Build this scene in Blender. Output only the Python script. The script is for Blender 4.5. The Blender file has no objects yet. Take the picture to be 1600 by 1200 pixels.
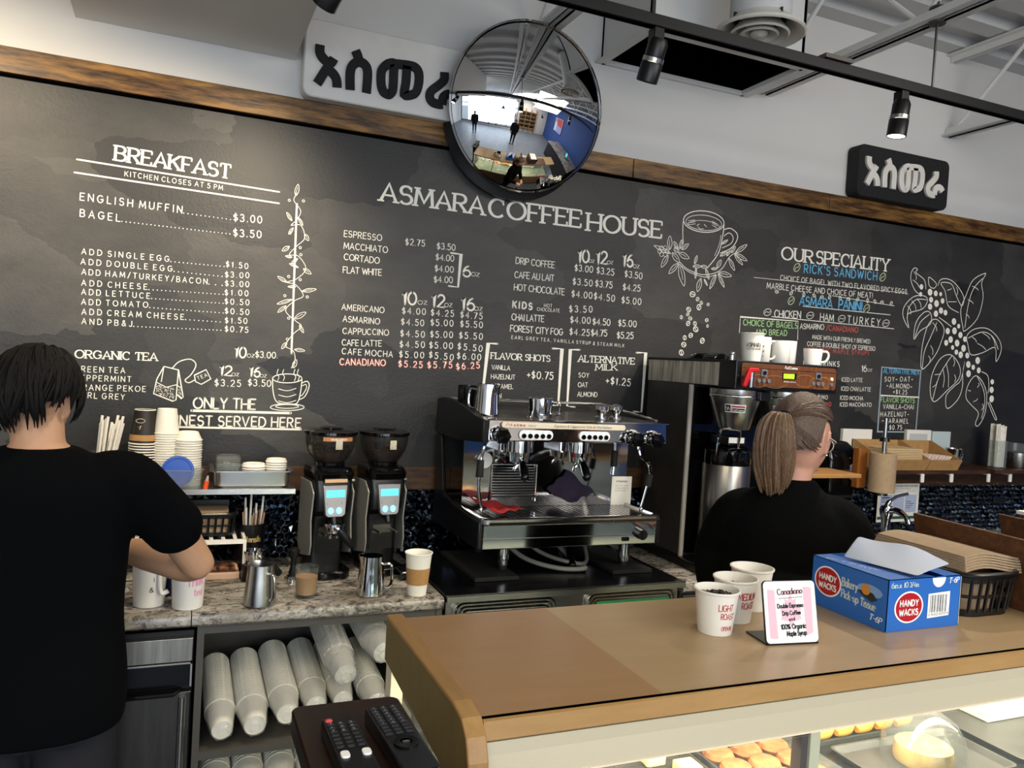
import bpy, bmesh, math, random
from mathutils import Vector, Matrix
PI = math.pi
SC = bpy.context.scene
COL = SC.collection
random.seed(7)

# ------------------------------------------------------------------ camera
F_PX = 1240.0
cam_d = bpy.data.cameras.new('camera')
cam_d.sensor_width = 36.0
cam_d.lens = F_PX / 1600 * 36
cam_d.clip_start = 0.02
cam = bpy.data.objects.new('camera', cam_d)
COL.objects.link(cam)
YAW, PITCH, ROLL = math.radians(22.87), math.radians(1.66), math.radians(3.43)
cam.location = (0, -3.1, 1.72)
fwd = Vector((math.sin(YAW) * math.cos(PITCH), math.cos(YAW) * math.cos(PITCH), -math.sin(PITCH)))
r0 = Vector((math.cos(YAW), -math.sin(YAW), 0))
u0 = r0.cross(fwd)
rt = r0 * math.cos(ROLL) + u0 * math.sin(ROLL)
up = u0 * math.cos(ROLL) - r0 * math.sin(ROLL)
cam.matrix_world = Matrix(((rt.x, up.x, -fwd.x, 0), (rt.y, up.y, -fwd.y, -3.1), (rt.z, up.z, -fwd.z, 1.72), (0, 0, 0, 1)))
SC.camera = cam

# ------------------------------------------------------------------ world, lights, exposure
SC.view_settings.view_transform = 'Standard'
SC.view_settings.look = 'None'
SC.view_settings.exposure = 0.5
SC.view_settings.gamma = 1.0
SC.view_settings.use_curve_mapping = False
SC.cycles.use_denoising = True
SC.cycles.max_bounces = 8
SC.cycles.transparent_max_bounces = 24
SC.cycles.sample_clamp_indirect = 6.0
SC.cycles.caustics_reflective = False
SC.cycles.caustics_refractive = False
wd = bpy.data.worlds.new('daylight')
SC.world = wd
wd.use_nodes = True
wd.node_tree.nodes['Background'].inputs[0].default_value = (0.75, 0.87, 1.0, 1)
wd.node_tree.nodes['Background'].inputs[1].default_value = 1.6

def area_light(name, loc, target, sx, sy, power, color):
    d = bpy.data.lights.new(name, 'AREA')
    d.shape = 'RECTANGLE'; d.size = sx; d.size_y = sy; d.energy = power; d.color = color
    o = bpy.data.objects.new(name, d); COL.objects.link(o)
    o.location = loc
    o.rotation_euler = (Vector(target) - Vector(loc)).to_track_quat('-Z', 'Y').to_euler()
    return o
def spot_light(name, loc, target, power, color, size=1.0, blend=0.6, radius=0.03):
    d = bpy.data.lights.new(name, 'SPOT')
    d.energy = power; d.color = color; d.spot_size = size; d.spot_blend = blend; d.shadow_soft_size = radius
    o = bpy.data.objects.new(name, d); COL.objects.link(o)
    o.location = loc
    o.rotation_euler = (Vector(target) - Vector(loc)).to_track_quat('-Z', 'Y').to_euler()
    return o
# daylight entering through the shop-front glazing, and added unseen fill lights high in the hall
area_light('shopfront_daylight', (-0.4, -7.7, 1.7), (0.5, 0, 1.4), 5.0, 2.6, 130, (0.78, 0.88, 1.0))
area_light('hall_fill_warm', (-0.8, -3.6, 3.35), (-0.4, -1.6, 0), 1.6, 1.2, 40, (1.0, 0.86, 0.66))
area_light('hall_fill_far', (3.0, -5.8, 3.35), (3.2, -5.6, 0), 2.6, 2.2, 150, (1.0, .95, .88))
area_light('hall_fill_cool', (3.2, -3.0, 3.0), (3.0, -1.2, 0), 1.6, 1.2, 26, (1.0, 0.93, 0.84))

# ------------------------------------------------------------------ materials
def lin(c):
    if isinstance(c, str):
        c = [int(c[i:i + 2], 16) / 255 for i in (0, 2, 4)]
        return tuple(((v + 0.055) / 1.055) ** 2.4 if v > 0.04045 else v / 12.92 for v in c)
    return tuple(c)
def setp(b, k, v):
    if k in b.inputs: b.inputs[k].default_value = v
def mat(name, col, rough=0.5, metal=0.0, spec=0.5, emit=0.0, emit_col=None, trans=0.0, alpha=1.0, coat=0.0,
        noise=0.0, nscale=20.0, stretch=(1, 1, 1), bump=0.0, bscale=60.0, bstretch=(1, 1, 1), sss=0.0, ior=1.45, col2=None, aniso=0.0):
    m = bpy.data.materials.new(name); m.use_nodes = True
    nt = m.node_tree; b = nt.nodes['Principled BSDF']; L = nt.links
    c = lin(col)
    setp(b, 'Base Color', (*c, 1)); setp(b, 'Roughness', rough); setp(b, 'Metallic', metal)
    setp(b, 'Specular IOR Level', spec); setp(b, 'IOR', ior); setp(b, 'Transmission Weight', trans); setp(b, 'Alpha', alpha); setp(b, 'Coat Weight', coat)
    if aniso: setp(b, 'Anisotropic', aniso)
    if emit:
        setp(b, 'Emission Color', (*lin(emit_col or col), 1)); setp(b, 'Emission Strength', emit)
    if sss:
        setp(b, 'Subsurface Weight', sss); setp(b, 'Subsurface Radius', (0.012, 0.005, 0.003))
    if noise or bump:
        tc = nt.nodes.new('ShaderNodeTexCoord')
    if noise:
        mp = nt.nodes.new('ShaderNodeMapping'); mp.inputs['Scale'].default_value = stretch
        nz = nt.nodes.new('ShaderNodeTexNoise'); nz.inputs['Scale'].default_value = nscale; nz.inputs['Detail'].default_value = 5
        rp = nt.nodes.new('ShaderNodeValToRGB')
        rp.color_ramp.elements[0].position = 0.3; rp.color_ramp.elements[1].position = 0.7
        lo = lin(col2) if col2 else tuple(v * (1 - noise) for v in c)
        hi = c if col2 else tuple(min(1, v * (1 + noise)) for v in c)
        rp.color_ramp.elements[0].color = (*lo, 1); rp.color_ramp.elements[1].color = (*hi, 1)
        L.new(tc.outputs['Object'], mp.inputs['Vector']); L.new(mp.outputs['Vector'], nz.inputs['Vector'])
        L.new(nz.outputs['Fac'], rp.inputs['Fac']); L.new(rp.outputs['Color'], b.inputs['Base Color'])
    if bump:
        mp2 = nt.nodes.new('ShaderNodeMapping'); mp2.inputs['Scale'].default_value = bstretch
        nb = nt.nodes.new('ShaderNodeTexNoise'); nb.inputs['Scale'].default_value = bscale; nb.inputs['Detail'].default_value = 3
        bp = nt.nodes.new('ShaderNodeBump'); bp.inputs['Strength'].default_value = bump; bp.inputs['Distance'].default_value = 0.01
        L.new(tc.outputs['Object'], mp2.inputs['Vector']); L.new(mp2.outputs['Vector'], nb.inputs['Vector'])
        L.new(nb.outputs['Fac'], bp.inputs['Height']); L.new(bp.outputs['Normal'], b.inputs['Normal'])
    return m
def wood(name, dark, light, rough=0.45, scale=1.0, axis='X', contrast=1.0, spec=0.4, knots=True):
    """boards with long grain, growth-ring swirls and knots"""
    m = bpy.data.materials.new(name); m.use_nodes = True
    nt = m.node_tree; N = nt.nodes; L = nt.links; b = N['Principled BSDF']
    setp(b, 'Roughness', rough); setp(b, 'Specular IOR Level', spec)
    tc = N.new('ShaderNodeTexCoord'); mp = N.new('ShaderNodeMapping')
    s = {'X': (1.2, 9, 9), 'Y': (9, 1.2, 9), 'Z': (9, 9, 1.2)}[axis]
    mp.inputs['Scale'].default_value = tuple(v * scale for v in s)
    L.new(tc.outputs['Object'], mp.inputs['Vector'])
    n1 = N.new('ShaderNodeTexNoise'); n1.inputs['Scale'].default_value = 1.6; n1.inputs['Detail'].default_value = 3; n1.inputs['Distortion'].default_value = 0.8
    L.new(mp.outputs['Vector'], n1.inputs['Vector'])
    mu = N.new('ShaderNodeMath'); mu.operation = 'MULTIPLY'; mu.inputs[1].default_value = 9.0
    L.new(n1.outputs['Fac'], mu.inputs[0])
    fr = N.new('ShaderNodeMath'); fr.operation = 'SINE'; L.new(mu.outputs[0], fr.inputs[0])
    n2 = N.new('ShaderNodeTexNoise'); n2.inputs['Scale'].default_value = 6.0; n2.inputs['Detail'].default_value = 8; n2.inputs['Roughness'].default_value = 0.7
    L.new(mp.outputs['Vector'], n2.inputs['Vector'])
    mx = N.new('ShaderNodeMath'); mx.operation = 'MULTIPLY_ADD'; mx.inputs[1].default_value = 0.17; L.new(fr.outputs[0], mx.inputs[0]); L.new(n2.outputs['Fac'], mx.inputs[2])
    rp = N.new('ShaderNodeValToRGB')
    rp.color_ramp.elements[0].position = 0.5 - 0.3 / contrast; rp.color_ramp.elements[1].position = 0.5 + 0.3 / contrast
    rp.color_ramp.elements[0].color = (*lin(dark), 1); rp.color_ramp.elements[1].color = (*lin(light), 1)
    L.new(mx.outputs[0], rp.inputs['Fac']); L.new(rp.outputs['Color'], b.inputs['Base Color'])
    return m

M = {}
M['white_wall'] = mat('white_wall', 'd8d6d2', 0.75, noise=0.02, nscale=3)
M['white_paint'] = mat('white_paint', 'dddcd8', 0.5)
M['offwhite'] = mat('offwhite', 'd3cfc4', 0.45)
M['black_metal'] = mat('black_metal', '0b0b0c', 0.38)
M['black_plastic'] = mat('black_plastic', '0c0c0d', 0.3)
M['black_gloss'] = mat('black_gloss', '070708', 0.08)
M['black_matte'] = mat('black_matte', '0f0f10', 0.8)
M['void_black'] = mat('void_black', '030303', 1.0, spec=0.0)
M['chrome'] = mat('chrome', 'd6d6d6', 0.06, 1.0)
M['steel'] = mat('steel', 'b9b7b2', 0.26, 1.0, bump=0.03, bscale=30, bstretch=(1, 40, 40))
M['steel_dark'] = mat('steel_dark', '6e6b66', 0.3, 1.0)
M['steel_brushed'] = mat('steel_brushed', '9c9890', 0.32, 1.0, noise=0.25, nscale=8, stretch=(9, 9, .6))
M['paper_white'] = mat('paper_white', 'e6e2d8', 0.7)
M['cup_white'] = mat('cup_white', 'e4e0d4', 0.55)
M['plastic_white'] = mat('plastic_white', 'e2dfd6', 0.4)
M['china'] = mat('china', 'e2dfd8', 0.15)
M['kraft'] = mat('kraft', 'a87f4e', 0.8, noise=0.08, nscale=80)
M['brown_paper'] = mat('brown_paper', '9a8468', 0.85, noise=0.08, nscale=60)
def thin_glass(name, tint='f4f7f6', haze=0.04, rough=0.03, body='ffffff', bump=0.0, bscale=60):
    """a thin clear wall: mostly see-through, glossy by Fresnel, a little haze of its own"""
    m = mat(name, body, rough, bump=bump, bscale=bscale)
    nt = m.node_tree; N = nt.nodes; L = nt.links
    out = [n for n in N if n.type == 'OUTPUT_MATERIAL'][0]; pb = N['Principled BSDF']
    tr = N.new('ShaderNodeBsdfTransparent'); tr.inputs[0].default_value = (*lin(tint), 1)
    gl = N.new('ShaderNodeBsdfGlossy'); gl.inputs['Roughness'].default_value = rough
    ly = N.new('ShaderNodeLayerWeight'); ly.inputs['Blend'].default_value = 0.5
    pw = N.new('ShaderNodeMath'); pw.operation = 'POWER'; pw.inputs[1].default_value = 4.0; L.new(ly.outputs['Facing'], pw.inputs[0])
    lw = N.new('ShaderNodeMath'); lw.operation = 'MULTIPLY_ADD'; lw.inputs[1].default_value = 0.55; lw.inputs[2].default_value = 0.035; L.new(pw.outputs[0], lw.inputs[0])
    m1 = N.new('ShaderNodeMixShader'); m2 = N.new('ShaderNodeMixShader')
    L.new(lw.outputs[0], m1.inputs[0]); L.new(tr.outputs[0], m1.inputs[1]); L.new(gl.outputs[0], m1.inputs[2])
    m2.inputs[0].default_value = haze; L.new(m1.outputs[0], m2.inputs[1]); L.new(pb.outputs[0], m2.inputs[2]); L.new(m2.outputs[0], out.inputs[0])
    if bump:
        nb = [n for n in N if n.type == 'BUMP'][0]; L.new(nb.outputs[0], gl.inputs['Normal'])
    return m
M['glass'] = thin_glass('glass', haze=.02)
M['clear'] = thin_glass('clear_plastic', 'f2f5f4', .05)
M['film'] = thin_glass('plastic_film', 'fbfbfa', .13, .08, bump=.9, bscale=40)
M['film_cloudy'] = thin_glass('cloudy_film', 'f4f4f2', .42, .18, 'e8e6e2', .8, 35)
M['smoke'] = thin_glass('smoky_hopper', 'd9d7d2', .01)
M['skin'] = mat('skin', 'ba9072', 0.55, sss=0.1, noise=0.05, nscale=15)
M['skin_pale'] = mat('skin_pale', 'c08f78', 0.5, sss=0.1, noise=0.04, nscale=15)

# ------------------------------------------------------------------ mesh builder
WORLD = set()
class G:
    def __init__(s): s.b = bmesh.new()
    def faces(s, vs, fs):
        v = [s.b.verts.new(p) for p in vs]
        for f in fs:
            try: s.b.faces.new([v[i] for i in f])
            except ValueError: pass
        return s
    def box(s, x0, x1, y0, y1, z0, z1):
        return s.faces([(x, y, z) for x in (x0, x1) for y in (y0, y1) for z in (z0, z1)],
                       [(0, 1, 3, 2), (4, 6, 7, 5), (0, 4, 5, 1), (2, 3, 7, 6), (0, 2, 6, 4), (1, 5, 7, 3)])
    def obox(s, c, size, rot):
        R = rot.to_3x3() if hasattr(rot, 'to_3x3') else rot
        c = Vector(c); h = [v / 2 for v in size]
        return s.faces([c + R @ Vector((x * h[0], y * h[1], z * h[2])) for x in (-1, 1) for y in (-1, 1) for z in (-1, 1)],
                       [(0, 1, 3, 2), (4, 6, 7, 5), (0, 4, 5, 1), (2, 3, 7, 6), (0, 2, 6, 4), (1, 5, 7, 3)])
    def loft(s, rings, closed=True, cap=True):
        R = [[s.b.verts.new(p) for p in r] for r in rings]
        n = len(R[0])
        for a, c in zip(R, R[1:]):
            for i in range(n if closed else n - 1):
                j = (i + 1) % n
                try: s.b.faces.new((a[i], a[j], c[j], c[i]))
                except ValueError: pass
        if cap and closed:
            for r in (R[0][::-1], R[-1]):
                try: s.b.faces.new(r)
                except ValueError: pass
        return s
    def cyl(s, p0, p1, r0, r1=None, n=24, cap=True):
        r1 = r0 if r1 is None else r1
        p0 = Vector(p0); p1 = Vector(p1); d = (p1 - p0).normalized()
        a = d.orthogonal().normalized(); b = d.cross(a)
        ring = lambda p, r: [p + (a * math.cos(2 * PI * i / n) + b * math.sin(2 * PI * i / n)) * r for i in range(n)]
        return s.loft([ring(p0, max(r0, 1e-5)), ring(p1, max(r1, 1e-5))], cap=cap)
    def lathe(s, prof, c=(0, 0, 0), n=32, R=None, ex=1.0, cap=False):
        """prof: (radius, height) from bottom to top, about Z through c; R tilts it; ex squashes in y"""
        c = Vector(c); rings = []
        for r, z in prof:
            ring = []
            for i in range(n):
                a = 2 * PI * i / n
                p = Vector((max(r, 1e-5) * math.cos(a), max(r, 1e-5) * math.sin(a) * ex, z))
                ring.append(c + (R @ p if R is not None else p))
            rings.append(ring)
        return s.loft(rings, cap=cap)
    def tube(s, pts, r, n=8, closed=False):
        P = [Vector(p) for p in pts]; m = len(P); rs = r if isinstance(r, (list, tuple)) else [r] * m
        T = []
        for i in range(m):
            a = P[(i - 1) % m] if closed or i else P[i]; b = P[(i + 1) % m] if closed or i < m - 1 else P[i]
            T.append((b - a).normalized())
        a = T[0].orthogonal().normalized(); rings = []
        for i in range(m):
            a = (a - T[i] * a.dot(T[i])).normalized(); b = T[i].cross(a)
            rings.append([P[i] + (a * math.cos(2 * PI * k / n) + b * math.sin(2 * PI * k / n)) * rs[i] for k in range(n)])
        if closed: rings.append(rings[0])
        return s.loft(rings, cap=not closed)
    def prism(s, poly, plane, a, b):
        f = {'XZ': lambda p, t: (p[0], t, p[1]), 'YZ': lambda p, t: (t, p[0], p[1]), 'XY': lambda p, t: (p[0], p[1], t)}[plane]
        return s.loft([[f(p, a) for p in poly], [f(p, b) for p in poly]])
    def sph(s, c, r, u=20, v=12, R=None):
        r = (r, r, r) if not isinstance(r, (tuple, list)) else r
        c = Vector(c); rings = []
        for j in range(v + 1):
            t = PI * j / v - PI / 2
            rr = max(math.cos(t), 1e-4); ring = []
            for i in range(u):
                p = Vector((r[0] * rr * math.cos(2 * PI * i / u), r[1] * rr * math.sin(2 * PI * i / u), r[2] * math.sin(t)))
                ring.append(c + (R @ p if R is not None else p))
            rings.append(ring)
        return s.loft(rings)
    def build(s, name, m, parent=None, smooth=True, bevel=0.0, seg=2, weld=False, subsurf=0, solid=0.0):
        if weld: bmesh.ops.remove_doubles(s.b, verts=s.b.verts, dist=1e-4)
        bmesh.ops.recalc_face_normals(s.b, faces=s.b.faces)
        me = bpy.data.meshes.new(name); s.b.to_mesh(me); s.b.free()
        if isinstance(m, (list, tuple)):
            for q in m: me.materials.append(q)
        elif m: me.materials.append(m)
        o = bpy.data.objects.new(name, me); COL.objects.link(o)
        if parent is not None:
            o.parent = parent
            root = parent
            while root.parent is not None: root = root.parent
            if root.name in WORLD:
                o.matrix_parent_inverse = Matrix.Identity(4)
                if parent is root: o.location = -root.location if root.type == 'EMPTY' else (0, 0, 0)
        if solid:
            md = o.modifiers.new('solid', 'SOLIDIFY'); md.thickness = solid; md.offset = 0
        if bevel:
            md = o.modifiers.new('bevel', 'BEVEL'); md.width = bevel; md.segments = seg; md.limit_method = 'ANGLE'; md.angle_limit = 0.6
        if subsurf:
            md = o.modifiers.new('subsurf', 'SUBSURF'); md.levels = subsurf; md.render_levels = subsurf
        if smooth:
            me.polygons.foreach_set('use_smooth', [True] * len(me.polygons))
            try:
                me.set_sharp_from_angle(angle=0.65)
            except Exception: pass
        return o
def tag(o, label=None, cat=None, group=None, kind=None):
    if label: o['label'] = label
    if cat: o['category'] = cat
    if group: o['group'] = group
    if kind: o['kind'] = kind
    return o
def thing(name, label, cat, loc=(0, 0, 0), rz=0.0, group=None, world=False):
    """an empty at the thing's base; world=True: its parts are given in world metres"""
    o = bpy.data.objects.new(name, None); o.empty_display_size = 0.05; COL.objects.link(o)
    o.location = loc; o.rotation_euler = (0, 0, rz)
    if world: WORLD.add(o.name)
    return tag(o, label, cat, group)
def struct(o):
    o['kind'] = 'structure'; return o
def copy_tree(o, parent=None):
    c = o.copy(); COL.objects.link(c)
    if parent is not None: c.parent = parent
    for ch in o.children: copy_tree(ch, c)
    return c
def catmull(P, k=5, closed=False):
    P = [Vector(p) for p in P]; out = []; n = len(P)
    for i in range(n if closed else n - 1):
        a = P[(i - 1) % n] if closed or i else P[0]; b = P[i]; c = P[(i + 1) % n]; d = P[(i + 2) % n] if closed or i + 2 < n else P[-1]
        for j in range(k):
            t = j / k
            out.append(0.5 * ((2 * b) + (c - a) * t + (2 * a - 5 * b + 4 * c - d) * t * t + (3 * b - a - 3 * c + d) * t ** 3))
    if not closed: out.append(P[-1])
    return out
def rrect(x0, x1, y0, y1, r, k=5):
    o = []
    for cx, cy, a in ((x1 - r, y1 - r, 0), (x0 + r, y1 - r, 90), (x0 + r, y0 + r, 180), (x1 - r, y0 + r, 270)):
        for i in range(k + 1):
            t = math.radians(a + 90 * i / k); o.append((cx + r * math.cos(t), cy + r * math.sin(t)))
    return o
def rot(ax, deg): return Matrix.Rotation(math.radians(deg), 3, ax)

# ------------------------------------------------------------------ lettering: a hand-drawn stroke alphabet
def A_(cx, cy, rx, ry, a0, a1, n=10):
    return [(cx + rx * math.cos(math.radians(a0 + (a1 - a0) * i / n)), cy + ry * math.sin(math.radians(a0 + (a1 - a0) * i / n))) for i in range(n + 1)]
FONT = {
 'A': (.72, [[(0, 0), (.36, 1), (.72, 0)], [(.13, .34), (.59, .34)]]),
 'B': (.6, [[(0, 0), (0, 1)], [(0, 1), (.3, 1)] + A_(.3, .76, .24, .24, 90, -90) + [(0, .52)], [(.3, .52)] + A_(.3, .26, .3, .26, 90, -90) + [(0, 0)]]),
 'C': (.7, [A_(.38, .5, .38, .5, 45, 315, 16)]),
 'D': (.68, [[(0, 0), (0, 1)], [(0, 1), (.25, 1)] + A_(.25, .5, .43, .5, 90, -90, 14) + [(0, 0)]]),
 'E': (.54, [[(0, 0), (0, 1)], [(0, 1), (.54, 1)], [(0, .52), (.45, .52)], [(0, 0), (.54, 0)]]),
 'F': (.52, [[(0, 0), (0, 1)], [(0, 1), (.52, 1)], [(0, .5), (.42, .5)]]),
 'G': (.76, [A_(.38, .5, .38, .5, 45, 345, 16) + [(.76, .45), (.45, .45)]]),
 'H': (.66, [[(0, 0), (0, 1)], [(.66, 0), (.66, 1)], [(0, .5), (.66, .5)]]),
 'I': (.06, [[(.03, 0), (.03, 1)]]),
 'J': (.42, [[(.42, 1), (.42, .25)] + A_(.21, .22, .21, .22, 0, -170)]),
 'K': (.62, [[(0, 0), (0, 1)], [(.6, 1), (0, .42)], [(.2, .6), (.62, 0)]]),
 'L': (.5, [[(0, 1), (0, 0)], [(0, 0), (.5, 0)]]),
 'M': (.84, [[(0, 0), (.08, 1)], [(.08, 1), (.42, .2), (.76, 1)], [(.76, 1), (.84, 0)]]),
 'N': (.66, [[(0, 0), (0, 1)], [(0, 1), (.66, 0)], [(.66, 0), (.66, 1)]]),
 'O': (.84, [A_(.42, .5, .42, .5, 90, 450, 22)]),
 'P': (.56, [[(0, 0), (0, 1)], [(0, 1), (.3, 1)] + A_(.3, .73, .26, .27, 90, -90) + [(0, .46)]]),
 'Q': (.84, [A_(.42, .5, .42, .5, 90, 450, 22), [(.5, .25), (.84, -.05)]]),
 'R': (.6, [[(0, 0), (0, 1)], [(0, 1), (.3, 1)] + A_(.3, .74, .26, .26, 90, -90) + [(0, .48)], [(.26, .48), (.6, 0)]]),
 'S': (.56, [A_(.28, .74, .25, .26, 30, 240, 12) + A_(.28, .26, .28, .27, 80, -150, 12)]),
 'T': (.62, [[(.31, 0), (.31, 1)], [(0, 1), (.62, 1)]]),
 'U': (.64, [[(0, 1), (0, .32)] + A_(.32, .32, .32, .32, 180, 360, 12) + [(.64, 1)]]),
 'V': (.68, [[(0, 1), (.34, 0), (.68, 1)]]),
 'W': (1.0, [[(0, 1), (.25, 0)], [(.25, 0), (.5, .85)], [(.5, .85), (.75, 0)], [(.75, 0), (1, 1)]]),
 'X': (.62, [[(0, 0), (.62, 1)], [(0, 1), (.62, 0)]]),
 'Y': (.62, [[(0, 1), (.31, .48), (.62, 1)], [(.31, .48), (.31, 0)]]),
 'Z': (.56, [[(0, 1), (.56, 1), (0, 0), (.56, 0)]]),
 '0': (.6, [A_(.3, .5, .3, .5, 90, 450, 20)]),
 '1': (.22, [[(0, .8), (.18, 1), (.18, 0)]]),
 '2': (.54, [A_(.27, .72, .26, .28, 165, -35, 12) + [(0, 0), (.54, 0)]]),
 '3': (.52, [A_(.24, .75, .24, .25, 150, -80, 12), A_(.24, .27, .28, .27, 85, -150, 12)]),
 '4': (.6, [[(.42, 0), (.42, 1), (0, .3), (.6, .3)]]),
 '5': (.54, [[(.5, 1), (.1, 1), (.06, .56)] + A_(.25, .32, .29, .32, 120, -150, 14)]),
 '6': (.58, [A_(.5, .3, .48, .68, 100, 176, 7), A_(.3, .3, .28, .3, 180, 540, 18)]),
 '7': (.52, [[(0, 1), (.52, 1), (.16, 0)]]),
 '8': (.54, [A_(.27, .75, .23, .25, 90, 450, 16), A_(.27, .26, .27, .26, 90, 450, 16)]),
 '9': (.56, [A_(.28, .7, .28, .3, 0, 360, 18) + [(.5, .3), (.3, 0)]]),
 '$': (.52, [A_(.26, .7, .24, .2, 30, 240, 10) + A_(.26, .3, .26, .21, 80, -150, 10), [(.26, -.1), (.26, 1.1)]]),
 '.': (.1, [[(.05, 0), (.05, .06)]]),
 ',': (.1, [[(.07, .06), (.02, -.14)]]),
 '!': (.1, [[(.05, 1), (.05, .28)], [(.05, 0), (.05, .05)]]),
 "'": (.08, [[(.05, 1), (.04, .78)]]),
 '&': (.66, [[(.66, 0), (.2, .62)] + A_(.3, .8, .15, .2, 200, -20, 8) + [(.12, .42)] + A_(.25, .22, .24, .22, 150, 350, 8) + [(.6, .45)]]),
 '/': (.4, [[(0, -.05), (.4, 1.05)]]),
 '+': (.5, [[(0, .45), (.5, .45)], [(.25, .2), (.25, .7)]]),
 '-': (.4, [[(0, .42), (.4, .42)]]),
 '~': (.46, [[(0, .36), (.12, .48), (.32, .36), (.46, .48)]]),
 '(': (.2, [A_(.3, .5, .3, .62, 115, 245, 8)]),
 ')': (.2, [A_(-.1, .5, .3, .62, 65, -65, 8)]),
 '%': (.8, [A_(.17, .78, .17, .22, 90, 450, 12), A_(.63, .22, .17, .22, 90, 450, 12), [(.68, 1), (.12, 0)]]),
 ':': (.1, [[(.05, .1), (.05, .16)], [(.05, .55), (.05, .61)]]),
}
for _k, _w, _s in (('a', .5, [A_(.24, .3, .24, .3, 40, 400, 14), [(.5, .6), (.5, 0)]]), ('b', .5, [[(0, 1), (0, 0)], A_(.26, .3, .25, .3, 180, 540, 14)]),
    ('c', .46, [A_(.26, .3, .26, .3, 45, 315, 12)]), ('d', .5, [[(.5, 1), (.5, 0)], A_(.24, .3, .24, .3, 0, 360, 14)]),
    ('e', .5, [[(.02, .32), (.5, .32)] + A_(.26, .3, .25, .3, 5, 315, 14)]), ('f', .34, [[(.34, .95), (.2, .98), (.14, .8), (.14, 0)], [(0, .58), (.3, .58)]]),
    ('g', .5, [A_(.24, .3, .24, .3, 0, 360, 14), [(.5, .6), (.5, -.15), (.3, -.3), (.04, -.22)]]), ('h', .48, [[(0, 0), (0, 1)], [(0, .36)] + A_(.24, .36, .24, .24, 180, 0, 8) + [(.48, 0)]]),
    ('i', .08, [[(.04, 0), (.04, .6)], [(.04, .8), (.04, .85)]]), ('k', .46, [[(0, 0), (0, 1)], [(.42, .6), (0, .24)], [(.14, .36), (.46, 0)]]), ('l', .08, [[(.04, 0), (.04, 1)]]),
    ('m', .8, [[(0, 0), (0, .6)], [(0, .4)] + A_(.2, .4, .2, .2, 180, 0, 8) + [(.4, 0)], [(.4, .4)] + A_(.6, .4, .2, .2, 180, 0, 8) + [(.8, 0)]]),
    ('n', .46, [[(0, 0), (0, .6)], [(0, .36)] + A_(.23, .36, .23, .24, 180, 0, 8) + [(.46, 0)]]), ('o', .52, [A_(.26, .3, .26, .3, 90, 450, 14)]),
    ('p', .5, [[(0, .6), (0, -.3)], A_(.26, .3, .25, .3, 180, 540, 14)]), ('r', .32, [[(0, 0), (0, .6)], [(0, .38), (.14, .58), (.32, .56)]]),
    ('s', .4, [A_(.2, .45, .18, .15, 30, 240, 8) + A_(.2, .15, .2, .16, 80, -150, 8)]), ('t', .34, [[(.16, .9), (.16, .08), (.34, .02)], [(0, .6), (.32, .6)]]),
    ('u', .46, [[(0, .6), (0, .24)] + A_(.23, .24, .23, .24, 180, 360, 8) + [(.46, .6)], [(.46, .6), (.46, 0)]]), ('v', .44, [[(0, .6), (.22, 0), (.44, .6)]]),
    ('w', .7, [[(0, .6), (.18, 0), (.35, .5), (.52, 0), (.7, .6)]]), ('x', .44, [[(0, 0), (.44, .6)], [(0, .6), (.44, 0)]]),
    ('y', .46, [[(0, .6), (.23, .05)], [(.46, .6), (.12, -.3)]]), ('z', .44, [[(0, .6), (.44, .6), (0, 0), (.44, 0)]])):
    FONT[_k] = (_w, _s)

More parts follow.
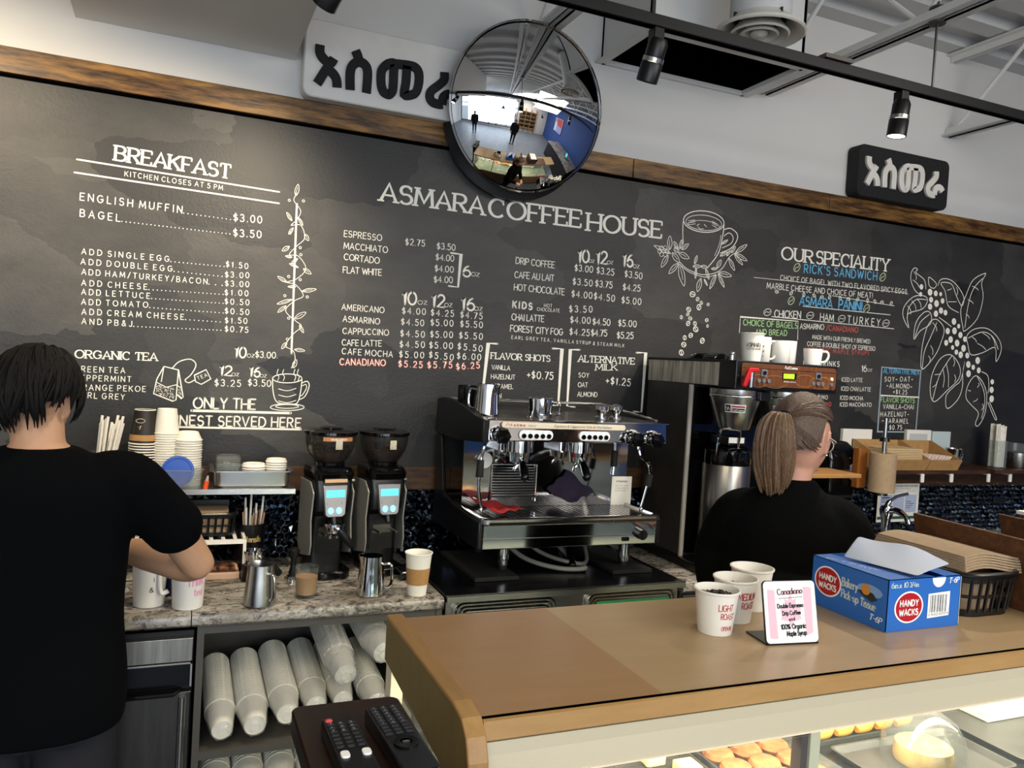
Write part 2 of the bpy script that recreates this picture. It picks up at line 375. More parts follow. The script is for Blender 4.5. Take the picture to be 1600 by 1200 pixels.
class Ink:
    """flat painted strokes in a plane: o + u*a + v*b (+ n*k for layers), one mesh per colour"""
    def __init__(s, o=(0, 0, 0), u=(1, 0, 0), v=(0, 0, 1), n=(0, -1, 0), lift=0.0006):
        s.o, s.u, s.v, s.n, s.lift = Vector(o), Vector(u), Vector(v), Vector(n), lift
        s.g = {}; s.k = 0; s.layer = 0
    def P(s, a, b): return s.o + s.u * a + s.v * b + s.n * (s.lift + s.k * 0.00001 + s.layer * 0.00025)
    def get(s, col): return s.g.setdefault(col, G())
    def stroke(s, pts, w, col='w', closed=False, contrast=0.0, disc=True):
        g = s.get(col).b
        s.k = (s.k + 1) % 20
        P = []
        for p in pts:
            if not P or (abs(p[0] - P[-1][0]) + abs(p[1] - P[-1][1])) > 1e-6: P.append(p)
        if closed: P = P + [P[0]]
        n = len(P)
        if n < 2: return
        Lr = []
        for i in range(n):
            a = P[i - 1] if i else (P[-2] if closed else P[0]); b = P[i + 1] if i < n - 1 else (P[1] if closed else P[-1])
            dx, dy = b[0] - a[0], b[1] - a[1]; d = math.hypot(dx, dy) or 1e-9
            dx, dy = dx / d, dy / d
            if 0 < i < n - 1 or closed:   # miter
                ax, ay = P[i][0] - a[0], P[i][1] - a[1]; da = math.hypot(ax, ay) or 1e-9
                cs = max(0.5, abs(ax * dx + ay * dy) / da)
            else: cs = 1
            ww = w
            if contrast: ww = w * (1 - contrast * (1 - abs(dy)) )
            h = ww / 2 / cs
            Lr.append((g.verts.new(s.P(P[i][0] - dy * h, P[i][1] + dx * h)), g.verts.new(s.P(P[i][0] + dy * h, P[i][1] - dx * h))))
        for (a, b), (c, d) in zip(Lr, Lr[1:]):
            g.faces.new((a, b, d, c))
        if disc and not closed:
            for p in (P[0], P[-1]): s.disc(p[0], p[1], w / 2 * (0.98 if not contrast else 0.5), col, 8)
    def disc(s, x, y, r, col='w', n=14, ry=None, ang=0):
        g = s.get(col).b; ry = ry or r; c, sn = math.cos(math.radians(ang)), math.sin(math.radians(ang))
        vs = []
        for i in range(n):
            a, b = r * math.cos(2 * PI * i / n), ry * math.sin(2 * PI * i / n)
            vs.append(g.verts.new(s.P(x + a * c - b * sn, y + a * sn + b * c)))
        g.faces.new(vs)
    def poly(s, pts, col='w'):
        s.k = (s.k + 1) % 20
        g = s.get(col).b
        g.faces.new([g.verts.new(s.P(*p)) for p in pts])
    def ellipse(s, x, y, rx, ry, w, col='w', ang=0, n=16):
        c, sn = math.cos(math.radians(ang)), math.sin(math.radians(ang))
        s.stroke([(x + rx * math.cos(2 * PI * i / n) * c - ry * math.sin(2 * PI * i / n) * sn, y + rx * math.cos(2 * PI * i / n) * sn + ry * math.sin(2 * PI * i / n) * c) for i in range(n)], w, col, True)
    def text(s, t, x0, y0, x1, y1, h, style='h', col='w', wt=0, slant=0.0):
        """write t on the baseline (x0,y0)-(x1,y1), capitals h high"""
        gwid = sum(FONT[c][0] if c != ' ' else 0.4 for c in t); sp = 0.17
        if style == 'h':   # keep letters near their own width and let the gaps take up the rest
            sp = 0.2 if len(t) < 3 else min(0.62, max(0.16, (math.hypot(x1 - x0, y1 - y0) / (h * .95) - gwid) / max(1, len(t.replace(' ', '')) - 1)))
        adv = sum((FONT[c][0] + sp) if c != ' ' else 0.4 for c in t) - sp
        Lb = math.hypot(x1 - x0, y1 - y0); k = Lb / adv; ca, sa = (x1 - x0) / Lb, (y1 - y0) / Lb
        w = h * {0: 0.135, 1: 0.155, 2: 0.24, -1: 0.115}[wt] if style == 'h' else h * 0.19
        w = min(w, k * 0.32)
        if wt == -1: s.layer += 1
        cur = 0.0
        for c in t:
            if c == ' ': cur += 0.4; continue
            gw, st = FONT[c]
            J = (0, 0) if style == 's' else (random.uniform(-.02, .02), random.uniform(-.025, .025))
            def T(p):
                a = (cur + p[0] + J[0]) * k + slant * p[1] * h; b = (p[1] + J[1]) * h
                return (x0 + a * ca - b * sa, y0 + a * sa + b * ca)
            for q in st:
                s.stroke([T(p) for p in q], w, col, contrast=0.42 if style == 's' else 0.0, disc=style != 's')
            if style == 's':
                ends = []
                for q in st:
                    for e in (q[0], q[-1]):
                        nb = q[1] if e == q[0] else q[-2]
                        if abs(e[1] - nb[1]) > 0.25 and abs(e[0] - nb[0]) < 0.5 and (e[1] < 0.02 or e[1] > 0.98): ends.append(e)
                for e in set(ends):
                    if c in 'AMVWN' and e[1] > .5 and c in 'A': continue
                    s.stroke([T((e[0] - .16, e[1])), T((e[0] + .16, e[1]))], w * 0.5, col, disc=False)
                if c in 'EFLTZ':
                    for yy, sg in ((1, -1), (0, 1)):
                        if (c in 'FT' and yy == 0) or (c == 'L' and yy == 1): continue
                        for xx in ([gw] if c != 'T' else [0, gw]): s.stroke([T((xx, yy)), T((xx, yy + sg * .24))], w * 0.6, col, disc=False)
                if c in 'CSG': s.stroke([T((gw * .92, .98)), T((gw * .92, .7))], w * 0.5, col, disc=False)
            cur += gw + sp
    def build(s, name, mats, parent, sep=True):
        out = []
        for i, (c, g) in enumerate(s.g.items()):
            out.append(g.build(name, mats[c], parent, smooth=False))
        s.g = {}
        return out
def simple_ink(parent, name, m, o, u, v, n, rows, lift=0.0006):
    """rows: (text, x0, y0, x1, h[, style[, weight[, slant]]]) in the plane"""
    k = Ink(o, u, v, n, lift)
    for r in rows:
        k.text(r[0], r[1], r[2], r[3], r[2], r[4], r[5] if len(r) > 5 else 'h', 'w', r[6] if len(r) > 6 else 0, r[7] if len(r) > 7 else 0)
    return k.build(name, {'w': m}, parent)
LETTERING={'breakfast':(('t','BREAKFAST',(-0.2314,2.3312,0.1439,2.3213),0.0493,'s','w',0),
('l',(-0.3468,2.3157,0.3199,2.2967),0.0056,'w',0,0),
('l',(-0.3527,2.2707,0.3206,2.2545),0.0056,'w',0,0),
('t','KITCHEN CLOSES AT 5 PM',(-0.1988,2.2809,0.1213,2.2764),0.0168,'h','w',0),
('t','ENGLISH MUFFIN',(-0.3325,2.18,-0.0113,2.1762),0.0243,'h','w',0),
('d',(-0.005,2.177,0.153,2.1738)),
('t','$3.00',(0.1642,2.1705,0.2628,2.1732),0.0256,'h','w',0),
('t','BAGEL',(-0.3303,2.1239,-0.2074,2.1225),0.0241,'h','w',0),
('d',(-0.2014,2.1232,0.1532,2.1212)),
('t','$3.50',(0.1668,2.1149,0.2631,2.1189),0.0257,'h','w',0),
('t','ADD SINGLE EGG',(-0.3205,1.9972,-0.0456,2.0001),0.0189,'h','w',0),
('d',(-0.0394,2.0007,0.139,2.001)),
('t','$1.50',(0.1456,2.0005,0.2224,2.0012),0.0199,'h','w',0),
('t','ADD DOUBLE EGG',(-0.3211,1.9632,-0.0337,1.9664),0.0189,'h','w',0),
('d',(-0.0274,1.9671,0.1341,1.9644)),
('t','$3.00',(0.1451,1.9631,0.2274,1.9675),0.0198,'h','w',0),
('t','ADD HAM/TURKEY/BACON',(-0.3178,1.9281,0.0842,1.9318),0.019,'h','w',0),
('d',(0.0907,1.9324,0.1356,1.9319)),
('t','$3.00',(0.1467,1.9305,0.229,1.9345),0.0199,'h','w',0),
('t','ADD CHEESE',(-0.3163,1.8903,-0.1123,1.8944),0.0188,'h','w',0),
('d',(-0.1061,1.8949,0.1404,1.8996)),
('t','$1.00',(0.1471,1.8978,0.2272,1.9013),0.0199,'h','w',0),
('t','ADD LETTUCE',(-0.3151,1.8597,-0.1021,1.8636),0.0189,'h','w',0),
('d',(-0.0959,1.8642,0.1419,1.867)),
('t','$0.50',(0.1486,1.8652,0.2322,1.8674),0.0199,'h','w',0),
('t','ADD TOMATO',(-0.3138,1.8255,-0.1069,1.8313),0.0189,'h','w',0),
('d',(-0.1008,1.8318,0.1435,1.832)),
('t','$0.50',(0.1502,1.8302,0.2339,1.832),0.02,'h','w',0),
('t','ADD CREAM CHEESE',(-0.3115,1.7918,0.0118,1.7977),0.0191,'h','w',0),
('d',(0.0182,1.7982,0.1351,1.7986)),
('t','$1.50',(0.1529,1.7959,0.2287,1.7994),0.0199,'h','w',0),
('t','AND PB&J',(-0.3103,1.7589,-0.1552,1.7613),0.0189,'h','w',0),
('d',(-0.1491,1.7617,0.1387,1.7684)),
('t','$0.75',(0.1532,1.7648,0.2337,1.7656),0.02,'h','w',0),),
'tea':(('t','ORGANIC TEA',(-0.3261,1.6412,-0.069,1.6451),0.0268,'s','w',0),
('t','GREEN TEA',(-0.3271,1.5938,-0.1707,1.596),0.0189,'h','w',0),
('t','PEPPERMINT',(-0.3231,1.5642,-0.1501,1.5654),0.0189,'h','w',0),
('t','ORANGE PEKOE',(-0.3218,1.5312,-0.1016,1.5334),0.0191,'h','w',0),
('t','EARL GREY',(-0.3208,1.5047,-0.1678,1.5025),0.019,'h','w',0),
('t','10',(0.192,1.6742,0.2302,1.6728),0.0378,'h','w',1),
('t','OZ',(0.2346,1.6754,0.2596,1.6745),0.0131,'h','w',0),
('t','$3.00.',(0.2641,1.6759,0.3439,1.6768),0.0227,'h','w',0),
('t','12',(0.1419,1.6043,0.1819,1.6027),0.0352,'h','w',1),
('t','OZ',(0.1841,1.6029,0.2088,1.6028),0.0119,'h','w',0),
('t','$3.25',(0.1273,1.5637,0.2173,1.5652),0.0235,'h','w',0),
('t','16',(0.247,1.6047,0.2825,1.6028),0.0358,'h','w',1),
('t','OZ',(0.2836,1.6028,0.3066,1.6027),0.0119,'h','w',0),
('t','$3.50',(0.243,1.5699,0.3244,1.5698),0.0239,'h','w',0),
('t','ONLY THE',(0.0581,1.4804,0.2734,1.4826),0.0377,'h','w',1),
('l',(0.0531,1.4709,0.4017,1.472),0.0093,'w',0,0),
('t','FINEST SERVED HERE',(-0.0203,1.4167,0.4401,1.418),0.0357,'h','w',1),
('l',(-0.0126,1.41,0.4429,1.4106),0.0074,'w',0,0),
('l',(-0.0457,1.6262,0.0023,1.616,0.0225,1.5187,0.0174,1.5139,0.0008,1.5277),0.0037,'w',0,0),
('l',(0.0023,1.616,-0.0009,1.5074,-0.0114,1.503,-0.0754,1.5276,-0.0672,1.5794,-0.0457,1.6262),0.0037,'w',0,0),
('l',(-0.0457,1.6262,-0.0522,1.5715),0.003,'w',0,0),
('l',(-0.0667,1.568,-0.0346,1.5522,-0.0033,1.5621,0.0158,1.5514),0.0027,'w',0,0),
('l',(-0.0176,1.6219,0.0036,1.6461,0.0405,1.6568,0.0602,1.6376,0.0456,1.602,0.0262,1.5808,0.0389,1.5715,0.0573,1.5822),0.0035,'w',0,1),
('l',(0.0565,1.5996,0.0951,1.6219,0.1124,1.5889,0.0812,1.5676,0.0613,1.5766),0.0035,'w',1,0),
('t','TEA',(0.0697,1.5828,0.1011,1.5977),0.0128,'h','w',0),
('b',(-0.0546,1.5547,0.0012,0),'w',1),
('b',(-0.0447,1.5508,0.0013,0),'w',1),
('b',(-0.0644,1.5467,0.0013,0),'w',1),
('b',(-0.0117,1.5184,0.0013,0),'w',1),
('b',(-0.0221,1.5435,0.0012,0),'w',1),
('b',(-0.036,1.5445,0.0013,0),'w',1),
('b',(-0.0584,1.5553,0.0013,0),'w',1),
('b',(-0.0546,1.5264,0.0012,0),'w',1),
('b',(-0.0172,1.5198,0.0012,0),'w',1),
('b',(-0.02,1.5441,0.0013,0),'w',1),
('b',(-0.0493,1.5352,0.0013,0),'w',1),
('b',(-0.0231,1.5196,0.0013,0),'w',1),
('b',(-0.0153,1.5473,0.0012,0),'w',1),
('b',(-0.0311,1.5288,0.0012,0),'w',1),
('b',(-0.038,1.5486,0.0012,0),'w',1),
('b',(-0.0401,1.5522,0.0013,0),'w',1),
('b',(-0.0106,1.5156,0.0012,0),'w',1),
('b',(-0.0353,1.5435,0.0012,0),'w',1),
('b',(-0.0127,1.5276,0.0013,0),'w',1),
('b',(-0.0138,1.5172,0.0013,0),'w',1),
('b',(-0.0375,1.5398,0.0013,0),'w',1),
('b',(-0.0319,1.5379,0.0012,0),'w',1),
('b',(-0.0588,1.5487,0.0012,0),'w',1),
('b',(-0.0195,1.5498,0.0013,0),'w',1),
('b',(-0.0653,1.5395,0.0013,0),'w',1),
('b',(-0.0512,1.539,0.0012,0),'w',1),
('b',(-0.0399,1.543,0.0012,0),'w',1),
('b',(-0.0437,1.5489,0.0012,0),'w',1),
('b',(-0.0301,1.5432,0.0013,0),'w',1),
('b',(-0.0463,1.5302,0.0013,0),'w',1),
('b',(-0.0487,1.5375,0.0013,0),'w',1),
('b',(-0.0138,1.5464,0.0013,0),'w',1),
('b',(-0.0649,1.5526,0.0013,0),'w',1),
('b',(-0.0214,1.5283,0.0012,0),'w',1),
('b',(-0.0541,1.5467,0.0013,0),'w',1),
('b',(-0.0576,1.5432,0.0012,0),'w',1),
('b',(-0.0654,1.5372,0.0013,0),'w',1),
('b',(-0.0128,1.5127,0.0013,0),'w',1),
('b',(-0.0227,1.5155,0.0013,0),'w',1),
('b',(-0.0675,1.5512,0.0012,0),'w',1),
('b',(-0.0088,1.5186,0.0013,0),'w',1),
('b',(-0.0427,1.5222,0.0013,0),'w',1),
('b',(-0.03,1.523,0.0013,0),'w',1),
('b',(-0.0509,1.5508,0.0013,0),'w',1),
('b',(-0.0419,1.5509,0.0012,0),'w',1),
('b',(-0.0444,1.5221,0.0012,0),'w',1),
('b',(-0.0489,1.5568,0.0013,0),'w',1),
('b',(-0.0661,1.5548,0.0013,0),'w',1),
('b',(-0.0207,1.5378,0.0012,0),'w',1),
('b',(-0.0513,1.5542,0.0013,0),'w',1),
('b',(-0.0563,1.5565,0.0013,0),'w',1),
('b',(-0.0654,1.5547,0.0013,0),'w',1),
('b',(-0.0276,1.5474,0.0013,0),'w',1),
('b',(-0.0658,1.5441,0.0013,0),'w',1),
('b',(-0.0524,1.5233,0.0012,0),'w',1),
('b',(-0.0608,1.5416,0.0013,0),'w',1),
('b',(-0.0213,1.5361,0.0013,0),'w',1),
('b',(-0.0537,1.5439,0.0012,0),'w',1),
('b',(-0.0662,1.5465,0.0013,0),'w',1),
('b',(-0.0526,1.5271,0.0012,0),'w',1),
('b',(-0.0176,1.5318,0.0012,0),'w',1),
('b',(-0.0667,1.5522,0.0012,0),'w',1),
('b',(-0.054,1.5509,0.0013,0),'w',1),
('b',(-0.0537,1.5281,0.0012,0),'w',1),
('b',(-0.0604,1.5576,0.0013,0),'w',1),
('b',(-0.0115,1.5276,0.0013,0),'w',1),
('b',(-0.013,1.5245,0.0013,0),'w',1),
('b',(-0.0196,1.5228,0.0013,0),'w',1),
('b',(-0.0389,1.5518,0.0013,0),'w',1),
('b',(-0.0549,1.5283,0.0012,0),'w',1),
('b',(-0.0126,1.5138,0.0013,0),'w',1),
('b',(-0.0476,1.5337,0.0013,0),'w',1),
('b',(-0.0193,1.5267,0.0012,0),'w',1),
('b',(-0.0185,1.5309,0.0012,0),'w',1),
('b',(-0.0281,1.5274,0.0013,0),'w',1),
('b',(-0.0514,1.5255,0.0013,0),'w',1),
('b',(-0.0106,1.5468,0.0013,0),'w',1),
('b',(-0.0082,1.511,0.0013,0),'w',1),
('b',(-0.0283,1.5515,0.0013,0),'w',1),
('b',(-0.014,1.5454,0.0013,0),'w',1),
('b',(-0.0088,1.5229,0.0013,0),'w',1),
('b',(-0.0651,1.5547,0.0012,0),'w',1),
('b',(-0.0295,1.5321,0.0013,0),'w',1),
('b',(-0.0221,1.5166,0.0012,0),'w',1),
('b',(-0.0558,1.5583,0.0013,0),'w',1),
('b',(-0.0128,1.5497,0.0012,0),'w',1),
('b',(-0.0155,1.5462,0.0012,0),'w',1),
('b',(-0.0184,1.521,0.0013,0),'w',1),
('b',(-0.0146,1.529,0.0013,0),'w',1),
('b',(-0.0152,1.5428,0.0012,0),'w',1),
('b',(-0.0277,1.5406,0.0013,0),'w',1),
('b',(-0.0134,1.52,0.0012,0),'w',1),
('b',(-0.0396,1.5363,0.0012,0),'w',1),
('b',(-0.0674,1.5596,0.0012,0),'w',1),
('b',(-0.0321,1.5358,0.0012,0),'w',1),
('b',(-0.0153,1.527,0.0012,0),'w',1),
('b',(-0.0601,1.547,0.0013,0),'w',1),
('b',(-0.0215,1.5318,0.0013,0),'w',1),
('b',(-0.0672,1.5331,0.0012,0),'w',1),
('b',(-0.0185,1.548,0.0012,0),'w',1),
('b',(-0.0354,1.5406,0.0012,0),'w',1),
('b',(-0.0206,1.5397,0.0013,0),'w',1),
('b',(-0.0541,1.5413,0.0013,0),'w',1),
('b',(-0.01,1.5458,0.0013,0),'w',1),
('b',(-0.0612,1.5386,0.0013,0),'w',1),
('b',(-0.0142,1.5304,0.0012,0),'w',1),
('b',(-0.0413,1.5249,0.0012,0),'w',1),
('b',(-0.0217,1.5493,0.0013,0),'w',1),
('b',(-0.015,1.5429,0.0013,0),'w',1),
('b',(-0.0494,1.528,0.0012,0),'w',1),
('b',(-0.0421,1.5272,0.0013,0),'w',1),
('b',(-0.0576,1.5291,0.0012,0),'w',1),
('b',(-0.0581,1.5538,0.0013,0),'w',1),
('b',(-0.0385,1.5428,0.0013,0),'w',1),
('b',(-0.0347,1.5212,0.0013,0),'w',1),
('b',(-0.0258,1.5525,0.0012,0),'w',1),
('b',(-0.0493,1.5381,0.0013,0),'w',1),
('b',(-0.0384,1.5291,0.0013,0),'w',1),
('b',(-0.0395,1.5526,0.0012,0),'w',1),
('b',(-0.0529,1.5286,0.0012,0),'w',1),
('b',(-0.0462,1.5295,0.0013,0),'w',1),
('b',(-0.0269,1.5299,0.0013,0),'w',1),
('b',(-0.0486,1.5251,0.0012,0),'w',1),
('b',(-0.0392,1.5223,0.0013,0),'w',1),
('b',(-0.0492,1.5268,0.0013,0),'w',1),
('b',(-0.0201,1.528,0.0013,0),'w',1),
('b',(-0.042,1.5507,0.0013,0),'w',1),
('b',(-0.0215,1.538,0.0012,0),'w',1),
('b',(-0.0286,1.5482,0.0013,0),'w',1),
('b',(-0.0638,1.5552,0.0012,0),'w',1),
('b',(-0.0195,1.5446,0.0013,0),'w',1),
('b',(-0.0135,1.5357,0.0013,0),'w',1),
('b',(-0.0335,1.5412,0.0013,0),'w',1),
('b',(-0.0312,1.5502,0.0013,0),'w',1),
('b',(-0.0432,1.5226,0.0013,0),'w',1),
('b',(-0.0572,1.5364,0.0013,0),'w',1),
('b',(-0.0488,1.5465,0.0013,0),'w',1),
('b',(-0.0676,1.5601,0.0012,0),'w',1),
('b',(-0.0097,1.5167,0.0013,0),'w',1),
('b',(-0.0189,1.5202,0.0013,0),'w',1),
('b',(-0.0107,1.5435,0.0013,0),'w',1),
('b',(-0.0327,1.5357,0.0013,0),'w',1),
('b',(-0.0326,1.5194,0.0012,0),'w',1),
('b',(-0.0211,1.5147,0.0013,0),'w',1),
('b',(-0.061,1.5375,0.0013,0),'w',1),
('b',(0.0124,1.5297,0.0012,0),'w',1),
('b',(0.0118,1.5272,0.0012,0),'w',1),
('b',(0.0083,1.5243,0.0011,0),'w',1),
('b',(0.009,1.5338,0.0012,0),'w',1),
('b',(0.0149,1.531,0.0012,0),'w',1),
('b',(0.0074,1.5444,0.0012,0),'w',1),
('b',(0.0081,1.533,0.0011,0),'w',1),
('b',(0.0163,1.5254,0.0012,0),'w',1),
('b',(0.0087,1.5395,0.0012,0),'w',1),
('b',(0.0135,1.5431,0.0012,0),'w',1),
('b',(0.0084,1.5507,0.0012,0),'w',1),
('b',(0.0064,1.5354,0.0012,0),'w',1),
('b',(0.0124,1.5335,0.0012,0),'w',1),
('b',(0.009,1.5236,0.0012,0),'w',1),
('b',(0.011,1.5467,0.0012,0),'w',1),
('b',(0.0056,1.5229,0.0011,0),'w',1),
('b',(0.0163,1.5248,0.0012,0),'w',1),
('b',(0.011,1.5422,0.0011,0),'w',1),
('b',(0.0049,1.5435,0.0012,0),'w',1),
('b',(0.0073,1.5242,0.0012,0),'w',1),
('b',(0.0149,1.5289,0.0011,0),'w',1),
('b',(0.0056,1.5441,0.0012,0),'w',1),
('b',(0.0082,1.5237,0.0012,0),'w',1),
('b',(0.0064,1.5282,0.0011,0),'w',1),
('b',(0.0122,1.5354,0.0012,0),'w',1),
('l',(0.4371,1.6058,0.4355,1.6013,0.4302,1.5969,0.4217,1.593,0.4106,1.5898,0.3976,1.5875,0.3836,1.5863,0.3697,1.5863,0.3566,1.5874,0.3454,1.5896,0.3368,1.5927,0.3312,1.5965,0.3292,1.6008,0.3308,1.6052,0.3359,1.6095,0.3443,1.6134,0.3552,1.6166,0.368,1.6189,0.3819,1.6202,0.396,1.6203,0.4091,1.6193,0.4205,1.6171,0.4294,1.614,0.435,1.6101,0.4371,1.6058),0.0034,'w',0,0),
('l',(0.3294,1.5978,0.3341,1.5497,0.3493,1.5128,0.3847,1.5062,0.4229,1.5105,0.4344,1.5537,0.4373,1.6027),0.0036,'w',0,1),
('l',(0.4369,1.5875,0.4573,1.5957,0.4655,1.5764,0.4513,1.5373,0.4299,1.5248),0.0034,'w',0,1),
('l',(0.4404,1.5772,0.452,1.5838,0.4557,1.5699,0.4432,1.5449,0.4352,1.5385),0.0027,'w',0,1),
('l',(0.4511,1.4962,0.4491,1.4928,0.4429,1.4894,0.433,1.4865,0.4201,1.484,0.405,1.4823,0.3889,1.4813,0.3728,1.4813,0.3578,1.4821,0.3449,1.4837,0.335,1.486,0.3287,1.4889,0.3265,1.4921,0.3284,1.4954,0.3344,1.4987,0.344,1.5016,0.3567,1.5041,0.3715,1.5059,0.3876,1.5069,0.4038,1.507,0.419,1.5062,0.4321,1.5046,0.4423,1.5023,0.4487,1.4994,0.4511,1.4962),0.0031,'w',0,0),
('l',(0.4306,1.4986,0.4293,1.4966,0.4251,1.4947,0.4184,1.493,0.4096,1.4915,0.3994,1.4905,0.3885,1.4898,0.3775,1.4897,0.3673,1.4902,0.3585,1.491,0.3518,1.4923,0.3475,1.4939,0.346,1.4957,0.3473,1.4977,0.3514,1.4996,0.358,1.5013,0.3667,1.5027,0.3768,1.5038,0.3877,1.5044,0.3987,1.5046,0.409,1.5042,0.4179,1.5033,0.4247,1.502,0.4291,1.5004,0.4306,1.4986),0.0029,'w',0,0),
('l',(0.3482,1.5926,0.3521,1.6079,0.3446,1.6196,0.3484,1.6361),0.0024,'w',0,1),
('l',(0.3686,1.5935,0.3725,1.6088,0.3649,1.6206,0.3688,1.6371),0.0024,'w',0,1),
('l',(0.4097,1.5954,0.4137,1.6108,0.406,1.6226,0.4099,1.6392),0.0024,'w',0,1),
('l',(0.4227,1.596,0.4267,1.6114,0.419,1.6232,0.4229,1.6399),0.0024,'w',0,1),
('l',(0.3526,1.5626,0.3851,1.5566,0.4171,1.5671),0.0026,'w',0,1),
('l',(0.3538,1.5396,0.3863,1.5336,0.4183,1.5439),0.0027,'w',0,1),
('l',(0.3549,1.5172,0.3874,1.5111,0.4194,1.5214),0.0027,'w',0,1),),
'vine':(('l',(0.3849,2.2607,0.3934,1.6991),0.0072,'w',0,0),
('l',(0.3858,2.301,0.3732,2.2729,0.4009,2.2358,0.384,2.1976,0.3685,2.179,0.4036,2.1832,0.4201,2.137,0.3912,2.1024,0.3671,2.0685,0.4,2.0672,0.4307,2.022,0.3974,1.9801,0.3629,1.9648,0.3961,1.9582,0.4264,1.9198,0.3945,1.8977,0.3635,1.859,0.3981,1.8254,0.4253,1.8032,0.3961,1.772,0.3702,1.7267,0.3993,1.7091,0.408,1.6756,0.3955,1.6433),0.0024,'w',0,1),
('f',(0.3793,2.2905,0.3865,2.3346,0.0143,0.0022)),
('f',(0.37,2.1959,0.3499,2.2245,0.0107,0.0022)),
('f',(0.3927,2.2107,0.4106,2.1841,0.0096,0.0022)),
('f',(0.376,2.1703,0.3609,2.1445,0.0095,0.0021)),
('f',(0.4194,2.1514,0.4348,2.129,0.0144,0.0021)),
('f',(0.3655,2.0995,0.3409,2.08,0.0143,0.0022)),
('f',(0.3769,2.0599,0.3534,2.0622,0.0084,0.0022)),
('f',(0.3982,2.0574,0.3757,2.0358,0.0095,0.0021)),
('f',(0.4213,2.0211,0.4507,2.0046,0.0144,0.0021)),
('f',(0.4022,2.024,0.3688,2.0351,0.0084,0.0022)),
('f',(0.3629,1.9648,0.3295,1.9832,0.012,0.0021)),
('f',(0.3965,1.951,0.3684,1.9485,0.0084,0.0022)),
('f',(0.4209,1.9363,0.4728,1.9482,0.0133,0.0022)),
('f',(0.3848,1.9017,0.3322,1.8804,0.012,0.0022)),
('f',(0.365,1.8759,0.3361,1.8496,0.012,0.0022)),
('f',(0.3979,1.8302,0.4391,1.8577,0.0169,0.0022)),
('f',(0.4179,1.8075,0.4336,1.7794,0.0109,0.0021)),
('f',(0.3742,1.739,0.3568,1.7138,0.0121,0.0022)),
('f',(0.4037,1.7142,0.4418,1.7117,0.0121,0.0022)),
('f',(0.4026,1.6437,0.4128,1.6759,0.0146,0.0022)),
('b',(0.3569,2.2708,0.0042,0),'w',2),
('b',(0.4083,2.2752,0.0043,0),'w',2),
('b',(0.3653,2.1498,0.0043,0),'w',2),
('b',(0.4055,2.0991,0.0043,0),'w',2),
('b',(0.4092,2.073,0.0043,0),'w',2),
('b',(0.3688,1.987,0.0043,0),'w',2),
('b',(0.4116,1.979,0.0043,0),'w',2),
('b',(0.3585,1.9139,0.0043,0),'w',2),
('b',(0.4409,1.9162,0.0044,0),'w',2),
('b',(0.3767,1.831,0.0044,0),'w',2),
('b',(0.376,1.7512,0.0044,0),'w',2),),
'espresso':(('t','ESPRESSO',(0.5674,2.1603,0.714,2.1595),0.0234,'h','w',0),
('t','MACCHIATO',(0.5686,2.1134,0.7406,2.116),0.0235,'h','w',0),
('t','CORTADO',(0.5722,2.0707,0.7098,2.07),0.0235,'h','w',0),
('t','FLAT WHITE',(0.5711,2.0213,0.7216,2.0242),0.0236,'h','w',0),
('t','$2.75',(0.8112,2.1553,0.8902,2.1582),0.024,'h','w',0),
('t','$3.50',(0.9423,2.1532,1.0191,2.1551),0.0244,'h','w',0),
('t','$4.00',(0.9401,2.1091,1.0162,2.1108),0.0244,'h','w',0),
('t','$4.00',(0.9385,2.0633,1.0163,2.065),0.0244,'h','w',0),
('t','$4.00',(0.9374,2.0185,1.0161,2.0233),0.0245,'h','w',0),
('l',(1.0016,2.1436,1.0455,2.1423,1.0407,2.0081,1.0004,2.0093),0.0077,'w',0,0),
('t','6',(1.0584,2.0534,1.0902,2.0539),0.0443,'h','w',1),
('t','OZ',(1.0943,2.0595,1.1293,2.0584),0.0157,'h','w',0),
('t','10',(0.8129,1.9196,0.8695,1.9209),0.0483,'h','w',1),
('t','OZ',(0.8755,1.9237,0.9132,1.9261),0.0154,'h','w',0),
('t','12',(0.9351,1.9201,0.9858,1.9206),0.049,'h','w',1),
('t','OZ',(0.9878,1.9234,1.0193,1.9244),0.0156,'h','w',0),
('t','16',(1.0612,1.9181,1.116,1.9191),0.0498,'h','w',1),
('t','OZ',(1.1171,1.9191,1.151,1.9192),0.0158,'h','w',0),
('t','AMERICANO',(0.5731,1.8782,0.74,1.8789),0.0224,'h','w',0),
('t','$4.00',(0.8135,1.8821,0.9092,1.8855),0.0243,'h','w',0),
('t','$4.25',(0.9329,1.8838,1.0285,1.8859),0.0246,'h','w',0),
('t','$4.75',(1.0587,1.8856,1.1532,1.8848),0.025,'h','w',0),
('t','ASMARINO',(0.5802,1.8329,0.7246,1.8333),0.0224,'h','w',0),
('t','$4.50',(0.8113,1.8386,0.905,1.8393),0.0242,'h','w',0),
('t','$5.00',(0.9343,1.8432,1.0287,1.8477),0.0247,'h','w',0),
('t','$5.50',(1.061,1.8479,1.1568,1.8495),0.025,'h','w',0),
('t','CAPPUCCINO',(0.5827,1.7857,0.7629,1.792),0.0225,'h','w',0),
('t','$4.50',(0.8114,1.7914,0.9103,1.7942),0.0243,'h','w',0),
('t','$5.00',(0.9357,1.7959,1.0296,1.7995),0.0247,'h','w',0),
('t','$5.50',(1.0587,1.8004,1.1599,1.8013),0.025,'h','w',0),
('t','CAFE LATTE',(0.5819,1.741,0.7371,1.7464),0.0225,'h','w',0),
('t','$4.50',(0.8115,1.7483,0.9128,1.7519),0.0243,'h','w',0),
('t','$5.00',(0.9343,1.7525,1.0318,1.7551),0.0247,'h','w',0),
('t','$5.50',(1.0545,1.7549,1.1616,1.7513),0.0251,'h','w',0),
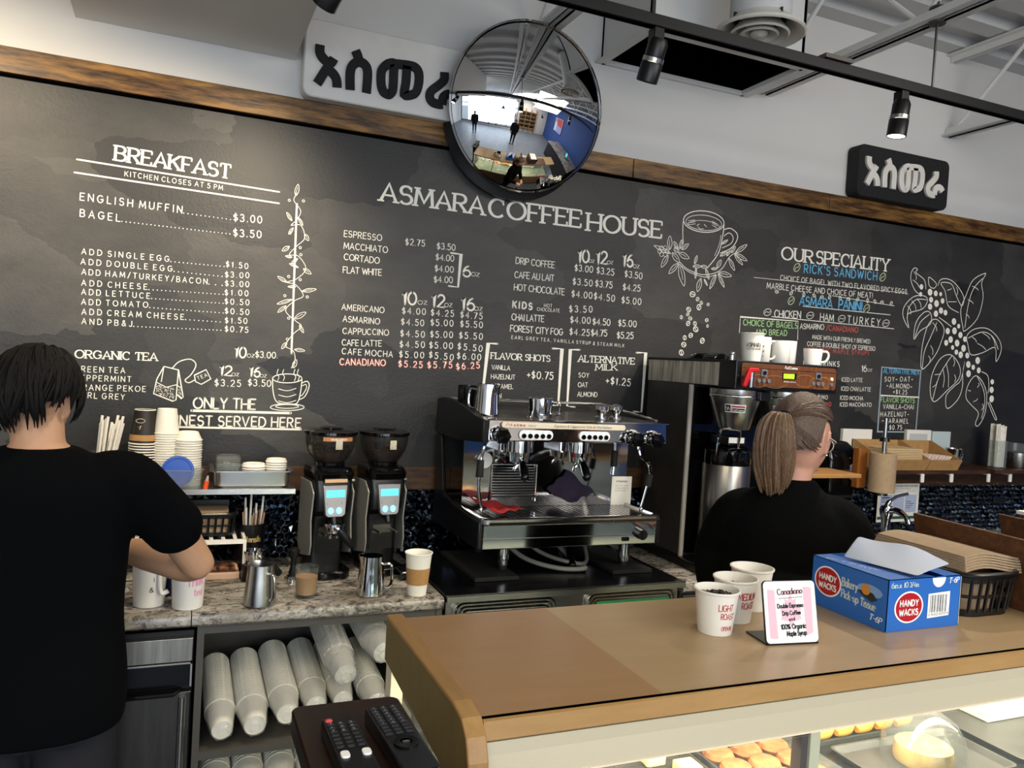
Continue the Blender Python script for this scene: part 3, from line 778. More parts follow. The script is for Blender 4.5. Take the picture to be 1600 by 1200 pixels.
('t','CAFE MOCHA',(0.5837,1.7078,0.7833,1.7068),0.0226,'h','w',0),
('t','$5.00',(0.812,1.7074,0.9125,1.7098),0.0243,'h','w',0),
('t','$5.50',(0.9339,1.7128,1.0372,1.7071),0.0247,'h','w',0),
('t','$6.00',(1.0541,1.7154,1.1582,1.7148),0.0251,'h','w',0),
('t','CANADIANO',(0.5778,1.6652,0.7568,1.671),0.0238,'h','r',2),
('t','$5.25',(0.8099,1.6704,0.9079,1.6707),0.0244,'h','r',2),
('t','$5.75',(0.931,1.6711,1.0344,1.6764),0.0248,'h','r',2),
('t','$6.25',(1.0541,1.6709,1.1545,1.6827),0.0251,'h','r',2),
('t','CANADIANO',(0.5778,1.6652,0.7568,1.671),0.0238,'h','w',-1),
('t','$5.25',(0.8099,1.6704,0.9079,1.6707),0.0244,'h','w',-1),
('t','$5.75',(0.931,1.6711,1.0344,1.6764),0.0248,'h','w',-1),
('t','$6.25',(1.0541,1.6709,1.1545,1.6827),0.0251,'h','w',-1),),
'title':(('t','ASMARA',(0.7019,2.3167,1.1319,2.3146),0.0685,'s','w',0),
('t','COFFEE',(1.1575,2.3128,1.5842,2.3165),0.0724,'s','w',0),
('t','HOUSE',(1.6194,2.3091,1.9977,2.3183),0.0732,'s','w',0),),
'drip':(('t','10',(1.5816,2.1667,1.6348,2.1677),0.0525,'h','w',1),
('t','OZ',(1.6355,2.1706,1.661,2.1704),0.0139,'h','w',0),
('t','12',(1.6738,2.17,1.7252,2.1713),0.053,'h','w',1),
('t','OZ',(1.7264,2.1726,1.7562,2.1745),0.014,'h','w',0),
('t','16',(1.8068,2.1728,1.8558,2.1724),0.0538,'h','w',1),
('t','OZ',(1.86,2.1697,1.8915,2.1691),0.0156,'h','w',0),
('t','DRIP COFFEE',(1.2902,2.1296,1.4702,2.1288),0.0264,'h','w',0),
('t','CAFE AU LAIT',(1.2885,2.0708,1.471,2.0729),0.0265,'h','w',0),
('t','HOT CHOCOLATE',(1.2887,2.018,1.5258,2.0183),0.0266,'h','w',0),
('t','$3.00',(1.5686,2.1276,1.6576,2.128),0.0271,'h','w',0),
('t','$3.25',(1.6769,2.1271,1.7633,2.1253),0.0275,'h','w',0),
('t','$3.50',(1.8202,2.1246,1.9104,2.124),0.0279,'h','w',0),
('t','$3.50',(1.5635,2.0671,1.6587,2.0681),0.0272,'h','w',0),
('t','$3.75',(1.6746,2.0695,1.7587,2.0681),0.0275,'h','w',0),
('t','$4.25',(1.8146,2.0663,1.904,2.0666),0.0279,'h','w',0),
('t','$4.00',(1.5616,2.0136,1.6619,2.0144),0.0272,'h','w',0),
('t','$4.50',(1.6722,2.0128,1.7759,2.0116),0.0276,'h','w',0),
('t','$5.00',(1.8123,2.0076,1.9124,2.0072),0.028,'h','w',0),
('t','$3.50',(1.5559,1.9464,1.6668,1.9546),0.0272,'h','w',0),
('t','CHAI LATTE',(1.2863,1.8922,1.4355,1.8952),0.0265,'h','w',0),
('t','$4.00',(1.5632,1.9008,1.6608,1.9046),0.0273,'h','w',0),
('t','$4.50',(1.6728,1.9015,1.7609,1.9028),0.0276,'h','w',0),
('t','$5.00',(1.8035,1.9034,1.8965,1.9063),0.028,'h','w',0),
('t','FOREST CITY FOG',(1.2827,1.8439,1.5297,1.8445),0.0267,'h','w',0),
('t','$4.25',(1.5627,1.8495,1.6602,1.8499),0.0273,'h','w',0),
('t','$4.75',(1.669,1.8514,1.7482,1.8541),0.0277,'h','w',0),
('t','$5.25',(1.8009,1.8497,1.8837,1.8523),0.028,'h','w',0),
('t','KIDS',(1.2879,1.9447,1.3757,1.9431),0.0269,'h','w',2),
('t','HOT',(1.433,1.9589,1.4709,1.9612),0.0136,'h','w',0),
('t','CHOCOLATE',(1.401,1.941,1.5076,1.942),0.0137,'h','w',0),
('t','EARL GREY TEA, VANILLA SYRUP & STEAM MILK',(1.2906,1.8131,1.84,1.8117),0.0139,'h','w',0),),
'extras':(('l',(1.2281,1.7878,1.1873,1.7873,1.1725,1.5311,1.2389,1.5279),0.0085,'w',0,0),
('l',(1.4857,1.7845,1.5307,1.7848,1.5287,1.5393,1.4858,1.539),0.0088,'w',0,0),
('l',(1.617,1.7864,1.5713,1.7845,1.5727,1.5379,1.6106,1.5347),0.0084,'w',0,0),
('l',(1.9051,1.7911,1.955,1.7932,1.9523,1.5231,1.9116,1.5242),0.0087,'w',0,0),
('t','FLAVOR SHOTS',(1.2033,1.7246,1.4762,1.727),0.0257,'s','w',0),
('t','VANILLA',(1.209,1.6801,1.2919,1.6803),0.0188,'h','w',0),
('t','HAZELNUT',(1.2086,1.6409,1.3176,1.6427),0.0189,'h','w',0),
('t','CARAMEL',(1.2084,1.5995,1.3119,1.6022),0.0188,'h','w',0),
('t','CHAI',(1.2136,1.5621,1.26,1.5622),0.0189,'h','w',0),
('t','+$0.75',(1.3723,1.6502,1.4961,1.6504),0.0302,'h','w',0),
('t','ALTERNATIVE',(1.6137,1.7345,1.899,1.7377),0.0284,'s','w',0),
('t','MILK',(1.7022,1.7011,1.8107,1.7066),0.0256,'s','w',0),
('t','SOY',(1.6198,1.6663,1.6702,1.6675),0.0197,'h','w',0),
('t','OAT',(1.6202,1.6241,1.6672,1.6249),0.0197,'h','w',0),
('t','ALMOND',(1.62,1.5818,1.7183,1.5838),0.0198,'h','w',0),
('t','+$1.25',(1.7569,1.6433,1.8842,1.6382),0.0315,'h','w',0),),
'mug':(('l',(2.3385,2.4249,2.334,2.4118,2.3218,2.3994,2.3028,2.3885,2.2785,2.3798,2.2506,2.374,2.2209,2.3714,2.1916,2.3721,2.1646,2.3762,2.1417,2.3832,2.1244,2.3928,2.1138,2.4042,2.1106,2.4167,2.115,2.4294,2.1267,2.4416,2.1449,2.4525,2.1685,2.4612,2.196,2.4672,2.2255,2.4701,2.255,2.4696,2.2825,2.4658,2.3061,2.4589,2.3241,2.4493,2.3351,2.4377,2.3385,2.4249),0.0045,'w',0,0),
('l',(2.3253,2.4188,2.3213,2.4095,2.3107,2.4005,2.2941,2.3927,2.2728,2.3863,2.2482,2.382,2.222,2.38,2.1961,2.3803,2.1722,2.3831,2.1519,2.388,2.1366,2.3947,2.1271,2.4028,2.1242,2.4117,2.1279,2.4208,2.1382,2.4296,2.1542,2.4375,2.1751,2.4438,2.1993,2.4483,2.2253,2.4505,2.2513,2.4503,2.2756,2.4477,2.2964,2.4429,2.3123,2.4361,2.3222,2.4279,2.3253,2.4188),0.0027,'w',0,0),
('l',(2.1364,2.3957,2.1373,2.3992,2.1397,2.4026,2.1436,2.4061,2.1488,2.4093,2.1553,2.4125,2.1631,2.4153,2.1718,2.4179,2.1816,2.4202,2.192,2.4221,2.2031,2.4237,2.2146,2.4248,2.2262,2.4254,2.2379,2.4256,2.2494,2.4253,2.2605,2.4246,2.271,2.4235,2.2807,2.4219,2.2895,2.4199,2.2972,2.4175,2.3037,2.4148,2.3088,2.4118,2.3125,2.4086,2.3146,2.4052,2.3152,2.4017),0.0023,'w',0,0),
('l',(2.1095,2.4068,2.111,2.3592,2.1179,2.3049),0.004,'w',0,0),
('l',(2.3393,2.4237,2.335,2.3631,2.3164,2.2821,2.2607,2.2089),0.0045,'w',0,1),
('l',(2.3253,2.3695,2.3196,2.3276,2.2969,2.2688),0.0024,'w',0,1),
('l',(2.3414,2.3977,2.3777,2.4077,2.4167,2.3877,2.4192,2.3577,2.3899,2.3165,2.3276,2.2852),0.0042,'w',0,1),
('l',(2.3439,2.3679,2.3702,2.3853,2.3948,2.37,2.3881,2.339,2.3371,2.3107),0.0036,'w',0,1),
('l',(2.1869,2.3978,2.1996,2.4067),0.0029,'w',0,0),
('l',(2.2265,2.4081,2.2408,2.3987),0.003,'w',0,0),
('l',(2.1918,2.3928,2.206,2.3834,2.2237,2.3874),0.003,'w',0,0),
('l',(2.1367,2.4138,2.1737,2.4228),0.0023,'w',0,0),
('l',(2.2701,2.4284,2.2983,2.4188),0.0023,'w',0,0),
('l',(2.1374,2.4047,2.1759,2.4138),0.0023,'w',0,0),
('l',(2.2709,2.4191,2.2991,2.4095),0.0024,'w',0,0),
('l',(2.1381,2.3956,2.178,2.4048),0.0023,'w',0,0),
('l',(2.2716,2.4099,2.2998,2.4002),0.0024,'w',0,0),
('f',(2.0528,2.2538,1.9626,2.2803,0.0188,0.0029)),
('f',(2.0471,2.2715,2.0432,2.333,0.0249,0.0029)),
('f',(2.0903,2.2762,2.068,2.3103,0.0167,0.0029)),
('f',(2.1031,2.2813,2.1086,2.3223,0.0146,0.0029)),
('f',(2.1121,2.2786,2.1473,2.3082,0.0167,0.0029)),
('f',(2.0405,2.2452,2.0082,2.1872,0.0229,0.0029)),
('f',(2.0612,2.2584,2.1036,2.2189,0.025,0.0029)),
('f',(2.0958,2.2621,2.1556,2.2427,0.0251,0.0029)),
('f',(2.0995,2.2148,2.0504,2.1622,0.023,0.0029)),
('f',(2.1042,2.2116,2.1384,2.1135,0.0314,0.0029)),
('f',(2.1877,2.2201,2.1988,2.2602,0.0136,0.003)),
('f',(2.415,2.2965,2.4796,2.3417,0.0195,0.003)),
('f',(2.4153,2.2928,2.4861,2.266,0.0194,0.003)),
('f',(2.411,2.2885,2.4618,2.2444,0.0173,0.003)),
('f',(2.3801,2.2663,2.4173,2.2132,0.0194,0.003)),
('f',(2.3918,2.294,2.4125,2.3266,0.0138,0.003)),
('f',(2.326,2.1929,2.4009,2.1851,0.0236,0.003)),
('f',(2.3151,2.2144,2.3348,2.254,0.0193,0.003)),
('f',(2.3241,2.1889,2.3637,2.1285,0.0163,0.003)),
('f',(2.313,2.1841,2.2821,2.1136,0.018,0.003)),
('f',(2.2287,2.1572,2.2135,2.0943,0.0256,0.003)),
('f',(2.1797,2.2082,2.2242,2.2127,0.0148,0.0029)),
('f',(2.2242,2.2127,2.2604,2.2126,0.0149,0.003)),
('f',(2.1981,2.2026,2.1975,2.1543,0.0106,0.003)),
('f',(2.252,2.2043,2.274,2.1578,0.0149,0.003)),
('f',(2.3287,2.2722,2.3684,2.2953,0.0129,0.003)),
('f',(2.3654,2.2761,2.3862,2.3048,0.0107,0.003)),
('f',(2.2469,2.1553,2.2673,2.1272,0.0085,0.0029)),
('f',(2.3332,2.3291,2.3661,2.3516,0.0107,0.003)),
('f',(2.2836,2.2075,2.3154,2.2106,0.0107,0.0029)),
('l',(2.1033,2.2225,2.1544,2.1908,2.2453,2.1756,2.3342,2.205,2.3798,2.2701,2.415,2.2965),0.0035,'w',0,1),
('l',(2.1042,2.2116,2.1642,2.1789,2.2552,2.1654,2.313,2.1841),0.0029,'w',0,1),
('b',(2.0326,2.2626,0.0104,0),'w',2),
('b',(2.0241,2.2475,0.0104,0),'w',2),
('b',(2.0048,2.2454,0.0104,0),'w',2),
('b',(1.9942,2.2584,0.0104,0),'w',2),
('b',(2.0027,2.2735,0.0104,0),'w',2),
('b',(2.0219,2.2756,0.0104,0),'w',2),
('b',(2.0838,2.2755,0.0087,0),'w',2),
('b',(2.0838,2.2755,0.0145,0),'w',2),
('b',(2.1877,2.0798,0.014,0),'w',3),
('b',(2.2176,2.0593,0.0093,67),'w',3),
('b',(2.24,2.0444,0.0082,134),'w',3),
('b',(2.279,2.0401,0.0075,21),'w',3),
('b',(2.2282,2.0229,0.0129,88),'w',3),
('b',(2.1721,2.0071,0.0118,155),'w',3),
('b',(2.1685,1.9853,0.0081,42),'w',3),
('b',(2.1343,1.9689,0.0081,109),'w',3),
('b',(2.1833,1.9671,0.0093,176),'w',3),
('b',(2.1741,1.943,0.0111,63),'w',3),
('b',(2.212,1.945,0.01,130),'w',3),
('b',(2.2768,1.966,0.0089,17),'w',3),
('b',(2.2835,1.939,0.0067,84),'w',3),
('b',(2.2185,1.9193,0.0134,151),'w',3),
('b',(2.1927,1.8888,0.0111,38),'w',3),
('b',(2.1603,1.8755,0.0103,105),'w',3),
('b',(2.1575,1.8433,0.0122,172),'w',3),
('b',(2.2597,1.8678,0.0127,59),'w',3),
('b',(2.1472,1.8055,0.0129,126),'w',3),
('b',(2.2345,1.793,0.012,13),'w',3),),
'special':(('t','OUR',(2.6938,2.2963,2.888,2.2966),0.0593,'s','w',0),
('t','SPECIALITY',(2.9127,2.2976,3.4028,2.3061),0.0614,'s','w',0),
('t',"RICK'S SANDWICH",(2.8394,2.2441,3.3255,2.2519),0.0418,'h','u',0),
('t','CHOICE OF BAGEL WITH TWO FLAVORED SPICY EGGS,',(2.6949,2.1939,3.5539,2.2002),0.0242,'h','w',0),
('t','MARBLE CHEESE AND CHOICE OF MEAT!',(2.6156,2.1458,3.3048,2.157),0.027,'h','w',0),
('l',(2.533,2.1912,3.545,2.2048),0.0024,'w',0,0),
('l',(3.0316,2.1465,3.4617,2.13),0.0029,'w',0,0),
('l',(2.8479,2.0784,3.439,2.081),0.0035,'w',0,0),
('l',(2.6579,2.0119,3.4714,2.0099),0.0037,'w',0,0),
('t','ASMARA',(2.8255,2.0826,3.0377,2.0807),0.0446,'h','u',0),
('t','PANINI',(3.08,2.0841,3.2363,2.0861),0.0455,'h','u',1),
('t','CHICKEN',(2.6746,2.0104,2.8379,2.0168),0.0344,'h','w',0),
('t','HAM',(2.9636,2.0161,3.0522,2.0166),0.0353,'h','w',0),
('t','TURKEY',(3.1458,2.017,3.3699,2.0164),0.0362,'h','w',0),
('b',(2.6303,2.0313,0.0201,20),'w',4),
('b',(2.8978,2.0358,0.0206,20),'w',4),
('b',(3.1061,2.0356,0.0211,20),'w',4),
('b',(3.4116,2.0352,0.0217,20),'w',4),
('b',(2.7928,2.2647,0.0204,50),'y',4),
('b',(3.3654,2.2724,0.0214,50),'y',4),
('b',(2.7713,2.0993,0.0203,50),'y',4),
('b',(3.2702,2.1011,0.0213,50),'y',4),
('b',(2.6783,2.1349,0.0093,0),'w',4),
('b',(2.7681,2.1358,0.0094,50),'w',4),
('b',(2.848,2.1357,0.0095,100),'w',4),
('b',(2.9143,2.1367,0.0095,150),'w',4),
('b',(2.9646,2.1333,0.0095,20),'w',4),
('b',(3.0155,2.1376,0.0097,70),'w',4),
('b',(3.0857,2.1382,0.0097,120),'w',4),
('b',(3.1421,2.1394,0.0097,170),'w',4),
('b',(3.2032,2.1421,0.0098,40),'w',4),
('b',(3.2719,2.1418,0.0098,90),'w',4),
('b',(3.3238,2.1412,0.0099,140),'w',4),
('b',(3.3727,2.1415,0.01,10),'w',4),
('b',(3.4385,2.1414,0.01,60),'w',4),
('l',(2.4702,1.9199,2.4694,1.9965,2.8246,2.0015,2.8288,1.9096),0.0039,'w',0,0),
('t','CHOICE OF BAGELS',(2.4897,1.9587,2.8214,1.9651),0.0279,'h','g',0),
('t','AND BREAD',(2.5661,1.9178,2.7586,1.9249),0.0265,'h','g',0),
('t','ASMARINO',(2.8393,1.9657,2.9929,1.9721),0.0255,'h','w',0),
('t','/CANADIANO',(3.0099,1.9701,3.2208,1.973),0.026,'h','r',0),
('t','MADE WITH OUR FRESHLY BREWED',(2.9224,1.9209,3.3099,1.9228),0.0195,'h','w',0),
('t','COFFEE & DOUBLE SHOT OF ESPRESSO',(2.8925,1.8849,3.3489,1.8868),0.0211,'h','w',0),
('t','(ORGANIC MAPLE SYRUP)',(2.8829,1.8555,3.3052,1.8608),0.0228,'h','r',0),
('t','ICED DRINKS',(2.8768,1.7863,3.112,1.7906),0.0258,'h','w',1),
('t','16',(3.2656,1.7737,3.3019,1.7755),0.0332,'h','w',0),
('t','OZ',(3.3086,1.7759,3.3376,1.7773),0.0133,'h','w',0),
('t','ICED LATTE',(3.1354,1.7163,3.2762,1.7193),0.0197,'h','w',0),
('t','ICED CHAI LATTE',(3.1363,1.6702,3.3388,1.6728),0.0198,'h','w',0),
('t','ICED MOCHA',(3.1343,1.6231,3.2898,1.6247),0.0198,'h','w',0),
('t','ICED MACCHIATO',(3.1354,1.5885,3.3511,1.5933),0.0199,'h','w',0),
('t','ASMARINO',(2.904,1.6221,3.0496,1.621),0.0194,'h','w',0),
('t','CANADIANO',(2.9071,1.5884,3.0753,1.5875),0.0194,'h','r',0),
('l',(3.4059,1.804,3.6908,1.8002,3.6864,1.4672,3.4091,1.4632),0.0074,'c',1,0),
('l',(3.4102,1.6554,3.6933,1.6555),0.0067,'w',0,0),
('t','ALTERNATIVE MILK',(3.4193,1.7743,3.6807,1.7772),0.0237,'h','u',1),
('t','SOY~ OAT~',(3.4329,1.7297,3.637,1.7389),0.0238,'h','w',0),
('t','~ALMOND~',(3.4499,1.6973,3.6339,1.6995),0.0238,'h','w',0),
('t','+$1.25',(3.4991,1.666,3.6003,1.6672),0.0238,'h','w',0),
('t','VANILLA~CHAI',(3.4358,1.5856,3.657,1.5899),0.0239,'h','w',0),
('t','HAZELNUT-',(3.4211,1.5448,3.6259,1.5506),0.0238,'h','w',0),
('t','~CARAMEL',(3.4364,1.5107,3.626,1.5126),0.0239,'h','w',0),
('t','+$0.75',(3.4706,1.4754,3.5815,1.4778),0.0239,'h','w',0),
('t','FLAVOR SHOTS',(3.4163,1.6208,3.6612,1.6236),0.0255,'h','g',0),),
'branch':(('b',(3.6484,2.2473,0.0143,0),'w',5),
('b',(3.6471,2.2077,0.0121,0),'w',5),
('b',(3.7154,2.2249,0.0183,0),'w',5),
('b',(3.759,2.222,0.015,0),'w',5),
('b',(3.7963,2.2213,0.0112,0),'w',5),
('b',(3.7274,2.1855,0.0156,0),'w',5),
('b',(3.7702,2.1683,0.0184,0),'w',5),
('b',(3.8144,2.1861,0.0146,0),'w',5),
('b',(3.7235,2.1476,0.0167,0),'w',5),
('b',(3.772,2.1132,0.0168,0),'w',5),
('b',(3.808,2.133,0.0168,0),'w',5),
('b',(3.8433,2.1245,0.0152,0),'w',5),
('b',(3.9141,2.0815,0.0181,0),'w',5),
('b',(3.9532,2.0586,0.0125,0),'w',5),
('b',(3.8715,2.0259,0.017,0),'w',5),
('b',(3.9236,2.0307,0.0187,0),'w',5),
('b',(3.9723,2.0111,0.0171,0),'w',5),
('b',(4.0099,1.9906,0.0155,0),'w',5),
('b',(3.8989,1.9816,0.0181,0),'w',5),
('b',(3.8664,1.9612,0.0158,0),'w',5),
('b',(3.9511,1.9649,0.0188,0),'w',5),
('b',(3.9189,1.9388,0.0125,0),'w',5),
('b',(4.0047,1.9395,0.0189,0),'w',5),
('b',(3.9508,1.9149,0.0143,0),'w',5),
('b',(3.9865,1.9026,0.0183,0),'w',5),
('b',(4.0386,1.9016,0.0161,0),'w',5),
('b',(4.1247,1.8785,0.0192,0),'w',5),
('b',(4.0523,1.8525,0.0184,0),'w',5),
('b',(4.093,1.8389,0.0145,0),'w',5),
('b',(4.1392,1.8238,0.0163,0),'w',5),
('b',(4.0596,1.8012,0.019,0),'w',5),
('b',(4.2567,1.7647,0.0147,0),'w',5),
('b',(4.2566,1.7192,0.0176,0),'w',5),
('b',(4.2624,1.6679,0.0194,0),'w',5),
('l',(3.6355,2.2083,3.6029,2.2249,3.5691,2.2716,3.5669,2.3155,3.587,2.3424,3.6106,2.3364,3.6009,2.3189,3.6661,2.2863,3.6828,2.2376),0.0039,'w',0,1),
('l',(3.7032,2.3038,3.7573,2.2752,3.7443,2.2488,3.7081,2.2567,3.6969,2.2892),0.0039,'w',1,1),
('l',(3.7702,2.2652,3.7902,2.3008,3.8535,2.3068,3.9215,2.2762,3.9768,2.2182,3.9655,2.1714,3.9195,2.219,3.8721,2.2831,3.7923,2.2813,3.8286,2.2394,3.8609,2.1628,3.9452,2.1325),0.0039,'w',0,1),
('l',(4.1353,2.3667,4.0398,2.3216,3.9918,2.231,3.9598,2.148,3.986,2.0581,4.0049,2.0364,4.0963,2.1125,4.1293,2.2314,4.1078,2.3107),0.0041,'w',1,1),
('l',(4.1133,2.3373,4.0454,2.2703,4.0144,2.1754,4.003,2.0535),0.0041,'w',0,1),
('l',(3.7008,2.1777,3.675,2.2006,3.5987,2.1912,3.5358,2.1361,3.5301,2.0805,3.5777,2.0232,3.5628,2.0941,3.6668,2.1301),0.0039,'w',1,1),
('l',(3.6925,2.1826,3.6157,2.176,3.567,2.1276,3.5613,2.0718),0.0039,'w',0,1),
('l',(3.7311,2.1128,3.6839,2.1147,3.6282,2.0546,3.622,1.965,3.6635,2.0125,3.7369,2.057),0.004,'w',1,1),
('l',(3.7239,2.1067,3.6589,2.0569,3.6285,1.9766),0.0039,'w',0,1),
('l',(3.7816,2.0829,3.7285,2.0621,3.6973,1.9868,3.6845,1.885,3.7003,1.8072,3.7866,1.8853,3.8263,1.9614,3.8423,2.0364),0.004,'w',1,1),
('l',(3.7833,2.0661,3.7445,1.9844,3.706,1.9031,3.6998,1.8128),0.004,'w',0,1),
('l',(4.0241,2.0117,4.0861,2.0537,4.1865,2.0608,4.2776,2.0141,4.3108,1.9511,4.2754,1.881,4.2579,1.9597,4.1593,1.9244,4.0688,1.9074,4.0383,1.9577),0.0041,'w',1,1),
('l',(4.0339,1.9979,4.1464,2.0404,4.2342,2.0171,4.285,1.9496),0.0041,'w',0,1),
('l',(3.9136,1.8974,3.8354,1.8758,3.7804,1.7934,3.7708,1.6966,3.8089,1.6355,3.9022,1.7019,3.9846,1.7689,3.9853,1.8382),0.0041,'w',1,1),
('l',(3.9182,1.892,3.8857,1.8558,3.8303,1.7731,3.7959,1.6464),0.004,'w',0,1),
('l',(4.0232,1.8691,4.0016,1.7639,3.9564,1.7272,3.8972,1.673,3.9129,1.6018,3.9889,1.6534,4.0183,1.7241,4.013,1.8107),0.0041,'w',1,1),
('l',(4.1149,1.7924,4.0624,1.7376,4.0535,1.6674,4.1085,1.6227,4.1634,1.5834,4.1446,1.5241,4.1712,1.5129,4.2149,1.579,4.2201,1.6854,4.1776,1.7602),0.0042,'w',1,1),
('l',(4.1323,1.7874,4.1913,1.7138,4.2084,1.6378,4.1921,1.5547),0.0041,'w',0,1),
('l',(4.1627,1.8182,4.2161,1.7973,4.2319,1.7331,4.2273,1.6975),0.0041,'w',0,1),
('l',(4.2329,1.6475,4.2991,1.5576,4.3134,1.561,4.2454,1.6509),0.0042,'w',0,1),
('l',(3.7961,2.0953,3.8546,2.0714,3.897,2.0517),0.004,'w',0,1),
('l',(3.5852,2.3228,3.6042,2.3026,3.6049,2.2805),0.0034,'w',0,1),
('l',(3.5821,2.2783,3.616,2.2621,3.6317,2.2441),0.0034,'w',0,1),
('l',(3.5583,2.138,3.581,2.1177,3.5856,2.0959),0.0034,'w',0,1),
('l',(3.5858,2.1679,3.6127,2.1452,3.6214,2.1209),0.0034,'w',0,1),
('l',(3.6227,2.1822,3.6498,2.1594,3.6585,2.135),0.0034,'w',0,1),
('l',(3.8439,2.2465,3.8688,2.2544,3.8746,2.2606),0.0034,'w',0,1),
('l',(3.8585,2.1853,3.9001,2.1888,3.9226,2.1907),0.0035,'w',0,1),
('l',(3.914,2.2698,3.9261,2.2481,3.9189,2.2247),0.0035,'w',0,1),
('l',(4.0353,2.2867,4.0712,2.2784,4.0874,2.2683),0.0035,'w',0,1),
('l',(4.0107,2.2096,4.0423,2.2008,4.0543,2.1902),0.0035,'w',0,1),
('l',(4.0031,2.1284,4.0264,2.1187,4.0302,2.1075),0.0035,'w',0,1),
('l',(3.752,2.0638,3.7794,2.0432,3.7881,2.0212),0.0034,'w',0,1),
('l',(3.7492,1.9396,3.7691,1.9154,3.7702,1.89),0.0034,'w',0,1),
('l',(3.7395,1.8826,3.7546,1.8665,3.7508,1.8493),0.0034,'w',0,1),
('l',(4.147,2.0347,4.1886,2.0199,4.21,2.0038),0.0035,'w',0,1),
('l',(4.1116,1.974,4.1571,1.9593,4.1827,1.9433),0.0035,'w',0,1),
('l',(4.0663,2.0059,4.0944,1.9932,4.1027,1.9792),0.0035,'w',0,1),
('l',(4.2159,2.0276,4.2467,1.9973,4.2572,1.9656),0.0036,'w',0,1),
('l',(3.7974,1.7829,3.8304,1.7873,3.8444,1.7909),0.0035,'w',0,1),
('l',(3.7887,1.7143,3.8125,1.7296,3.8174,1.744),0.0035,'w',0,1),
('l',(3.8783,1.8497,3.903,1.7851,3.9084,1.7194),0.0035,'w',0,1),
('l',(3.9316,1.8813,3.9438,1.859,3.9365,1.8356),0.0035,'w',0,1),
('l',(3.8579,1.8143,3.8727,1.7665,3.8682,1.7177),0.0035,'w',0,1),
('l',(3.9495,1.7903,3.9615,1.7707,3.9539,1.7502),0.0035,'w',0,1),
('l',(4.0656,1.7086,4.0842,1.7065,4.0828,1.7035),0.0036,'w',0,1),
('l',(4.1388,1.7292,4.1518,1.7415,4.1446,1.7529),0.0036,'w',0,1),
('l',(4.1143,1.6463,4.1401,1.656,4.1459,1.665),0.0036,'w',0,1),
('l',(4.1914,1.6372,4.1993,1.6198,4.1868,1.6017),0.0036,'w',0,1),)}
GLYPHS=(((0.4285,2.8346),(0.4293,2.8081),(0.4424,2.7894),(0.4645,2.7764),(0.4747,2.7825),(0.481,2.7954)),((0.4734,2.784),(0.4532,2.748),(0.4259,2.6951)),((0.4574,2.7575),(0.4828,2.7392),(0.4943,2.721),(0.4981,2.6942)),((0.5589,2.8406),(0.5668,2.8263),(0.5739,2.8059)),((0.5465,2.6945),(0.5433,2.7539),(0.5512,2.7849),(0.5741,2.8024),(0.5986,2.7943),(0.6085,2.7666),(0.6077,2.694)),((0.6699,2.8025),(0.6856,2.8176),(0.707,2.8218),(0.7075,2.7919),(0.7075,2.7258),(0.6981,2.706),(0.6859,2.7037),(0.67,2.7128),(0.6611,2.741),(0.66,2.7826),(0.6699,2.8025)),((0.707,2.8218),(0.7629,2.8269),(0.7915,2.8235),(0.8053,2.805),(0.8074,2.7689),(0.7999,2.734),(0.7818,2.7184),(0.7537,2.7151),(0.7571,2.7653),(0.7569,2.8227)),((0.9076,2.828),(0.908,2.8003),(0.8874,2.7748),(0.8599,2.7482),(0.8535,2.7255),(0.8656,2.7063),(0.8918,2.7018),(0.906,2.7043)),((0.906,2.7043),(0.9082,2.7325),(0.925,2.7467),(0.9481,2.7448),(0.9635,2.7302)))
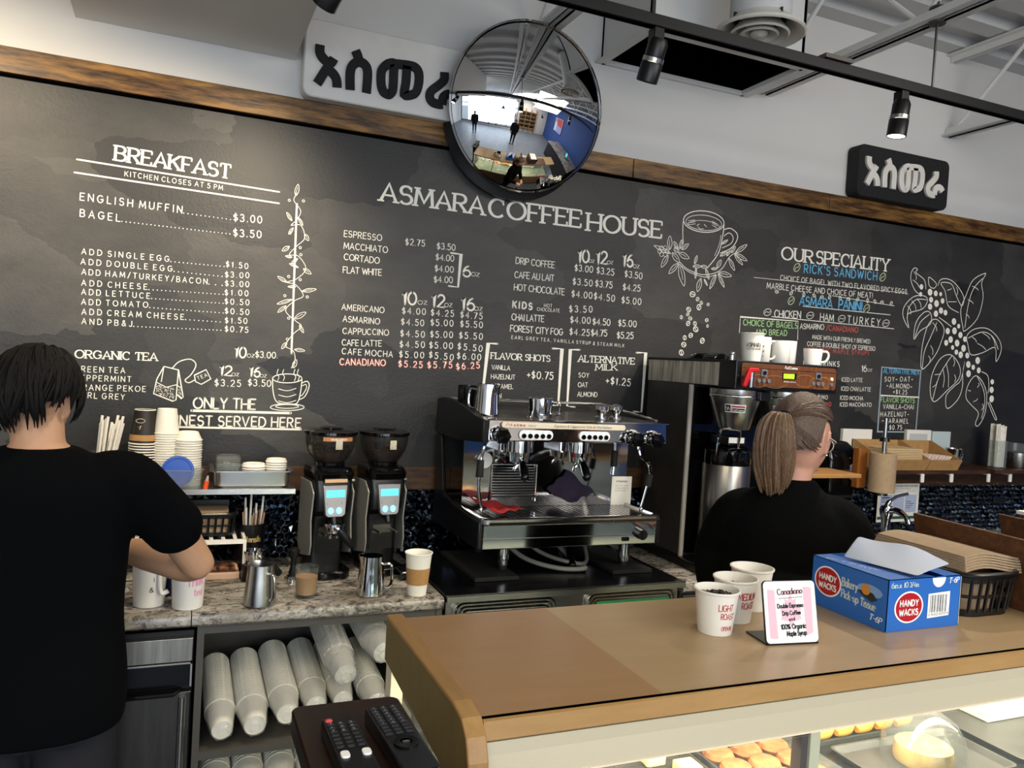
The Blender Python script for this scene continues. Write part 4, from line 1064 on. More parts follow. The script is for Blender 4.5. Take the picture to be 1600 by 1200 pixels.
# ------------------------------------------------------------------ the room
def chalk_material():
    m = bpy.data.materials.new('chalkboard_paint'); m.use_nodes = True
    nt = m.node_tree; N = nt.nodes; L = nt.links; b = N['Principled BSDF']
    tc = N.new('ShaderNodeTexCoord'); mp = N.new('ShaderNodeMapping'); mp.inputs['Scale'].default_value = (1.6, 1, 2.6)
    L.new(tc.outputs['Object'], mp.inputs['Vector'])
    # overlapping roller patches, some wiped greyer than others
    vo = N.new('ShaderNodeTexVoronoi'); vo.distance = 'CHEBYCHEV'; vo.inputs['Scale'].default_value = 1.5; vo.inputs['Randomness'].default_value = 0.9
    ns = N.new('ShaderNodeTexNoise'); ns.inputs['Scale'].default_value = 7; ns.inputs['Detail'].default_value = 6
    L.new(mp.outputs['Vector'], ns.inputs['Vector'])
    mxv = N.new('ShaderNodeMixRGB'); mxv.inputs['Fac'].default_value = 0.12
    L.new(mp.outputs['Vector'], mxv.inputs['Color1']); L.new(ns.outputs['Color'], mxv.inputs['Color2'])
    L.new(mxv.outputs['Color'], vo.inputs['Vector'])
    sep = N.new('ShaderNodeSeparateColor'); L.new(vo.outputs['Color'], sep.inputs['Color'])
    n2 = N.new('ShaderNodeTexNoise'); n2.inputs['Scale'].default_value = 3.2; n2.inputs['Detail'].default_value = 8; n2.inputs['Roughness'].default_value = 0.65
    mp2 = N.new('ShaderNodeMapping'); mp2.inputs['Scale'].default_value = (1.0, 1, 1.8); L.new(tc.outputs['Object'], mp2.inputs['Vector']); L.new(mp2.outputs['Vector'], n2.inputs['Vector'])
    ad = N.new('ShaderNodeMath'); ad.operation = 'MULTIPLY'; L.new(sep.outputs[0], ad.inputs[0]); L.new(n2.outputs['Fac'], ad.inputs[1])
    rp = N.new('ShaderNodeValToRGB'); rp.color_ramp.elements[0].position = 0.1; rp.color_ramp.elements[1].position = 0.62
    rp.color_ramp.elements[0].color = (0.012, 0.0117, 0.011, 1); rp.color_ramp.elements[1].color = (0.062, 0.058, 0.051, 1)
    L.new(ad.outputs[0], rp.inputs['Fac']); L.new(rp.outputs['Color'], b.inputs['Base Color'])
    setp(b, 'Roughness', 0.5); setp(b, 'Specular IOR Level', 0.45)
    bp = N.new('ShaderNodeBump'); bp.inputs['Strength'].default_value = 0.25; bp.inputs['Distance'].default_value = 0.004
    n3 = N.new('ShaderNodeTexNoise'); n3.inputs['Scale'].default_value = 120; L.new(tc.outputs['Object'], n3.inputs['Vector'])
    L.new(n3.outputs['Fac'], bp.inputs['Height']); L.new(bp.outputs['Normal'], b.inputs['Normal'])
    return m
M['chalk'] = chalk_material()
M['trim_wood'] = wood('stained_trim_wood', '3a240f', 'b0803f', 0.4, .95, contrast=1.2)
M['shelf_wood'] = wood('dark_shelf_wood', '2c1a10', '5e3c25', 0.4, 1.2)
M['band_wood'] = wood('old_band_wood', '2e1e10', '6b4a2a', 0.5, 1.4)
M['maple'] = wood('maple_veneer', '8b6a42', 'ab8a5e', 0.32, 0.55, contrast=0.55)
M['maple_edge'] = wood('maple_edge', '8d6a3e', 'b08c58', 0.4, 0.9, axis='Y', contrast=0.7)
M['oak_light'] = wood('light_wood', '9a6f3d', 'bb8f58', 0.5, 2.0, contrast=0.7)
M['walnut'] = wood('walnut_board', '3f2614', '6d4527', 0.5, 1.6, contrast=0.9)
M['floor'] = wood('grey_floor_planks', '565a60', '8a8f97', 0.4, 0.7, axis='Y')
M['tile_black'] = mat('black_glass_tile', '525b68', 0.06, 1.0)
M['deck'] = mat('white_deck', 'c9c9c8', 0.7)
M['blue_wall'] = mat('blue_wall', '2f4a86', 0.6)

struct(G().box(-4.2, 6.3, 0, 0.12, 0, 3.6).build('wall_back', M['white_wall'], smooth=False))
struct(G().box(6.2, 6.32, -8.1, 0, 0, 3.6).build('wall_right', M['blue_wall'], smooth=False))
struct(G().box(-4.32, -4.2, -8.1, 0.12, 0, 3.6).build('wall_left', M['white_wall'], smooth=False))
struct(G().box(-4.32, 6.32, -8.2, 0.12, -0.1, 0).build('floor', M['floor'], smooth=False))
# shop front far behind the camera: wall above, mullions, panes open to daylight
g = G().box(-4.2, 6.2, -8.1, -7.98, 2.9, 3.6).box(2.4, 6.2, -8.1, -7.98, 0, 2.9).box(-4.2, 2.4, -8.1, -7.98, 0, .12)
struct(g.build('wall_front', M['white_wall'], smooth=False))
g = G()
for x in (-4.2, -2.9, -1.6, -.7, .2, 1.3, 2.34): g.box(x, x + .07, -8.06, -7.99, .12, 2.9)
for z in (.12, 2.15, 2.84): g.box(-4.2, 2.4, -8.06, -7.99, z, z + .07)
struct(g.build('window_1', M['black_metal'], smooth=False))

# ceiling deck: shallow folded ridges running along the wall
prof = []
y = 0.0
while y > -8.1:
    prof += [(y, 3.5), (y - .10, 3.5), (y - .12, 3.54), (y - .22, 3.54), (y - .24, 3.5)]
    y -= .24
g = G().loft([[(-4.2, p[0], p[1]) for p in prof], [(6.2, p[0], p[1]) for p in prof]], closed=False)
struct(g.build('ceiling', M['deck'], smooth=False))
# dropped soffit over the left of the counter
struct(G().box(-.37, .35, -2.6, -.001, 2.79, 3.5).build('ceiling_2', M['white_wall'], smooth=False))
struct(G().box(-4.2, -.62, -2.0, -.001, 2.86, 3.5).build('ceiling_3', M['white_wall'], smooth=False))

# stained board above the chalkboard, in three lengths, and the band under it
for i, (a, b) in enumerate(((-4.2, 1.814), (1.818, 2.95), (2.954, 6.2))):
    o = struct(G().box(a, b, -.028, 0, 2.562, 2.646).build('trim_%d' % (i + 1), M['trim_wood'], smooth=False, bevel=.002))
struct(G().box(-4.2, 6.2, -.012, 0, 2.552, 2.562).build('trim_4', M['void_black'], smooth=False))
for i, (a, b) in enumerate(((-4.2, .52), (.522, 1.052), (1.054, 6.2))):
    struct(G().box(a, b, -.016, 0, 1.178, 1.270).build('trim_%d' % (i + 5), M['band_wood'], smooth=False, bevel=.0015))

# backsplash of black faceted glass tiles
rng = random.Random(3)
g = G(); p = .034; hx = p * .866
nz = int(.28 / (p * .75)) + 1
for j in range(nz):
    for i in range(int(8.2 / hx)):
        cx = -2.1 + i * hx + (hx / 2 if j % 2 else 0); cz = .925 + j * p * .75
        if cz > 1.185: continue
        ap = (cx + rng.uniform(-.011, .011), -.012 - rng.uniform(0, .009), cz + rng.uniform(-.011, .011))
        R = [(cx + p / 2 * .97 * math.sin(PI / 3 * k), -.003, cz + p / 2 * .97 * math.cos(PI / 3 * k)) for k in range(6)]
        g.faces(R + [ap], [(k, (k + 1) % 6, 6) for k in range(6)])
g.box(-2.2, 6.19, -.003, 0, .9, 1.18)
struct(g.build('wall_backsplash', M['tile_black'], smooth=False))

# ------------------------------------------------------------------ chalkboard with everything painted on it
board = thing('menu_chalkboard', 'long black chalkboard wall with hand-painted white coffee shop menu', 'chalkboard', (1, 0, 1.9), world=True)
G().box(-4.2, 6.2, -.0045, -.0005, 1.27, 2.556).build('board', M['chalk'], board, smooth=False)
PAINT = {'w': mat('chalk_white', 'e9e6da', 0.85), 'r': mat('chalk_red', 'd4574a', 0.85), 'u': mat('chalk_blue', '62b4e0', 0.85),
         'g': mat('chalk_green', 'a9d690', 0.85), 'y': mat('chalk_lime', 'd3e3b4', 0.85), 'c': mat('chalk_grey_blue', '93a4ad', 0.85), 'k': M['chalk']}
NAMES = {'breakfast': 'breakfast_lettering', 'tea': 'tea_lettering', 'vine': 'vine_drawing', 'espresso': 'espresso_lettering', 'title': 'title_lettering',
         'drip': 'drip_coffee_lettering', 'extras': 'extras_lettering', 'mug': 'mug_drawing', 'special': 'speciality_lettering', 'branch': 'coffee_branch_drawing'}
for sec, items in LETTERING.items():
    k = Ink((0, -.0045, 0))
    for it in items:
        if it[0] == 't':
            _, s, q, h, st, col, wt = it
            k.text(s, *q, h, st, col, wt)
        elif it[0] == 'l':
            _, q, w, col, closed, smooth = it
            P = [(q[i], q[i + 1]) for i in range(0, len(q), 2)]
            if smooth: P = [(v[0], v[1]) for v in catmull([(a, b, 0) for a, b in P], 4, bool(closed))]
            k.stroke(P, w, col, bool(closed))
        elif it[0] == 'd':
            x0, z0, x1, z1 = it[1]; n = max(3, int(math.hypot(x1 - x0, z1 - z0) / .0125))
            for i in range(n): k.disc(x0 + (x1 - x0) * i / (n - 1), z0 + (z1 - z0) * i / (n - 1), .0021, 'w', 6)
        elif it[0] == 'b':
            x, z, r, ang = it[1]; col, f = it[2], it[3]
            if f == 1: k.disc(x, z, r, col, 6)
            elif f == 2: k.ellipse(x, z, r, r, .0022, col, 0, 10)
            elif f == 3:
                k.ellipse(x, z, r, r * .85, r * .32, col, ang, 14)
                c, s = math.cos(math.radians(ang)), math.sin(math.radians(ang))
                k.stroke([(x + (a * c - b * s) * r, z + (a * s + b * c) * r) for a, b in ((-.8, 0), (-.3, .22), (.3, -.2), (.8, 0))], r * .28, col)
            elif f == 4:
                k.ellipse(x, z, r * 1.15, r * .8, .0028, col, ang, 14)
                c, s = math.cos(math.radians(ang)), math.sin(math.radians(ang))
                k.stroke([(x + (a * c - b * s) * r, z + (a * s + b * c) * r) for a, b in ((-.9, 0), (-.3, .25), (.3, -.2), (.9, 0))], .0026, col)
            elif f == 5:
                k.disc(x, z, r * .94, col, 16, r * 1.02, 20); k.layer += 1; k.disc(x + r * .1, z + r * .1, r * .12, 'k', 6); k.layer = 0
        elif it[0] == 'f':
            x0, z0, x1, z1, w, t = it[1]
            d = math.hypot(x1 - x0, z1 - z0); ux, uz = (x1 - x0) / d, (z1 - z0) / d
            pr = ((0, 0), (.2, .32), (.45, .5), (.75, .36), (1, 0), (.75, -.36), (.45, -.5), (.2, -.32))
            P = [(v[0], v[1]) for v in catmull([(x0 + ux * a * d - uz * b * w, z0 + uz * a * d + ux * b * w, 0) for a, b in pr], 3, True)]
            k.stroke(P, t, 'w', True)
            k.stroke([(x0 + ux * .08 * d, z0 + uz * .08 * d), (x0 + ux * .5 * d - uz * .06 * w, z0 + uz * .5 * d + ux * .06 * w), (x0 + ux * .72 * d, z0 + uz * .72 * d)], t * .8, 'w')
    k.build(NAMES[sec], PAINT, board)

# ------------------------------------------------------------------ the two raised signs standing on the trim
def sign(name, label, x0, x1, z0, z1, th, mb, ml, gx, gz, ks, Y0=-.002):
    t = thing(name, label, 'sign', ((x0 + x1) / 2, 0, z0), world=True)
    G().prism(rrect(x0, x1, z0, z1, .035, 6), 'XZ', Y0 - th, Y0).build('panel', mb, t, bevel=.006)
    for gs in (GLYPHS[:3], GLYPHS[3:5], GLYPHS[5:7], GLYPHS[7:]):
        k = Ink((0, Y0 - th - .012, 0), lift=0.0002)
        g = G()
        for q in gs:
            P = [((v[0] - .38) * ks + gx, (v[1] - 2.76) * ks + gz) for v in catmull([(a, b, 0) for a, b in q], 4)]
            k.stroke(P, .033 * ks, 'w', disc=False)
        bmf = k.g['w'].b
        r = bmesh.ops.extrude_face_region(bmf, geom=bmf.faces[:])
        bmesh.ops.translate(bmf, vec=(0, .012, 0), verts=[v for v in r['geom'] if isinstance(v, bmesh.types.BMVert)])
        k.g['w'].build('letter', ml, t, smooth=False)
M['foam_white'] = mat('sign_white', 'dad7d2', 0.6, noise=0.03, nscale=20)
M['foam_black'] = mat('sign_black', '1d1d1d', 0.8, bump=0.5, bscale=90)
M['letter_black'] = mat('letter_black', '131313', 0.8, bump=0.4, bscale=90)
sign('white_wall_sign', 'white rounded sign with raised black script letters, standing left of the round mirror', .375, 1.03, 2.647, 2.93, .075, M['foam_white'], M['letter_black'], .38, 2.76, 1.0)
sign('black_wall_sign', 'black rounded sign with raised white script letters, standing at right under a lit spotlight', 3.07, 3.70, 2.647, 2.905, .08, M['foam_black'], M['paper_white'], 3.075, 2.77, .98)

# ------------------------------------------------------------------ open ceiling: joists, plenum box, diffuser, track
def joist(x, y0=-.004, y1=-7.9, label='', z=3.06):
    t = thing('ceiling_joist', label, 'joist', (x, -3, z), world=True, group='open web steel joists')
    for s in (-1, 1):
        G().box(x + s * .012, x + s * .05, y1, y0, z, z + .006).box(x + s * .012, x + s * .018, y1, y0, z, z + .045).build('bottom_chord', M['white_paint'], t, smooth=False)
        G().box(x + s * .012, x + s * .05, y1, y0, 3.485, 3.493).box(x + s * .012, x + s * .018, y1, y0, 3.455, 3.49).build('top_chord', M['white_paint'], t, smooth=False)
    P = []; y = y0 - .03; k = 0
    while y > y1:
        P.append((x, y, z + .02 if k % 2 == 0 else 3.475)); y -= .42; k += 1
    g = G()
    for a, b in zip(P, P[1:]): g.tube([a, b], .011, 8)
    g.build('web_rods', M['white_paint'], t)
joist(1.31, label='white steel joist partly hidden behind the round mirror')
joist(2.52, label='white steel joist carrying the thin rod of the track light')
joist(3.76, label='white steel joist meeting the wall right of the black sign')
joist(5.0, label='white steel joist in the far upper right corner')
# return-air box, open underneath
t = thing('return_air_box', 'white return air duct box with a black open underside, above the track', 'duct', (2.0, -.3, 3.03), world=True)
x0, x1, y0, y1 = 1.635, 2.395, -.40, -.002
g = G()
for a in ((x0, x0 + .015, y0, y1), (x1 - .015, x1, y0, y1), (x0, x1, y0, y0 + .015), (x0, x1, y1 - .015, y1)): g.box(*a, 3.03, 3.5)
g.build('casing', M['white_paint'], t, smooth=False)
g = G()
for a in ((x0 + .016, x0 + .02, y0 + .016, y1 - .016), (x1 - .02, x1 - .016, y0 + .016, y1 - .016), (x0 + .016, x1 - .016, y0 + .016, y0 + .02), (x0 + .016, x1 - .016, y1 - .02, y1 - .016)): g.box(*a, 3.05, 3.48)
g.box(x0 + .016, x1 - .016, y0 + .016, y1 - .016, 3.47, 3.48)
g.build('lining', M['void_black'], t, smooth=False)
g = G()
for a in ((x0 - .03, x0, y0 - .03, y1), (x1, x1 + .03, y0 - .03, y1), (x0, x1, y0 - .03, y0)): g.box(*a, 3.03, 3.036)
g.build('flange', M['white_paint'], t, smooth=False)
# round diffuser
dz = 2.99
dc = (1.945, -.66, dz)
t = thing('ceiling_diffuser', 'round white ceiling air diffuser with concentric rings', 'vent', dc, world=True)
G().lathe([(.162, 0), (.168, .004), (.166, .014), (.132, .026), (.106, .062), (.102, .062), (.128, .022), (.158, .002), (.162, 0)], dc).build('outer_ring', M['offwhite'], t)
for r in (.105, .066):
    G().lathe([(r, -.004), (r + .006, .002), (r - .02, .035), (r - .035, .06), (r - .038, .06), (r - .024, .032), (r - .003, .0), (r, -.004)], dc).build('inner_ring', M['offwhite'], t)
G().lathe([(0, -.008), (.02, -.006), (.032, .004), (.03, .012), (0, .014)], dc).build('centre_cap', M['offwhite'], t)
G().box(dc[0] - .003, dc[0] + .003, dc[1] - .12, dc[1] + .12, dz + .04, dz + .06).box(dc[0] - .12, dc[0] + .12, dc[1] - .003, dc[1] + .003, dz + .04, dz + .06).build('cross_bar', M['black_metal'], t, smooth=False)
G().lathe([(.106, .058), (.112, .07), (.112, .49)], dc, 32).build('neck', M['deck'], t)
G().lathe([(.1, .07), (.1, .3), (0, .3)], dc, 32).build('throat', M['void_black'], t)

TY, TZ = -.945, 2.78
t = thing('track_rail', 'long black track lighting rail hanging from the joists', 'track light rail', (2.2, TY, TZ), world=True)
G().box(-.9, 5.6, TY - .018, TY + .018, TZ, TZ + .036).build('rail', M['black_metal'], t, smooth=False, bevel=.002)
G().box(-.9, 5.6, TY - .007, TY + .007, TZ - .003, TZ).build('slot', M['void_black'], t, smooth=False)
G().box(1.98, 2.1, TY - .03, TY + .02, TZ + .036, TZ + .05).build('mounting_bracket', M['steel_dark'], t, smooth=False)
for x in (1.31, 2.52, 3.76, 5.0):
    r_ = G().tube([(x, TY, TZ + .03), (x, TY, 3.16)], .0045, 8).build('hanger_rod', M['steel_dark'], t)
    G().cyl((x, TY, 3.052), (x, TY, 3.059), .03).build('washer', M['steel_dark'], r_); G().cyl((x, TY, 3.108), (x, TY, 3.113), .03).build('washer', M['steel_dark'], r_)

M['lamp_lens'] = mat('lamp_lens', 'fff3dc', 0.3, emit=18, emit_col='fff0d8')
M['lamp_lens_dim'] = mat('lamp_lens_dim', 'fff3dc', 0.3, emit=6, emit_col='ffe6c0')
def spotlight(x, target, label, power, col, lens, size=1.1):
    base = Vector((x, TY, TZ - .003)); piv = base + Vector((0, 0, -.075))
    t = thing('spotlight', label, 'spotlight', base, world=True, group='black track spotlights')
    G().box(x - .018, x + .018, TY - .02, TY + .02, TZ - .04, TZ - .003).build('adapter', M['black_metal'], t, smooth=False, bevel=.003)
    G().cyl(base + Vector((0, 0, -.03)), piv, .009).build('stem', M['black_metal'], t)
    d = (Vector(target) - piv).normalized(); R = (-d).to_track_quat('Z', 'Y').to_matrix()
    G().lathe([(0, .045), (.024, .045), (.031, .03), (.031, -.012)], piv, 28, R).build('cooling_body', M['black_metal'], t)
    G().lathe([(.0312, -.012), (.0335, -.013), (.0335, -.026), (.0312, -.027)], piv, 28, R).build('steel_ring', M['steel'], t)
    G().lathe([(.032, -.027), (.034, -.03), (.034, -.085), (.031, -.087), (.029, -.083), (.028, -.06)], piv, 28, R).build('barrel', M['black_metal'], t)
    G().lathe([(0, -.084), (.0285, -.084), (.0285, -.081), (0, -.081)], piv, 28, R).build('lens', lens, t)
    spot_light('spot', piv + d * .095, target, power, col, size, 0.9)
spotlight(.345, (-.1, -.1, 1.7), 'black spotlight cut off by the top of the picture above the white sign', 62, (1.0, .84, .6), M['lamp_lens'], 2.0)
spotlight(1.325, (1.22, -.35, 1.2), 'black spotlight with a silver ring and no glow showing, right of the round mirror', 34, (1.0, .86, .68), M['lamp_lens_dim'], 1.2)
spotlight(2.37, (2.26, -.86, 1.2), 'lit black spotlight glowing warm above the black sign', 60, (1.0, .9, .74), M['lamp_lens'], 2.3)

spotlight(-.75, (-.75, 0, 2.1), 'added unseen black spotlight beyond the left edge of the picture', 34, (1.0, .82, .56), M['lamp_lens'], 2.0)  # extra track head out of view, put in to warm the wall

# ------------------------------------------------------------------ round convex mirror
mc = Vector((1.245, -.14, 2.735)); MR = rot('X', 6) @ rot('Z', 0)
t = thing('convex_mirror', 'large round convex security mirror reflecting the whole shop', 'mirror', (1.24, 0, 2.5), world=True)
RM = Matrix.Rotation(math.radians(90 + 9), 3, 'X')
sag, rr = .085, .325; RS = (rr * rr + sag * sag) / (2 * sag)
pr = [(rr * i / 24, math.sqrt(RS * RS - (rr * i / 24) ** 2) - (RS - sag)) for i in range(24, -1, -1)]
M['mirror'] = mat('mirror_dome', 'eef0f2', 0.015, 1.0)
G().lathe(pr, mc, 64, RM).build('dome', M['mirror'], t)
G().lathe([(rr - .002, -.002), (rr + .005, -.004), (rr + .006, .004), (rr - .001, .008)], mc, 64, RM).build('rim', M['chrome'], t)
RB = rot('X', 90)
ring = lambda c, R, r, z: [c + R @ Vector((r * math.cos(2 * PI * i / 48), r * math.sin(2 * PI * i / 48), z)) for i in range(48)]
G().loft([ring(Vector((1.238, -.0295, 2.695)), RB, .312, 0), ring(Vector((1.238, -.045, 2.698)), RB, .316, 0), ring(mc, RM, .30, -.03), ring(mc, RM, rr + .003, -.006)]).build('backing', M['black_plastic'], t)
G().cyl((1.225, -.029, 2.70), (1.225, -.006, 2.70), .06).build('wall_bracket', M['black_metal'], t)
# ------------------------------------------------------------------ counter
def granite():
    m = bpy.data.materials.new('granite'); m.use_nodes = True
    nt = m.node_tree; N = nt.nodes; L = nt.links; b = N['Principled BSDF']
    setp(b, 'Roughness', 0.22)
    tc = N.new('ShaderNodeTexCoord')
    mp = N.new('ShaderNodeMapping'); mp.inputs['Scale'].default_value = (1.0, 1.6, 1.6); mp.inputs['Rotation'].default_value = (0, 0, .5)
    L.new(tc.outputs['Object'], mp.inputs['Vector'])
    a = N.new('ShaderNodeTexNoise'); a.inputs['Scale'].default_value = 26; a.inputs['Detail'].default_value = 9; a.inputs['Roughness'].default_value = 0.72; a.inputs['Distortion'].default_value = 1.2
    L.new(mp.outputs['Vector'], a.inputs['Vector'])
    r = N.new('ShaderNodeValToRGB'); e = r.color_ramp.elements
    e[0].position = 0.33; e[0].color = (*lin('262425'), 1); e[1].position = 0.72; e[1].color = (*lin('e8e6e2'), 1)
    for p, c in ((.42, '615c57'), (.50, '9b968e'), (.56, 'bcb6aa'), (.62, '8f8a88')):
        q = e.new(p); q.color = (*lin(c), 1)
    L.new(a.outputs['Fac'], r.inputs['Fac'])
    v = N.new('ShaderNodeTexNoise'); v.inputs['Scale'].default_value = 5; v.inputs['Detail'].default_value = 4
    L.new(mp.outputs['Vector'], v.inputs['Vector'])
    r2 = N.new('ShaderNodeValToRGB'); r2.color_ramp.elements[0].position = .35; r2.color_ramp.elements[1].position = .65
    r2.color_ramp.elements[0].color = (*lin('8f877c'), 1); r2.color_ramp.elements[1].color = (1, 1, 1, 1)
    L.new(v.outputs['Fac'], r2.inputs['Fac'])
    mx = N.new('ShaderNodeMixRGB'); mx.blend_type = 'MULTIPLY'; mx.inputs['Fac'].default_value = .8
    L.new(r.outputs['Color'], mx.inputs['Color1']); L.new(r2.outputs['Color'], mx.inputs['Color2']); L.new(mx.outputs['Color'], b.inputs['Base Color'])
    return m
M['granite'] = granite()
M['laminate_grey'] = mat('laminate_grey', '4a4743', 0.45)
M['fridge_steel'] = mat('fridge_steel', '55524e', 0.28, 1.0, noise=.15, nscale=5, stretch=(12, 12, 1))
M['rubber'] = mat('rubber_mat', '121212', 0.75)
M['sheet_black'] = mat('black_steel_sheet', '17171a', 0.22, 0.6)
M['green_tape'] = mat('green_tape', '2c8a4a', 0.55)
M['tray_wood'] = wood('espresso_tray_wood', '170c07', '2e1a10', 0.3, 1.4, axis='Y', contrast=.8)
M['led_blue'] = mat('led_blue', '9fdcff', .3, emit=1.1, emit_col='3aa4ff')
M['screen_cyan'] = mat('screen_cyan', '5fc6dc', .2, emit=.55, emit_col='4ccbe6')
M['screen_green'] = mat('screen_green', '8fe02a', .2, emit=1.2, emit_col='84e01c')
M['beans'] = mat('coffee_beans', '45281a', 0.45, noise=.4, nscale=120)
M['bean_dark'] = mat('coffee_bean', '24130b', 0.4)
M['ink_black'] = mat('ink_black', '161616', .8)
M['ink_brown'] = mat('ink_brown', '3d2a20', .8)
M['ink_red'] = mat('ink_red', 'b4202c', .7)
M['ink_pink'] = mat('ink_pink', 'e39ab4', .7)
M['ink_white'] = mat('ink_white', 'f2f2ee', .7)
M['silver_panel'] = mat('silver_panel', '8f9094', 0.35, .7)
M['red_cloth'] = mat('red_cloth', 'a01c1f', 0.95, bump=.6, bscale=200)
M['purple_cloth'] = mat('purple_cloth', '2a2036', 0.95, bump=.6, bscale=200)

def slab(name, x0, x1, label):
    o = G().prism([(-.62, .887), (-.612, .88), (-.002, .88), (-.002, .92), (-.608, .92), (-.617, .915), (-.62, .908)], 'YZ', x0, x1).build(name, M['granite'], smooth=True)
    return tag(o, label, 'worktop')
slab('worktop', -2.2, .068, 'speckled granite worktop at far left, ending at the dark seam beside the white pitcher')
slab('worktop', .071, .85, 'speckled granite worktop under the coffee grinders and steel pitchers')
slab('worktop', 1.80, 5.2, 'speckled granite worktop right of the espresso machine, under brewer and tap')

# open shelf unit full of cup sleeves
t = thing('shelf_unit', 'dark grey open shelf unit stuffed with wrapped paper cups under the granite', 'shelf unit', (.47, -.3, 0), world=True)
G().box(.088, .108, -.6, -.02, 0, .878).build('side_panel', M['laminate_grey'], t, smooth=False)
G().box(.83, .85, -.6, -.02, 0, .878).build('side_panel', M['laminate_grey'], t, smooth=False)
G().box(.108, .83, -.04, -.02, 0, .878).build('back_panel', M['laminate_grey'], t, smooth=False)
G().box(.108, .83, -.6, -.04, .467, .49).build('shelf', M['laminate_grey'], t, smooth=False)
G().box(.108, .83, -.6, -.04, .05, .073).build('shelf', M['laminate_grey'], t, smooth=False)
G().box(.108, .83, -.595, -.58, .85, .878).build('top_rail', M['laminate_grey'], t, smooth=False)

# small steel fridge under the left worktop
t = thing('undercounter_fridge', 'small dark steel undercounter fridge left of the open cup shelves', 'fridge', (-.25, -.3, 0), world=True)
G().box(-.56, .08, -.58, -.02, 0.03, .86).build('cabinet', M['black_metal'], t, smooth=False)
G().box(-.56, .078, -.605, -.58, .775, .845).build('drawer', M['steel_brushed'], t, smooth=False, bevel=.002)
G().box(-.56, .078, -.608, -.58, .768, .773).box(.073, .078, -.608, -.58, .70, .773).build('edge_trim', M['steel'], t, smooth=False)
G().box(-.56, .072, -.604, -.58, .70, .767).build('control_panel', M['sheet_black'], t, smooth=False)
d = G().box(-.56, .078, -.605, -.58, .06, .685).build('door', M['fridge_steel'], t, smooth=False, bevel=.003)
G().cyl((.055, -.615, .08), (.055, -.615, .675), .011).build('edge_bar', M['steel'], d)
G().tube([(-.5, -.63, .69), (.03, -.63, .69), (.045, -.605, .692)], .008).build('handle', M['black_gloss'], d)

# steel refrigerated base the espresso machine stands on
t = thing('refrigerated_base', 'steel refrigerated base with black top and rimmed doors under the espresso machine', 'fridge', (1.32, -.3, 0), world=True)
G().box(.862, 1.788, -.6, -.02, .02, .905).build('cabinet', M['steel'], t, smooth=False)
G().box(.854, 1.796, -.635, -.02, .906, .93).build('top_sheet', M['sheet_black'], t, smooth=False, bevel=.003)
G().box(.854, 1.796, -.6385, -.635, .907, .9305).box(.854, 1.796, -.6385, -.63, .928, .932).build('front_lip', M['steel'], t, smooth=False)
for i, (a, b) in enumerate(((.885, 1.27), (1.39, 1.765))):
    d = G().prism(rrect(a, b, .45, .903, .03), 'XZ', -.618, -.6).build('door', M['steel'], t, bevel=.002)
    for q in (0, .012, .024):
        pts = [(x, -.6195, z) for x, z in rrect(a + .008 + q, b - .008 - q, .458 + q, .897 - q, .028 - q * .5)]
        G().tube(pts, .0035, 6, True).build('rim', M['chrome'], d)
    G().prism(rrect(a + .038, b - .038, .488, .866, .012), 'XZ', -.621, -.617).build('window', M['black_gloss'], d)
G().box(1.425, 1.735, -.627, -.6225, .82, .872).build('tape', M['green_tape'], d, smooth=False)
for x0, x1, lab in ((1.0, 1.17, 'left'), (1.56, 1.735, 'right')):
    o = G().box(x0, x1, -.50, -.1, .9305, .946).build('rubber_mat', M['rubber'], smooth=False, bevel=.002)
    tag(o, 'black rubber strip under the %s feet of the espresso machine' % lab, 'mat')

# ------------------------------------------------------------------ wrapped cup sleeves on the shelves
def cup_mesh(r0, r1, h, wall=.0012):
    return [(0, .004), (r0 - .003, .004), (r0 - .002, 0), (r0, 0), (r1, h - .004), (r1 + .003, h - .003), (r1 + .003, h), (r1, h + .0005), (r1 - .002, h - .002), (r0 - .002, .008), (0, .008)]
def sleeve(i, tail, head, r, n, label, film='film', cupm='cup_white'):
    """a film-wrapped row of nested cups: tail = base of the nearest cup, head = far end"""
    A = Vector(tail); B = Vector(head); d = (B - A).normalized(); Lg = (B - A).length
    t = thing('cup_sleeve', label, 'cup sleeve', A, group='wrapped paper cup sleeves')
    R = d.to_track_quat('Z', 'Y').to_matrix()
    h = .1; st = (Lg - h) / max(1, n - 1)
    first = None
    for k in range(n):
        if first is None:
            first = G().lathe(cup_mesh(r * .68, r, h), (0, 0, 0), 24, R).build('cup', M[cupm], t); c = first
        else:
            c = first.copy(); COL.objects.link(c); c.parent = t
        c.location = d * (st * k)
    if film:
        pr = [(r * .35, -.016), (r * .3, -.012), (r * .72, -.004), (r * .8, .01), (r * 1.02, h * .9), (r * 1.07, h), (r * 1.06, Lg + .002), (r * .6, Lg + .012), (r * .22, Lg + .02), (r * .3, Lg + .035)]
        g = G().lathe(pr, (0, 0, 0), 28, R)
        rg = random.Random(i)
        for v in g.b.verts:
            v.co += Vector((rg.uniform(-1, 1), rg.uniform(-1, 1), rg.uniform(-1, 1))) * .0016
        g.build('film', M[film], t)
